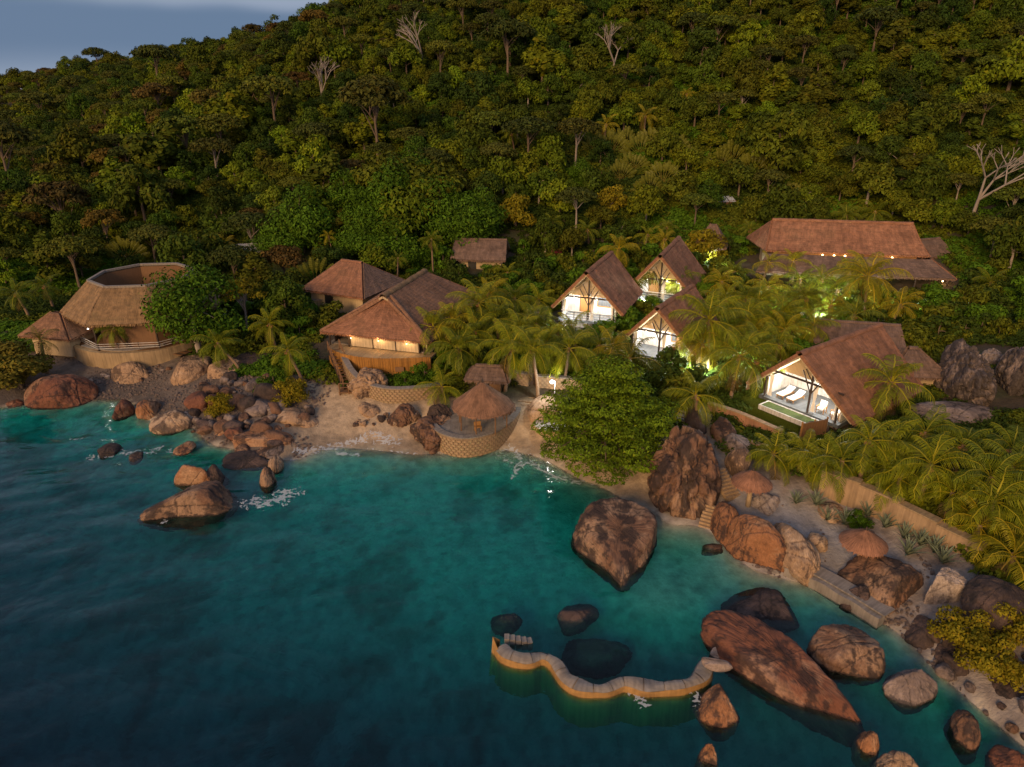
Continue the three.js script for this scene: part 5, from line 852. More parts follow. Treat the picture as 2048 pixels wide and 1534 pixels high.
{
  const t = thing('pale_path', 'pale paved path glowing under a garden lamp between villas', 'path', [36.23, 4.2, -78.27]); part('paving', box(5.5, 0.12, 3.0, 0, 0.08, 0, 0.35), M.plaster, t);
  const f = thing('fabric_canopy', 'white canopy roof by the lawn behind the octagonal building', 'canopy', [-39.06, 4.51, -104.03], 0.4);
  const T3 = new Tris(); const q = [[-2.6, 2.2, 1.8], [2.6, 2.0, 1.8], [2.6, 2.0, -1.8], [-2.6, 2.2, -1.8]], rdg = [[-2.4, 3.4, 0], [2.4, 3.2, 0]];
  T3.quad(q[0], q[1], rdg[1], rdg[0]); T3.quad(q[2], q[3], rdg[0], rdg[1]); part('canopy_sheet', T3.build(), M.white, f); for (const c of q) part('pole', bar([c[0], -0.2, c[2]], c, 0.06), M.darkWood, f); part('side_panel', box(5, 1.5, 0.06, 0, 0.9, -1.7), M.darkWood, f);
  const solarRack = (name, label, p, nx, ny, m, yaw, frame) => { const s = thing(name, label, 'solar panels', p, yaw); for (let i = 0; i < nx; i++) for (let j = 0; j < ny; j++) part('panel', put(box(1.5, 0.05, 1.0), (i - (nx - 1) / 2) * 1.56, 1.5 + j * 0.62, 0.6 - j * 0.86, 0, rad(36)), m, s); for (const x of [-nx * 0.7, nx * 0.7]) { part('post', bar([x, -0.3, 0.9], [x, 1.4, 0.9], 0.05), M.metal, s); part('post', bar([x, -0.3, -0.3], [x, 2.2, -0.3], 0.05), M.metal, s); } return s; };
  solarRack('solar_array', 'dark solar panel rack above the long hall', [45.19, 9.75, -118.3], 3, 2, M.solar, -0.3);
  const sh = thing('metal_roof', 'pale blue corrugated sheets on a low roof up the slope', 'roof', [35.53, 10.24, -120.57], 0.2); for (let i = 0; i < 4; i++) { const g = sheet(20, 1, (s, v) => ({ p: [(i - 1.5) * 1.3 + (s - 0.5) * 1.15, 1.2 + v * 0.7 + 0.04 * Math.sin(s * 60), 0.9 - v * 1.8], uv: [s, v] })); part('roof_sheet', g, M.sheetMetal, sh); } part('shed_wall', box(5.2, 1.5, 1.4, 0, 0.6, 0), M.wood, sh);
  const ut = thing('utility_shed', 'low white utility shed under the solar panels', 'shed', [43.51, 9.28, -117.16], -0.2); part('wall_body', box(3.2, 1.2, 1.4, 0, 0.5, 0), M.white, ut); part('roof_slab', box(3.5, 0.12, 1.7, 0, 1.17, 0), M.plaster, ut);
  const st = thing('slope_wall', 'stepped cream wall on the cleared slope above the solar panels', 'wall', [53.86, 14.56, -129.66]); for (let i = 0; i < 5; i++) part('wall_section', box(2.6, 2.2 - i * 0.1, 0.4, -5 + i * 2.55, 0.4 - i * 0.25, -0.3 + i * 0.4, -0.12), M.tan, st);
  const rk = thing('red_shed', 'small red shed among trees behind the restaurant', 'shed', [6.78, 5.44, -105.8]); part('wall_body', box(1.6, 1.8, 1.4, 0, 0.8, 0), mat(0.20, 0.03, 0.035), rk); part('roof_slab', box(2.0, 0.1, 1.8, 0, 1.75, 0, 0, 0.15), mat(0.22, 0.06, 0.05), rk);
  const hw = thing('hillside_house', 'tiny pink-walled house far off on the western slope', 'house', [-240.75, 15.1, -376.54], 0.4); part('wall_body', box(5, 9, 4, 0, 3.5, 0), mat(0.45, 0.22, 0.18), hw); part('roof', put(new THREE.ConeGeometry(3.9, 2, 4), 0, 9, 0, Math.PI / 4), mat(0.3, 0.12, 0.09), hw);
  const pw = thing('low_wall', 'low cream wall below the outcrop behind the leaning palms', 'wall', [-25.99, 3.91, -83.57], 0.15); part('wall_face', box(4.2, 1.3, 0.3, 0, 0.4, 0), M.tan, pw); part('coping', box(4.4, 0.1, 0.45, 0, 1.11, 0), M.concrete, pw);
}

// ---------------------------------------------------------------- leaves
const GREEN = {
  olive: [0.082, 0.100, 0.008], deep: [0.042, 0.070, 0.009], fresh: [0.060, 0.125, 0.008], gold: [0.18, 0.155, 0.010], brown: [0.092, 0.066, 0.017], dusty: [0.075, 0.086, 0.014], lime: [0.105, 0.145, 0.010], blue: [0.035, 0.062, 0.030],
};
// leaves of a crown: lobes [x, y, z, rx, ry], leaf count and size
function crownGeo(seed, lobes, count, leaf, tone, { flat = 0.35, droop = 0, inner = 0.35, tint = 0.35 } = {}) {
  const R = rng(seed), n = count, P = new Float32Array(n * 12), N = new Float32Array(n * 12), C = new Float32Array(n * 12), I = new Uint32Array(n * 6), base = GREEN[tone];
  const w = lobes.map((l) => l[3] * l[3]), sum = w.reduce((a, b) => a + b, 0), v = new THREE.Vector3(), e1 = new THREE.Vector3(), e2 = new THREE.Vector3(), nn = new THREE.Vector3();
  const shade = lobes.map(() => 0.8 + 0.45 * R());
  for (let i = 0; i < n; i++) {
    let k = 0, q = R() * sum; while (q > w[k] && k < lobes.length - 1) q -= w[k++];
    const l = lobes[k], y = R() * 1.7 - 0.7, a = R() * 6.2832, s = Math.sqrt(Math.max(0, 1 - y * y)), rr = (R() < inner ? 0.35 + 0.6 * R() : 0.86 + 0.2 * R()) * (1 + 0.22 * noise3(Math.cos(a) * s * 2.2 + seed, y * 2.2 + k * 5, Math.sin(a) * s * 2.2));
    v.set(Math.cos(a) * s, y, Math.sin(a) * s); nn.copy(v);
    const x0 = l[0] + v.x * l[3] * rr, y0 = l[1] + v.y * l[4] * rr, z0 = l[2] + v.z * l[3] * rr;
    nn.y += flat; nn.x += (R() - 0.5) * 1.5; nn.y += (R() - 0.5) * 1.3; nn.z += (R() - 0.5) * 1.5; nn.normalize();
    e1.set(R() - 0.5, (R() - 0.5) * 0.8 - droop, R() - 0.5).cross(nn).normalize(); e2.crossVectors(nn, e1);
    const sz = leaf * (0.6 + 0.8 * R()), sw = sz * 0.5, o = i * 12, pts = [[-sz, 0], [0, -sw], [sz, 0], [0, sw]];
    const f = shade[k] * (1 + tint * (R() * 2 - 1)), yel = R() < 0.1 ? 1.25 : 1;
    for (let j = 0; j < 4; j++) {
      const [p, r] = pts[j]; P[o + j * 3] = x0 + e1.x * p + e2.x * r; P[o + j * 3 + 1] = y0 + e1.y * p + e2.y * r - (j === 0 || j === 2 ? sz * 0.18 : 0); P[o + j * 3 + 2] = z0 + e1.z * p + e2.z * r;
      N[o + j * 3] = nn.x; N[o + j * 3 + 1] = nn.y; N[o + j * 3 + 2] = nn.z; C[o + j * 3] = base[0] * f * yel; C[o + j * 3 + 1] = base[1] * f; C[o + j * 3 + 2] = base[2] * f;
    }
    I.set([i * 4, i * 4 + 1, i * 4 + 2, i * 4, i * 4 + 2, i * 4 + 3], i * 6);
  }
  const g = new THREE.BufferGeometry(); g.setIndex(new THREE.BufferAttribute(I, 1));
  g.setAttribute('position', new THREE.BufferAttribute(P, 3)); g.setAttribute('normal', new THREE.BufferAttribute(N, 3)); g.setAttribute('color', new THREE.BufferAttribute(C, 3)); return g;
}
// where the lobes of a crown lie: R radius, h0 underside, h1 top
function lobesOf(seed, R0, h0, h1, n, style = 'round') {
  const R = rng(seed), out = [];
  for (let i = 0; i < n; i++) {
    const a = (i * 2.39996) + R() * 0.6, k = Math.sqrt((i + 0.5) / n), t = style === 'umbrella' ? 0.55 + 0.45 * (1 - k * k) + 0.1 * (R() - 0.5) : style === 'tiers' ? Math.floor(R() * 4) / 4 : R() * (1 - 0.55 * k * k) + 0.12;
    const kk = style === 'tiers' ? k * (1 - 0.45 * t) : k, y = lerp(h0, h1, clamp(t, 0.05, 0.96)), r = R0 * (style === 'umbrella' ? 0.30 : 0.36) * (0.75 + 0.5 * R()), f = style === 'umbrella' ? 0.42 : style === 'tiers' ? 0.38 : 0.78;
    out.push([Math.cos(a) * kk * R0 * 0.72, y - r * f * 0.3, Math.sin(a) * kk * R0 * 0.72, r, r * f]);
  }
  return out;
}
function trunkGeo(seed, h, r, lobes, lean = [0, 0], limbs = 5) {
  const R = rng(seed), top = [lean[0], h * 0.72, lean[1]], g = [tube([[0, -1, 0], [lean[0] * 0.2 + (R() - 0.5) * 0.2, h * 0.25, lean[1] * 0.2 + (R() - 0.5) * 0.2], [lean[0] * 0.6, h * 0.5, lean[1] * 0.6], top], (t) => r * (1.25 - 0.75 * t), 7, 8)];
  for (let i = 0; i < Math.min(limbs, lobes.length); i++) { const l = lobes[(i * 3) % lobes.length], s = h * (0.35 + 0.3 * R()), b = [lean[0] * s / h, s, lean[1] * s / h]; g.push(tube([b, [lerp(b[0], l[0], 0.5), lerp(b[1], l[1], 0.55) + 0.2, lerp(b[2], l[2], 0.5)], [l[0], l[1], l[2]]], (t) => r * 0.42 * (1.1 - 0.85 * t), 5, 6)); }
  return join(g);
}
// kinds of forest tree; each made once and shared
function kindOf(seed, spec) { const l = lobesOf(seed, spec.R, spec.h0, spec.h1, spec.lobes, spec.style); return { spec, crown: crownGeo(seed, l, spec.count, spec.leaf, spec.tone, spec), trunk: trunkGeo(seed, spec.h1, spec.r ?? 0.22, l, spec.lean, spec.limbs) }; }
const TINTS = [[1, 1, 1], [1.18, 1.15, 0.9], [0.72, 0.8, 0.9], [1.05, 1.25, 0.9], [0.8, 0.74, 0.8], [1.3, 1.3, 0.9], [0.6, 0.72, 0.8]].map(([r, g, b]) => { const m = M.leaf.clone(); m.color = rgb(r, g, b); return m; });
function plant(kind, name, label, category, pos, { turn = 0, scale = 1, sy = 1, group, bark = M.bark, leaf = M.leaf } = {}) {
  const t = thing(name, label, category, pos, turn, group); t.scale.set(scale, scale * sy, scale);
  part('trunk', kind.trunk, bark, t); part('crown', kind.crown, leaf, t); return t;
}
const K = {
  olive: [1, 2, 3].map((s) => kindOf(200 + s, { R: 4.2, h0: 2.2, h1: 7.2, lobes: 13, count: 2600, leaf: 0.30, tone: 'olive' })),
  deep: [1, 2, 3].map((s) => kindOf(210 + s, { R: 4.0, h0: 1.8, h1: 7.5, lobes: 15, count: 2800, leaf: 0.27, tone: 'deep' })),
  brown: [1, 2].map((s) => kindOf(220 + s, { R: 4.4, h0: 2.6, h1: 7.0, lobes: 14, count: 1900, leaf: 0.27, tone: 'brown', limbs: 8, style: 'umbrella' })),
  umbrella: [1, 2].map((s) => kindOf(230 + s, { R: 5.0, h0: 4.4, h1: 8.2, lobes: 18, count: 2600, leaf: 0.26, tone: 'dusty', limbs: 9, style: 'umbrella', flat: 1 })),
  lime: [1, 2].map((s) => kindOf(240 + s, { R: 3.8, h0: 1.6, h1: 6.6, lobes: 12, count: 2500, leaf: 0.28, tone: 'lime' })),
  weeping: [1, 2].map((s) => kindOf(250 + s, { R: 3.6, h0: 1.2, h1: 8.6, lobes: 15, count: 2500, leaf: 0.38, tone: 'olive', droop: 1.5 })),
  mango: [1, 2, 3].map((s) => kindOf(260 + s, { R: 4.6, h0: 1.0, h1: 7.6, lobes: 34, count: 9000, leaf: 0.19, tone: 'fresh', inner: 0.15, r: 0.3 })),
  gold: [1, 2].map((s) => kindOf(270 + s, { R: 2.8, h0: 0.8, h1: 5.0, lobes: 14, count: 2200, leaf: 0.22, tone: 'gold' })),
  shrub: [1, 2, 3].map((s) => kindOf(280 + s, { R: 1.5, h0: 0.15, h1: 1.9, lobes: 9, count: 1000, leaf: 0.15, tone: ['deep', 'fresh', 'olive'][s - 1], r: 0.06 })),
  bigshrub: [1, 2].map((s) => kindOf(290 + s, { R: 1.9, h0: 0.1, h1: 2.4, lobes: 14, count: 4600, leaf: 0.105, tone: ['gold', 'fresh'][s - 1], r: 0.08 })),
};
// ---------------------------------------------------------------- palms
const FR = {};
// one frond of a coconut palm: starts at the crown, rises at angle e, arches over; leaflets hang from both sides
function frondGeo(seed, e, len, tone, { hang = 0.75, width = 0.82, pairs = 26, arch = 1.75 } = {}) {
  const R = rng(seed), t = new Tris(), base = GREEN[tone], N = 14, pt = []; let a = e, x = 0, y = 0; const st = len / N;
  for (let i = 0; i <= N; i++) { pt.push([x, y, 0.06 * len * (R() - 0.5) * (i / N)]); x += Math.cos(a) * st; y += Math.sin(a) * st; a -= arch / N * (0.5 + 1.2 * i / N); }
  const at = (s) => { const k = Math.min(N - 1e-4, s * N), i = Math.floor(k); return mix3(pt[i], pt[i + 1], k - i); };
  const mid = [base[0] * 1.5 + 0.09, base[1] * 1.2 + 0.075, base[2] + 0.01];
  for (let i = 0; i < N; i++) { const p = pt[i], q = pt[i + 1], w = 0.045 * (1 - i / N) + 0.012, w2 = 0.045 * (1 - (i + 1) / N) + 0.012; t.quad([p[0], p[1] + 0.02, p[2] - w], [q[0], q[1] + 0.02, q[2] - w2], [q[0], q[1] + 0.02, q[2] + w2], [p[0], p[1] + 0.02, p[2] + w], mid); t.quad([p[0], p[1] - w, p[2]], [q[0], q[1] - w2, q[2]], [q[0], q[1] + 0.025, q[2]], [p[0], p[1] + 0.025, p[2]], mid); }
  for (let i = 0; i < pairs; i++) for (const s of [-1, 1]) {
    const k = 0.16 + 0.84 * (i + 0.5 * R()) / pairs, p = at(k), q = at(Math.min(1, k + 0.04)), f = [q[0] - p[0], q[1] - p[1], q[2] - p[2]], fl = Math.hypot(...f) || 1, fw = [f[0] / fl, f[1] / fl, f[2] / fl];
    const L = width * len * 0.33 * Math.sin(Math.PI * Math.pow(lerp(0.16, 0.97, k), 0.8)) * (0.85 + 0.3 * R()) + 0.12, dr = hang * (0.7 + 0.5 * R()), m = [p[0] + fw[0] * L * 0.35, p[1] + fw[1] * L * 0.35 - L * 0.20 * dr, p[2] + s * L * 0.5], d = [p[0] + fw[0] * L * 0.62, p[1] + fw[1] * L * 0.5 - L * 0.85 * dr, p[2] + s * L * (0.86 - 0.3 * dr)];
    const w = 0.024, c = 0.72 + 0.6 * R(), col = [base[0] * c, base[1] * c, base[2] * c], A = add3(p, fw, -w), B = add3(p, fw, w), C = add3(m, fw, w * 1.2), D = add3(m, fw, -w * 1.2);
    t.quad(A, B, C, D, col); t.tri(D, C, d, [0, 0], [1, 0], [1, 1], col);
  }
  return t.build();
}
function frondSet(tone, key, o) { FR[key] = [78, 62, 46, 30, 14, -4, -24, -48].map((e, i) => [0, 1].map((j) => frondGeo(300 + i * 7 + j, rad(e), 3.4 * (e > 70 ? 0.8 : e < -20 ? 0.9 : 1), e < -30 ? 'brown' : tone, { ...o, arch: (o?.arch ?? 1.75) * (e > 60 ? 0.85 : 1) }))); }
GREEN.palm = [0.155, 0.178, 0.006]; GREEN.palmDark = [0.075, 0.085, 0.009]; GREEN.palmYellow = [0.21, 0.19, 0.007]; GREEN.palmOlive = [0.105, 0.135, 0.007];
frondSet('palm', 'palm'); frondSet('palmDark', 'dark', { hang: 0.6, pairs: 20 }); frondSet('palmYellow', 'yellow'); frondSet('palmOlive', 'olive', { hang: 0.9 });
function palm(label, foot, h, len, tone = 'palm', group, { lean, n, seed = Math.round(Math.abs(foot[0] * 13 + foot[2] * 7)), old = true, thin = 1 } = {}) {
  const R = rng(seed + 1), t = thing('coconut_palm', label, 'palm', foot, 0, group); n ??= 12 + ((R() * 8) | 0); lean ??= [(R() - 0.5) * 1.3, (R() - 0.5) * 0.9]; const top = [lean[0], h, lean[1]], rings = Math.round(h * 5);
  part('trunk', tube([[0, -0.6, 0], [lean[0] * 0.25, h * 0.3, lean[1] * 0.25], [lean[0] * 0.7, h * 0.7, lean[1] * 0.7], [top[0], h + 0.15, top[2]]], (s) => thin * (0.15 + 0.07 * Math.pow(1 - s, 4) + 0.012 * Math.sin(s * rings * 6.28)), 8, Math.max(10, rings * 3)), M.palmBark, t);
  const nuts = []; for (let i = 0; i < 7; i++) { const a = R() * 6.28; nuts.push(put(new THREE.SphereGeometry(0.13, 7, 5), top[0] + Math.cos(a) * 0.24, h - 0.12 - 0.2 * R(), top[2] + Math.sin(a) * 0.24)); }
  if (h > 2.5 && thin === 1) part('coconuts', nuts, M.honey, t);
  for (let i = 0; i < n; i++) {
    const k = i / (n - 1), lev = clamp(Math.floor(Math.pow(k, 0.85) * (old ? 7.2 : 6.2)), 0, old ? 7 : 6), m = part('frond', FR[tone][lev][(R() * 2) | 0], M.frond, t), s = len / 3.4 * (0.86 + 0.26 * R());
    m.position.set(...top); m.rotation.y = i * 2.39996 + (R() - 0.5) * 0.5; m.rotation.z = (R() - 0.5) * 0.36; m.rotation.x = (R() - 0.5) * 0.4; m.rotation.order = 'YZX'; m.scale.setScalar(s);
  }
  return t;
}
const PG = { grove: 'palms of the beachfront grove', east: 'palms of the eastern grove', hill: 'palms on the wooded slope', west: 'palms at the western end', gard: 'garden palms between villas' };
const L1 = 'coconut palm in the dense beachfront grove between restaurant and beach tree', L2 = 'coconut palm in the eastern grove above the long boundary wall', L3 = 'slender palm standing up among the trees of the wooded slope', L4 = 'garden palm in the planting between the lit villas and the long hall';
for (const [p, h, len, label, group, tone, o] of [
  [[-59.84, 3.2, -82.03], 3.2, 2.8, 'curving bare-trunked palm on the bank west of the octagonal building', PG.west, 'olive', { lean: [-0.7, 0.2] }], [[-59.37, 3.5, -86.09], 2.6, 2.6, 'curving bare-trunked palm on the bank west of the octagonal building', PG.west, 'olive', { lean: [-0.4, 0] }],
  [[-50.39, 1.6, -69.25], 3.4, 2.7, 'dark palm in front of the small thatch annex', undefined, 'dark'], [[-41.61, 1.9, -70.84], 3.7, 2.5, 'young palm leaning before the tan stone wall of the octagonal building', undefined, 'olive', { lean: [-1.4, 0] }],
  [[-44.01, 3.26, -103.9], 4.2, 3.1, 'palm with rusty lower fronds inland of the octagonal building', undefined, 'yellow'], [[-52.29, 2.68, -106.68], 2.6, 2.6, 'low olive palm behind the rim of the octagonal building', undefined, 'olive'], [[-49.83, 3.33, -107.94], 3, 2.5, 'olive palm beside the one with rusty lower fronds', undefined, 'palm'],
  [[-28.31, 2.22, -67.03], 3.0, 3.0, 'palm leaning steeply over the huge tan boulders', undefined, 'olive', { lean: [-2.2, -0.3] }], [[-26.04, 2.76, -71.57], 3.2, 2.9, 'upright palm between leaning palm and restaurant', undefined, 'palm'], [[-20.9, 2.03, -63.87], 3.8, 3.1, 'yellow-green palm just west of the wooden staircase', undefined, 'palm', { lean: [-1.2, 0.2] }],
  [[-15.97, 3.54, -93.42], 4.4, 1.8, 'slim grey-trunked palm with a small crown behind the restaurant roof', undefined, 'olive', { thin: 0.7, n: 12 }], [[-11.43, 4.13, -98.22], 5.4, 2.2, 'tallest slim palm with shaggy crown behind the restaurant roof', undefined, 'olive', { thin: 0.75, n: 16 }], [[-26.34, 5.39, -101.76], 4, 1.6, 'thin yellow palm between two round mango trees', undefined, 'yellow', { thin: 0.6, n: 10 }],
  [[-7.96, 3.12, -67.03], 4.0, 3.6, L1, PG.grove], [[-4.05, 3.51, -71.07], 5.0, 4.0, L1, PG.grove], [[-5.21, 2.92, -63.74], 3, 3.4, L1, PG.grove, 'olive'], [[-0.68, 2.5, -61.18], 4.7, 3.6, L1, PG.grove], [[2.52, 2.5, -59.79], 4.9, 3.5, L1, PG.grove, 'palm', { lean: [-0.6, 0] }], [[5.07, 2.6, -61.67], 4.3, 3.3, L1, PG.grove], [[-1.27, 3.44, -69.68], 3.6, 3.3, L1, PG.grove, 'olive'], [[8.32, 3.3, -65.13], 2.6, 3.2, L1, PG.grove, 'olive'], [[3.29, 3.44, -71.07], 2.6, 3.0, L1, PG.grove, 'olive'], [[-5.21, 3.39, -69.17], 3, 3.2, L1, PG.grove, 'olive'],
  [[-6.35, 1.96, -60.08], 1.7, 3.1, 'low spreading palm beside the beach pavilion roof', undefined, 'palm', { n: 13 }], [[11.17, 3.25, -62.36], 2.4, 4.0, 'dark sparse palm with long fronds behind the beach tree', undefined, 'dark', { n: 13 }],
  [[14.83, 3.82, -96.7], 4.6, 3.7, 'golden palm rising behind two lit villas', undefined, 'yellow'], [[-0.83, 3.72, -93.93], 2.2, 2.4, 'small palm among dark shrubs up from the grove', undefined, 'palm'],
  [[19.63, 3.47, -64.12], 5.4, 4.9, 'largest palm, its long fronds sweeping in front of the villas', undefined, 'palm', { n: 20 }], [[20.1, 3.15, -57.94], 4.4, 4.2, 'palm with orange stem at the edge of the lit lawn', undefined, 'palm'], [[16.17, 2.55, -53.89], 3.0, 3.5, 'palm standing over the slatted steps', undefined, 'palm'],
  [[34.52, 4.53, -93.17], 3.0, 2.6, L4, PG.gard, 'yellow'], [[38.49, 4.45, -92.54], 3.2, 2.8, L4, PG.gard, 'yellow'], [[28.47, 3.97, -70.31], 3.4, 3.1, L4, PG.gard], [[33.55, 4.15, -74.98], 3.6, 2.8, L4, PG.gard, 'olive'], [[27.29, 4.06, -76.63], 3.2, 3.0, L4, PG.gard, 'olive'], [[21.62, 4.05, -85.72], 3, 2.7, L4, PG.gard, 'olive'], [[40, 4.21, -81.93], 2.6, 2.6, L4, PG.gard, 'olive'], [[29.52, 4.21, -88.87], 3, 2.6, L4, PG.gard, 'olive'],
  [[40.81, 4.37, -76.63], 5.4, 4.9, 'big golden palm in front of the long hall', undefined, 'yellow', { n: 20 }], [[31.4, 3.52, -53.64], 3.4, 4.4, 'wide palm beside the roof of the largest villa', undefined, 'palm', { n: 14 }], [[59.32, 5.79, -83.32], 1.6, 3.0, 'low feathery palm on the dark bank east of the long hall', undefined, 'olive', { n: 14 }],
  [[21.99, 2.42, -46.44], 1.5, 2.6, L2, PG.east], [[23.25, 2.07, -44.55], 2.0, 3.2, L2, PG.east], [[25.59, 2.35, -43.92], 3.8, 3.3, L2, PG.east], [[24.55, 2.27, -44.42], 2.4, 2.9, L2, PG.east, 'olive'], [[28.65, 2.69, -41.39], 3.4, 3.7, L2, PG.east], [[27.46, 2.37, -41.9], 2.0, 2.9, L2, PG.east], [[30.94, 3.12, -39.75], 3.0, 3.7, L2, PG.east, 'olive'], [[33.93, 3.35, -40], 3, 3.5, L2, PG.east, 'olive'], [[20.15, 2.33, -46.95], 1.5, 2.7, L2, PG.east], [[32.15, 3.34, -43.54], 3, 3.3, L2, PG.east, 'olive'],
  [[30.01, 2.53, -36.72], 1.3, 3.2, 'low golden palm hanging over the end of the boundary wall', 'low palms at the boundary wall', 'yellow', { n: 13 }], [[30.7, 2.54, -34.45], 1.3, 3.2, 'low golden palm hanging over the end of the boundary wall', 'low palms at the boundary wall', 'yellow', { n: 13 }],
  [[-6.2, 3.34, -68.8], 4, 3.4, L1, PG.grove, 'yellow'],
  [[-3.36, 3.29, -66.65], 3.4, 3.4, L1, PG.grove, 'palm'],
  [[0.81, 3.33, -66.78], 3.6, 3.4, L1, PG.grove, 'palm'],
  [[6.57, 3.34, -68.42], 3, 3.0, L1, PG.grove, 'palm'],
  [[16.89, 3.77, -70.56], 3, 2.8, L4, PG.gard, 'palm'],
  [[20.05, 3.97, -73.97], 3.4, 2.8, L4, PG.gard, 'olive'],
  [[25.76, 4.1, -83.57], 3.2, 2.6, L4, PG.gard, 'yellow'],
  [[23.94, 3.81, -68.54], 3.6, 3.0, L4, PG.gard, 'palm'],
  [[23.94, 3.63, -62.1], 3.4, 3.0, L4, PG.gard, 'olive'],
  [[31.72, 4.15, -81.93], 3, 2.6, L4, PG.gard, 'yellow'],
  [[39.78, 4.2, -85.21], 3, 2.6, L4, PG.gard, 'palm'],
  [[36.94, 4.21, -85.21], 3, 2.6, L4, PG.gard, 'olive'],
  [[24.17, 3.75, -66.52], 3, 2.8, L4, PG.gard, 'yellow'],
  [[31.97, 4.12, -76.12], 3.2, 2.8, L4, PG.gard, 'palm'],
  [[44.25, 4.22, -88.87], 3, 2.8, L4, PG.gard, 'olive'],
  [[23.23, 5.13, -105.04], 3, 2.6, L4, PG.gard, 'yellow'],
  [[20.3, 5.68, -105.92], 3, 2.4, L4, PG.gard, 'palm'],
  [[12.07, 6.12, -107.69], 3, 2.4, L4, PG.gard, 'olive'],
  [[27.82, 2.95, -44.68], 3, 3.2, L2, PG.east, 'palm'],
  [[30.01, 3.25, -44.93], 3.2, 3.2, L2, PG.east, 'olive'],
  [[31.04, 2.97, -37.73], 2.4, 3.2, L2, PG.east, 'palm'],
  [[29.43, 2.72, -39.5], 2.2, 3.0, L2, PG.east, 'palm'],
  [[34.9, 3.37, -43.03], 3, 3.3, L2, PG.east, 'olive'],
  [[26.42, 2.34, -43.16], 2.4, 3.0, L2, PG.east, 'olive'],
  [[3.79, 3.25, -65.01], 3, 3.0, L1, PG.grove, 'palm'],
  [[6.77, 3.25, -64.75], 2.8, 2.9, L1, PG.grove, 'olive'],
  [[9.43, 3.29, -64], 2.6, 2.9, L1, PG.grove, 'yellow'],
  [[1.94, 3.44, -70.94], 3.2, 3.0, L1, PG.grove, 'palm'],
  [[0.35, 3.88, -77.51], 3, 2.9, L1, PG.grove, 'olive'],
  [[-2.3, 3.88, -78.9], 3.2, 3.0, L1, PG.grove, 'yellow'],
  [[2.97, 3.96, -77.89], 2.8, 2.8, L1, PG.grove, 'palm'],
  [[5.04, 3.34, -68.8], 2.6, 2.7, L1, PG.grove, 'olive'],
  [[23.48, 4.02, -75.36], 3.4, 3.0, L4, PG.gard, 'palm'],
  [[18.38, 3.41, -63.87], 3, 3.0, L4, PG.gard, 'yellow'],
  [[21.94, 3.38, -59.07], 3.2, 3.0, L4, PG.gard, 'olive'],
  [[25.1, 3.69, -62.23], 3.2, 3.0, L4, PG.gard, 'palm'],
  [[28.31, 3.9, -66.52], 3, 3.0, L4, PG.gard, 'yellow'],
  [[26.64, 3.9, -69.17], 3.2, 3.0, L4, PG.gard, 'olive'],
  [[31.21, 4.03, -68.29], 2.8, 2.7, L4, PG.gard, 'palm'],
  [[35.52, 4.22, -74.1], 3, 2.9, L4, PG.gard, 'yellow'],
  [[36.52, 4.28, -70.94], 2.8, 2.8, L4, PG.gard, 'olive'],
  [[28.26, 4.06, -75.99], 3, 2.8, L4, PG.gard, 'palm'],
  [[42.18, 4.55, -73.34], 3, 2.8, L4, PG.gard, 'yellow'],
  [[21.98, 3.69, -66.9], 3.2, 3.0, L4, PG.gard, 'olive'],
  [[25.62, 19.13, -142.8], 5, 3.4, L3, PG.hill, 'yellow'], [[17.64, 18.28, -139.89], 4.4, 3.3, L3, PG.hill, 'yellow'], [[0.55, 17.33, -135.6], 4, 3.0, L3, PG.hill, 'olive'], [[12.85, 18.1, -138.76], 3, 2.8, L3, PG.hill, 'olive'], [[-5.35, 24.47, -154.54], 4, 2.6, L3, PG.hill, 'yellow'], [[36.12, 24.88, -155.68], 3, 2.2, L3, PG.hill, 'yellow'], [[57.39, 8.75, -110.34], 2.6, 3.6, L3, PG.hill, 'olive'], [[53.51, 8.3, -110.72], 2.4, 3.0, L3, PG.hill, 'olive'], [[5.95, 6.95, -109.46], 3, 2.6, L3, PG.hill, 'olive'], [[37.05, 6.4, -108.32], 2.6, 2.4, L3, PG.hill, 'olive'], [[24.4, 6.6, -109.33], 2.6, 2.4, L3, PG.hill, 'olive'],
]) palm(label, p, h, len * (group === PG.grove || group === PG.gard ? 1.14 : 1), tone, group, o);
// ---------------------------------------------------------------- traveller's palms: paddle leaves in one upright fan
const paddle = [0, 1, 2].map((k) => { const R = rng(400 + k), t = new Tris(), c = [0.10, 0.105, 0.01]; const N = 8; const stalk = [0.2, 0.16, 0.03]; t.quad([-0.03, 0, 0], [0.03, 0, 0], [0.02, 1.5, 0.02], [-0.02, 1.5, 0.02], stalk); t.quad([0, 0, -0.03], [0, 0, 0.03], [0, 1.5, 0.04], [0, 1.5, 0], stalk);
  for (let i = 0; i < N; i++) { const y0 = 1.4 + i / N * 1.5, y1 = 1.4 + (i + 0.86) / N * 1.5, wd = (s) => 0.3 * Math.sin(Math.PI * clamp((s - 1.35) / 1.7)) + 0.02, bend = (s) => -0.05 * (s - 1.4) ** 2; for (const s of [-1, 1]) { const f = 0.7 + 0.6 * R(); t.quad([0, y0, bend(y0)], [0, y1, bend(y1)], [s * wd(y1) * (0.85 + 0.3 * R()), y1 + 0.05, bend(y1) - 0.1], [s * wd(y0), y0 + 0.05, bend(y0) - 0.1], [c[0] * f, c[1] * f, c[2] * f]); } } return t.build(); });
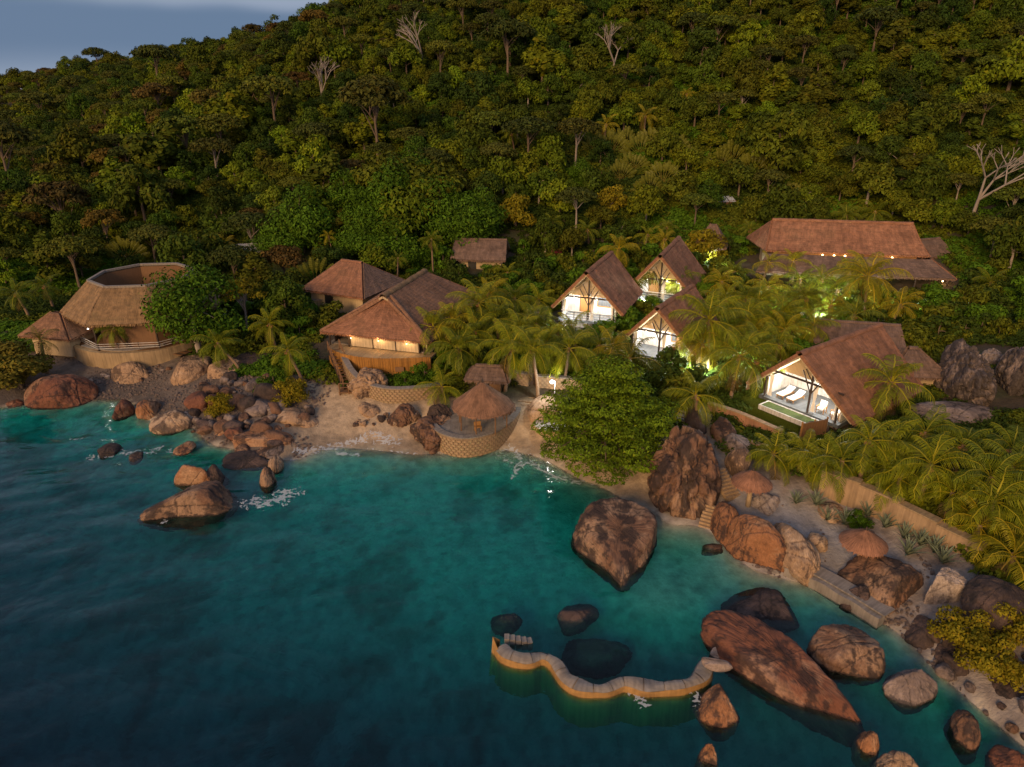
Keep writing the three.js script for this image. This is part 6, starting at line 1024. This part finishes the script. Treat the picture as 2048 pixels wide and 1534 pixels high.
function fan(label, p, s, turn, group, n = 13) {
  const R = rng(Math.round(p[0] * 31 + p[2])), t = thing('traveller_palm', label, 'palm', p, turn, group); t.scale.setScalar(s);
  part('trunk', bar([0, -0.5, 0], [0, 0.9, 0], 0.16, 0.13, 8), M.palmBark, t);
  for (let i = 0; i < n; i++) { const m = part('leaf', paddle[i % 3], M.frond, t); m.position.set(0, 0.75, 0.02 * (i % 2)); m.rotation.z = lerp(1.35, -1.35, i / (n - 1)) + (R() - 0.5) * 0.1; m.rotation.y = (R() - 0.5) * 0.3; m.rotation.order = 'ZYX'; m.scale.setScalar(0.9 + 0.25 * R()); }
}
const LF = "traveller's palm with upright fan of paddle leaves on the wooded slope", GF = "traveller's palms of the slope";
for (const [p, s] of [[[18.58, 16.92, -136.61], 1.3], [[21.51, 17.66, -138.88], 1.2], [[23.81, 16.5, -136.23], 1.3], [[26.62, 17.61, -139.26], 1.2], [[30.54, 16.87, -137.62], 1.2], [[19.14, 13.37, -127.14], 1.1], [[26.72, 12.75, -126.63], 1.25], [[23.68, 11.66, -123.1], 1.1], [[43.03, 13.66, -129.41], 1.4], [[40.44, 15.26, -133.58], 1.3], [[38.04, 14.55, -131.94], 1.2], [[15.73, 16.95, -136.23], 1.1], [[47.91, 11.4, -122.59], 0.8], [[32.02, 15.37, -133.96], 1.1], [[21.83, 14.45, -130.55], 1.1]]) fan(LF, p, s, 0.35 * Math.sin(p[0] * 3), GF);
fan("traveller's palm behind the octagonal building's roof rim", [-60.64, 3.56, -107.69], 1.2, 0.1); fan("broad fan-leaved plant silhouetted against a lit villa", [17.77, 4.08, -84.71], 1.25, 0.15, undefined, 15); fan("tall banana-like fan plant west of the hipped hut", [-26.48, 3.81, -90.39], 1.3, 0.6, undefined, 11); fan("tropical fan plant glowing on the lit lawn slope", [18.77, 3.5, -65.26], 0.9, 0.3, undefined, 11);
// ---------------------------------------------------------------- agaves among the quay stones
const blade = (() => { const t = new Tris(), c = [0.16, 0.20, 0.14]; for (let i = 0; i < 6; i++) { const a = i / 6, b = (i + 1) / 6, w = (s) => 0.085 * Math.sin(Math.PI * Math.pow(s * 0.94 + 0.06, 0.6)), y = (s) => 1.0 * s - 0.35 * s * s, x = (s) => 0.85 * s; const f = 0.8 + 0.08 * i; t.quad([x(a), y(a) + 0.02, -w(a)], [x(b), y(b) + 0.02, -w(b)], [x(b), y(b), 0], [x(a), y(a), 0], [c[0] * f, c[1] * f, c[2] * f]); t.quad([x(a), y(a), 0], [x(b), y(b), 0], [x(b), y(b) + 0.02, w(b)], [x(a), y(a) + 0.02, w(a)], [c[0] * 1.25, c[1] * 1.2, c[2] * 1.1]); } return t.build(); })();
function agave(label, p, s, group) { const t = thing('agave', label, 'agave', p, 0, group); t.scale.setScalar(s); const R = rng(Math.round(p[0] * 71)); for (let i = 0; i < 22; i++) { const m = part('leaf', blade, M.frond, t); m.rotation.order = 'YZX'; m.rotation.y = i * 2.39996; m.rotation.z = lerp(0.75, -0.25, i / 21) + 0.1 * R(); m.scale.setScalar(0.8 + 0.4 * R()); m.position.y = 0.05; } }
for (const p of [[20.94, 1.44, -43.29], [22.32, 1.45, -43.03], [23.68, 1.06, -41.14], [26.02, 1.45, -40.26], [26.67, 1.45, -38.99], [27.27, 1.56, -38.11], [27.7, 1.63, -37.23], [25.35, 1.54, -41.52], [27.68, 1.57, -36.22], [26.25, 1.17, -37.6], [22.65, 1.07, -41.65]]) agave('spiky grey-green agave in the bed between boundary wall and quay', p, 1.15, 'agaves above the quay');
// ---------------------------------------------------------------- the big tree on the beach: tiers of broad leaves
{
  const R = rng(55), lobes = [];
  for (let tier = 0; tier < 7; tier++) { const y = 1.2 + tier * 1.22, rad0 = [5.0, 5.9, 5.9, 5.1, 4.1, 2.9, 1.5][tier], n = [20, 24, 23, 18, 13, 8, 4][tier]; for (let i = 0; i < n; i++) { const a = i * 2.39996 + tier, k = Math.sqrt((i + 0.6) / n); lobes.push([Math.cos(a) * rad0 * k * 0.88, y + (R() - 0.5) * 0.2 + 0.3 * (1 - k), Math.sin(a) * rad0 * k * 0.88, 1.0 + 0.6 * R(), 0.26 + 0.1 * R()]); } }
  GREEN.beach = [0.10, 0.16, 0.008];
  const t = thing('beach_tree', 'big spreading tree with tiers of broad leaves overhanging the beach', 'tree', [7.8, 0.8, -50.9]);
  part('trunk', trunkGeo(56, 8.6, 0.34, lobes, [-0.5, 0.4], 14), M.bark, t); part('crown', crownGeo(57, lobes, 40000, 0.125, 'beach', { flat: 1.1, inner: 0.15, tint: 0.5 }), M.leaf, t);
  // west tree by the octagonal building, with its pale thin neighbour
  const l2 = lobesOf(61, 4.4, 1.4, 8.2, 30), w = thing('broadleaf_tree', 'dense dark-leaved tree standing against the octagonal building', 'tree', [-34.71, 2.46, -71.95]); w.scale.setScalar(1.18); part('trunk', trunkGeo(62, 8.2, 0.28, l2, [0, 0], 10), M.paleBark, w); part('crown', crownGeo(63, l2, 9000, 0.17, 'fresh', { tint: 0.55 }), M.leaf, w);
  const l3 = lobesOf(64, 3.0, 2.4, 6.4, 16, 'umbrella'), v = thing('thin_tree', 'open pale-branched tree with yellowish leaves beside the dense one', 'tree', [-30.84, 3.3, -76.37]); part('trunk', trunkGeo(65, 6.4, 0.16, l3, [0.3, 0], 12), M.paleBark, v); part('crown', crownGeo(66, l3, 2400, 0.15, 'gold', {}), M.leaf, v);
}
// bare trees
function bareTree(label, p, s, seed) {
  const R = rng(seed), g = [], grow = (a, d, len, r, lev) => { const b = [a[0] + d[0] * len, a[1] + d[1] * len, a[2] + d[2] * len]; g.push(bar(a, b, r, r * 0.65, 5)); if (lev) for (let i = 0; i < 3; i++) { const q = [d[0] + (R() - 0.5) * 1.5, d[1] * 0.9 + (R() - 0.25) * 0.5, d[2] + (R() - 0.5) * 1.5], l = Math.hypot(...q); grow(b, [q[0] / l, q[1] / l, q[2] / l], len * (0.62 + 0.2 * R()), r * 0.6, lev - 1); } };
  grow([0, -0.5, 0], [0.1, 1, 0], 2.6, 0.2, 4); const t = thing('bare_tree', label, 'tree', p); t.scale.setScalar(s); part('branches', g, M.paleBark, t);
}
bareTree('pale leafless tree alone on the western slope', [-42.88, 24.46, -167.42], 1.5, 3); bareTree('leafless tree with twisted limbs high on the slope', [-21.32, 31.91, -177.4], 1.8, 5); bareTree('pale forked leafless tree at the eastern edge of the wood', [69.13, 9.96, -105.67], 1.9, 8); bareTree('slim bare-trunked tree above the golden palms', [22.1, 30.58, -167.93], 1.6, 12);
// ---------------------------------------------------------------- named trees of the middle ground
const MG = 'round mango trees behind the resort', MLb = 'dense domed mango tree in the row behind the resort huts';
for (const [p, k, s, sy] of [[[-31.71, 6.16, -104.66], 0, 1.25, 1], [[-34.57, 5.21, -103.4], 1, 0.9, .9], [[-18.09, 8.39, -109.46], 1, 1.3, 1.05], [[-21.16, 7.16, -106.43], 2, 1.1, 1], [[-10.98, 7.34, -107.19], 0, 1.2, 1], [[-6.03, 6.99, -107.06], 2, 1.15, .95], [[-21.62, 5.31, -101.76], 1, 1.0, .9], [[-16.71, 11.25, -117.41], 2, 1.15, 1], [[-16.74, 4.76, -100.87], 0, 0.95, .95], [[-26.39, 9.4, -111.98], 0, 1, 1]]) plant(K.mango[k], 'mango_tree', MLb, 'tree', p, { turn: p[0], scale: s, sy, group: MG });
plant(K.gold[0], 'golden_tree', 'yellow-leaved small tree among the mango trees', 'tree', [0.48, 8.27, -111.48], { scale: 1.15 }); plant(K.gold[1], 'golden_tree', 'yellow-leaved bushy tree by the small thatch peak', 'tree', [28.58, 4.67, -102.39], { scale: 1.2 }); plant(K.gold[0], 'golden_tree', 'yellow-leaved tree near the corrugated sheets', 'tree', [16.52, 9.61, -116.03], { scale: 1.0, turn: 2 }); plant(K.mango[1], 'mango_tree', 'small bright green round tree below the traveller palms', 'tree', [11.9, 13.19, -125.62], { scale: 0.62, turn: 1 });
// feathery bush on the west shore and shrubs on the rocks
GREEN.feather = [0.12, 0.108, 0.016];
{
  const k = kindOf(470, { R: 3.2, h0: 0.4, h1: 5.4, lobes: 14, count: 6000, leaf: 0.2, tone: 'feather', droop: 1.2, r: 0.15 });
  plant(k, 'casuarina_bush', 'feathery olive bush on the west shore beside the domed boulder', 'bush', [-51.05, 0.85, -66.02]);
  for (const [p, kk, s, l] of [[[-21.53, 1.52, -61.09], 0, 1.0, 'round bright green bush at the top of the western beach'], [[-23.64, 1.78, -62.99], 1, 0.95, 'bright green bush behind the round one by the leaning palm'], [[-27.87, 1.09, -59.58], 0, 0.8, 'yellowish scrubby bush on the west rock field'], [[25.43, 0.78, -29.77], 0, 0.95, 'yellow-green shrub hanging over the east channel'], [[25.66, 0.85, -27.75], 0, 0.9, 'lower yellow-green shrub on the dark east boulders'], [[24.32, 1.15, -41.01], 1, 0.55, 'green tufted bush behind the quay umbrella'], [[27.98, 1.53, -29.9], 0, 0.9, 'straggly yellow shrub by the broad dark boulder'], [[-10.44, 2.36, -61.98], 1, 0.75, 'green creeper mound in the walled garden below the terrace'], [[-12.83, 2.45, -62.99], 1, 0.5, 'small green mound at the crag under the terrace'], [[-8.59, 2.6, -62.99], 1, 0.9, 'leafy green shrub at the east corner of the bamboo terrace'], [[47.65, 4.88, -73.97], 1, 1.4, 'lamp-lit green bamboo-like bush near the long hall'], [[30.65, 4.13, -80.67], 1, 1.2, 'lamp-lit green bush among the garden palms']]) plant(K.bigshrub[kk], 'leafy_bush', l, 'bush', p, { scale: s, turn: p[0] });
  const rf = thing('red_flower_plant', 'plant with a head of dark red flowers before a lit villa', 'plant', [16.61, 3.47, -65.51]); const l = lobesOf(480, 1.0, 0.2, 1.3, 7); part('trunk', trunkGeo(481, 1.6, 0.06, l), M.bark, rf); part('leaves', crownGeo(482, l, 500, 0.16, 'fresh'), M.leaf, rf); GREEN.red = [0.16, 0.022, 0.018]; part('flowers', crownGeo(483, [[0, 1.7, 0, 0.75, 0.45]], 260, 0.13, 'red'), M.leaf, rf);
}

// ---------------------------------------------------------------- the wooded slope and the garden thickets
const BUILT = [[8.6, -79, 5.5], [19, -88, 5.5], [16.5, -69.5, 5], [28.5, -57, 7.2], [-13.5, -73, 9.5], [-20.2, -86.2, 6], [-4.6, -103, 5], [35.4, -67.6, 4.8], [37.2, -60.2, 3.3], [-2, -61, 3], [30, -104, 2.5], [59.5, -99.5, 4], [46, -98, 9.5], [38, -99, 7], [55, -97, 7], [46, -90, 6.5], [37, -90, 5], [55, -90, 5.5], [-42.6, -78.2, 9.8], [-50.6, -73.6, 4], [8.1, -52.8, 3], [-38.5, -73, 3], [43, -62, 3.5], [48, -64, 3.5], [42, -56, 4.5], [33.5, -79, 3.2], [28, -80, 2], [48, -80, 2], [36, -80, 2.4], [1.2, -60.5, 3.4], [4.6, -60.5, 3.2], [-1, -61, 2.5]];
const freeOf = (x, z, pad) => BUILT.every(([a, b, r]) => (x - a) ** 2 + (z - b) ** 2 > (r + pad) ** 2);
function clearing(x, z) { return inPoly(x, z, LAWN) || inPoly(x, z, BACKLAWN) || inPoly(x, z, PATH) || inPoly(x, z, QUAY); }
const inFrame = (x, z, pad) => Math.abs(x) < (-z * 0.917 + 12) * 0.74 + pad;
{
  const R = rng(2024), spots = [], cell = {}, key = (x, z) => Math.floor(x / 6) + ',' + Math.floor(z / 6);
  const ok = (x, z, d) => { const i = Math.floor(x / 6), j = Math.floor(z / 6); for (let a = -1; a <= 1; a++) for (let b = -1; b <= 1; b++) for (const q of cell[(i + a) + ',' + (j + b)] ?? []) if ((q[0] - x) ** 2 + (q[1] - z) ** 2 < d * d) return false; return true; };
  // palms and named trees already standing
  for (const c of scene.children) if (/tree|palm|bush/.test(c.name) && c.position.z < -30) (cell[key(c.position.x, c.position.z)] ??= []).push([c.position.x, c.position.z]);
  for (let i = 0; i < 60000; i++) {
    const z = -76 - 420 * Math.pow(R(), 1.5), x = (R() * 2 - 1) * ((-z * 0.917 + 12) * 0.74 + 12), h = smoothHeight(x, z);
    if (h < 2.6 || x < -92 && h < 0.8) continue;
    if (h > 9 && z < -230 && x > -60) continue; // behind the crest
    if (z < -150 && z > -345 && x / z > 0.71) continue; // open ground towards the far bay
    if (x > 8 && x < 36 && z > -140 && z < -112 && R() < 0.75) continue; // traveller palms stand here
    const d = z < -200 ? 4.6 : 3.9; if (!freeOf(x, z, h > 6.5 ? 3.4 : 2.6) || clearing(x, z) || !ok(x, z, d)) continue;
    if (z > -105 && x > -14 && x < 64 || x < -44 && z > -96) continue; // the gardens are more open
    if (x > 26 && x < 54 && z > -124 && z < -100 && R() < 0.8) continue; // cleared ground by the solar panels
    (cell[key(x, z)] ??= []).push([x, z]); spots.push([x, landHeight(x, z), z]);
  }
  for (let i = 0; i < 900; i++) { const x = lerp(30, 84, R()), z = lerp(-78, -24, R()); if (x < (-z * 0.917 + 12) * 0.74 + 4 || smoothHeight(x, z) < 1.2 || !ok(x, z, 3.6)) continue; (cell[key(x, z)] ??= []).push([x, z]); spots.push([x, landHeight(x, z), z]); } // the wood goes on along the east bank
  spots.sort((a, b) => (a[0] ** 2 + a[2] ** 2) - (b[0] ** 2 + b[2] ** 2));
  const kinds = [['olive', 'olive_tree_broad', 'olive-green broad-crowned tree'], ['deep', 'dark_tree', 'dark green dense-crowned tree'], ['brown', 'dry_tree', 'brownish dry flat-crowned tree'], ['umbrella', 'umbrella_tree', 'dusty green layered umbrella-shaped tree'], ['lime', 'light_tree', 'light yellow-green rounded tree'], ['weeping', 'creeper_tree', 'creeper-draped olive tree']];
  const near300 = {}, rest = {}; let n = 0;
  for (const [x, y, z] of spots) {
    const f = fbm(x * 0.02, 5, z * 0.02, 3), q = R() + 0.45 * f, east = smooth(0, 60, x), k = q < 0.22 ? 1 : q < 0.46 ? 0 : q < 0.58 ? 5 : q < 0.72 ? 3 : q < 0.85 ? 4 : (x < -20 && R() < 0.5 ? 2 : 0);
    const set = K[kinds[k][0]], v = (R() * set.length) | 0, garden = z > -104, s = (0.52 + 0.55 * R() * R() + 0.15 * R() + (z < -250 ? 0.12 : 0)) * (R() < 0.07 ? 1.5 : 1), sy = 0.85 + 0.35 * R(), turn = R() * 6.28;
    if (n < 300 && inFrame(x, z, 3)) { n++; const zone = x < -60 ? 'west of the octagonal building' : x < -30 ? 'up behind the octagonal building' : x < 6 ? 'above the mango trees' : x < 30 ? 'around the traveller palms' : x < 62 ? 'above the long hall' : 'beyond the end of the long hall', size = s * sy > 0.9 ? 'tall ' : s * sy < 0.65 ? 'small ' : ''; plant(set[v], kinds[k][1] === 'olive_tree_broad' ? 'broad_tree' : kinds[k][1], size + kinds[k][2] + ' ' + zone, 'tree', [x, y - 0.2, z], { turn, scale: s, sy, group: size + kinds[k][0] + ' trees ' + zone, bark: R() < 0.2 ? M.paleBark : M.bark, leaf: TINTS[(R() * 7) | 0] }); }
    else (rest[kinds[k][0] + v] ??= { kind: set[v], list: [] }).list.push([x, y - 0.2, z, turn, s, sy, TINTS[(R() * 7) | 0].color]);
  }
  const D = new THREE.Object3D();
  for (const { kind, list } of Object.values(rest)) for (const [nm, geo, m] of [['forest_canopy', kind.crown, M.leaf], ['forest_trunks', kind.trunk, M.bark]]) {
    const im = lit(new THREE.InstancedMesh(geo, m, list.length)); im.name = numbered(nm);
    list.forEach(([x, y, z, t, s, sy, tint], i) => { if (nm === 'forest_canopy') im.setColorAt(i, tint); D.position.set(x, y, z); D.rotation.set(0, t, 0); D.scale.set(s, s * sy, s); D.updateMatrix(); im.setMatrixAt(i, D.matrix); });
    scene.add(tag(im, nm === 'forest_canopy' ? 'far wood covering the upper slopes' : 'trunks of the far wood on the upper slopes', 'forest', 'far wood', 'stuff'));
  }
  console.log('trees', n, 'of', spots.length);
  // garden shrubs, one by one
  let s = 0; const sl = ['dark green shrub in the garden thicket around the villas', 'fresh green shrub in the garden thicket around the villas', 'olive shrub in the garden thicket around the villas'], sg = ['dark garden shrubs', 'fresh garden shrubs', 'olive garden shrubs'];
  for (let i = 0; i < 6000 && s < 280; i++) {
    const z = lerp(-106, -57, R()), x = lerp(-36, 62, R()), h = smoothHeight(x, z);
    if (h < 2.75 || !inFrame(x, z, 1) || !freeOf(x, z, 0.3) || clearing(x, z) || !ok(x, z, 1.7)) continue;
    if (z > -63 && x > -4 && x < 9 || x > 19 && x < 29 && z > -60 && z < -50) continue;
    (cell[key(x, z)] ??= []).push([x, z]); const k = (R() * 3) | 0; plant(K.shrub[k], 'garden_shrub', sl[k], 'shrub', [x, landHeight(x, z) - 0.1, z], { turn: R() * 6, scale: 0.75 + 0.75 * R(), sy: 0.8 + 0.4 * R(), group: sg[k] }); s++;
  }
  // undergrowth that covers the soil
  const ug = ['deep', 'olive', 'fresh'].map((tone, i) => crownGeo(600 + i, [[0, 0.25, 0, 0.8, 0.5], [0.6, 0.2, 0.3, 0.5, 0.35], [-0.5, 0.2, -0.3, 0.55, 0.4]], 130, 0.17, tone, { flat: 0.5 })), lists = [[], [], []];
  for (let i = 0; i < 100000; i++) {
    const z = -28 - 268 * Math.pow(R(), 1.35), x = (R() * 2 - 1) * ((-z * 0.917 + 12) * 0.74 + 9), h = smoothHeight(x, z);
    if (h < 2.35 + 0.3 * fbm(x * 0.3, 2, z * 0.3, 2) || !freeOf(x, z, -0.9) || clearing(x, z)) continue; if (z > -110 && R() < 0.35) continue;
    lists[clamp(Math.floor((fbm(x * 0.08, 1, z * 0.08, 3) + 0.5) * 3 + (R() - 0.5)), 0, 2)].push([x, landHeight(x, z), z]);
  }
  lists.forEach((l, k) => { const im = lit(new THREE.InstancedMesh(ug[k], M.leaf, l.length)); im.name = numbered('undergrowth'); l.forEach((p, i) => { const q = 0.55 + 0.7 * R() + (p[2] < -115 ? 0.5 : 0); D.position.set(...p); D.rotation.set(0, R() * 6.28, 0); D.scale.set(q, q * 0.8, q); D.updateMatrix(); im.setMatrixAt(i, D.matrix); }); scene.add(tag(im, ['dark', 'olive', 'fresh green'][k] + ' leafy undergrowth covering the soil', 'undergrowth', undefined, 'stuff')); });
  console.log('undergrowth', lists.map((l) => l.length));
  // lawn grass
  const blades = (() => { const t = new Tris(), Q = rng(8); for (let i = 0; i < 26; i++) { const a = Q() * 6.28, x = (Q() - 0.5) * 0.3, zz = (Q() - 0.5) * 0.3, h = 0.07 + 0.07 * Q(), c = 0.7 + 0.6 * Q(); t.tri([x - 0.012 * Math.cos(a), 0, zz - 0.012 * Math.sin(a)], [x + 0.012 * Math.cos(a), 0, zz + 0.012 * Math.sin(a)], [x + 0.05 * Math.sin(a), h, zz + 0.05 * Math.cos(a)], [0, 0], [1, 0], [1, 1], [0.10 * c, 0.135 * c, 0.02 * c]); } return t.build(); })(), gl = [];
  for (let i = 0; i < 30000 && gl.length < 9000; i++) { const x = lerp(17, 31, R()), z = lerp(-64, -46, R()); if (inPoly(x, z, LAWN)) gl.push([x, landHeight(x, z), z]); }
  const gm = lit(new THREE.InstancedMesh(blades, M.leaf, gl.length)); gm.name = 'lawn_grass'; gl.forEach((p, i) => { D.position.set(...p); D.rotation.set(0, R() * 6, 0); D.scale.setScalar(0.8 + 0.6 * R()); D.updateMatrix(); gm.setMatrixAt(i, D.matrix); }); scene.add(tag(gm, 'short lit lawn grass before the largest villa', 'grass', undefined, 'stuff'));
}
// ---------------------------------------------------------------- foam where the water works
const FG = 'foam on the water';
foam('white foam of a small wave running up the beach', -20, -7, -58.5, -52, (x, z) => 1.25 * near(x, z, plan([[-18.75, 0, -53.69], [-16.7, 0, -54.33], [-14.62, 0, -55.07], [-12.96, 0, -55.83], [-10.56, 0, -55.07]]), 0.9) + 1.2 * near(x, z, plan([[-15.37, 0, -53.42], [-13.57, 0, -53.24]]), 0.5), 0.09, FG);
foam('lacy foam line on the wet sand east of the pavilion', -3, 9, -58, -46, (x, z) => 1.05 * near(x, z, plan([[-1.08, 0, -55.07], [0.49, 0, -53.69], [0.9, 0, -51.93], [0.04, 0, -49.47]]), 0.55) + 0.55 * near(x, z, plan([[-1.72, 0, -53.69], [-0.17, 0, -51.93]]), 1.4) + 1.0 * near(x, z, plan([[1.77, 0, -51.93], [3.56, 0, -49.47], [5.15, 0, -48.68]]), 0.8), 0.09, FG);
foam('patch of churned foam off the upright rock stub', -24, -14, -50, -42, (x, z) => 1.15 * near(x, z, plan([[-20.15, 0, -45.54], [-18.18, 0, -46.1]]), 1.5) + 0.7 * near(x, z, plan([[-18.52, 0, -47.18], [-16.92, 0, -47.18]]), 0.9), 0.09, FG);
foam('foam around the black rocks in the western surf', -42, -24, -60, -50, (x, z) => 0.95 * near(x, z, plan([[-36.61, 0, -52.8], [-34.23, 0, -53.69], [-32.02, 0, -53.69]]), 0.9) + 0.7 * near(x, z, plan([[-31.56, 0, -54.61], [-30.03, 0, -53.69]]), 0.7) + 0.8 * near(x, z, plan([[-40.23, 0, -56.03], [-39.19, 0, -56.22]]), 0.6), 0.1, FG);
foam('thin foam between the two boulders in the open sea', -26, -16, -50, -42, (x, z) => 0.95 * near(x, z, plan([[-27.1, 0, -47.18], [-25.77, 0, -48.3]]), 0.7) + 0.8 * near(x, z, plan([[-26.89, 0, -43.39], [-25.9, 0, -42.88]]), 0.6), 0.09, FG);
foam('splash of foam outside the breakwater wall', 3, 14, -31, -22, (x, z) => 1.25 * near(x, z, plan([[6.57, 0, -27.26], [6.99, 0, -26.62]]), 0.5) + 0.9 * near(x, z, plan([[9.64, 0, -27.26], [9.88, 0, -26.62]]), 0.5), 0.08, FG);
foam('thin swash line along the edge of the beach', -20, 10, -60, -44, (x, z) => { const h = smoothHeight(x, z); return 0.75 * Math.max(0, 1 - Math.abs(h - 0.0) / 0.07) * (0.6 + 0.6 * fbm(x * 0.4, 3, z * 0.4, 2)); }, 0.09, FG);

renderer.render(scene, camera);
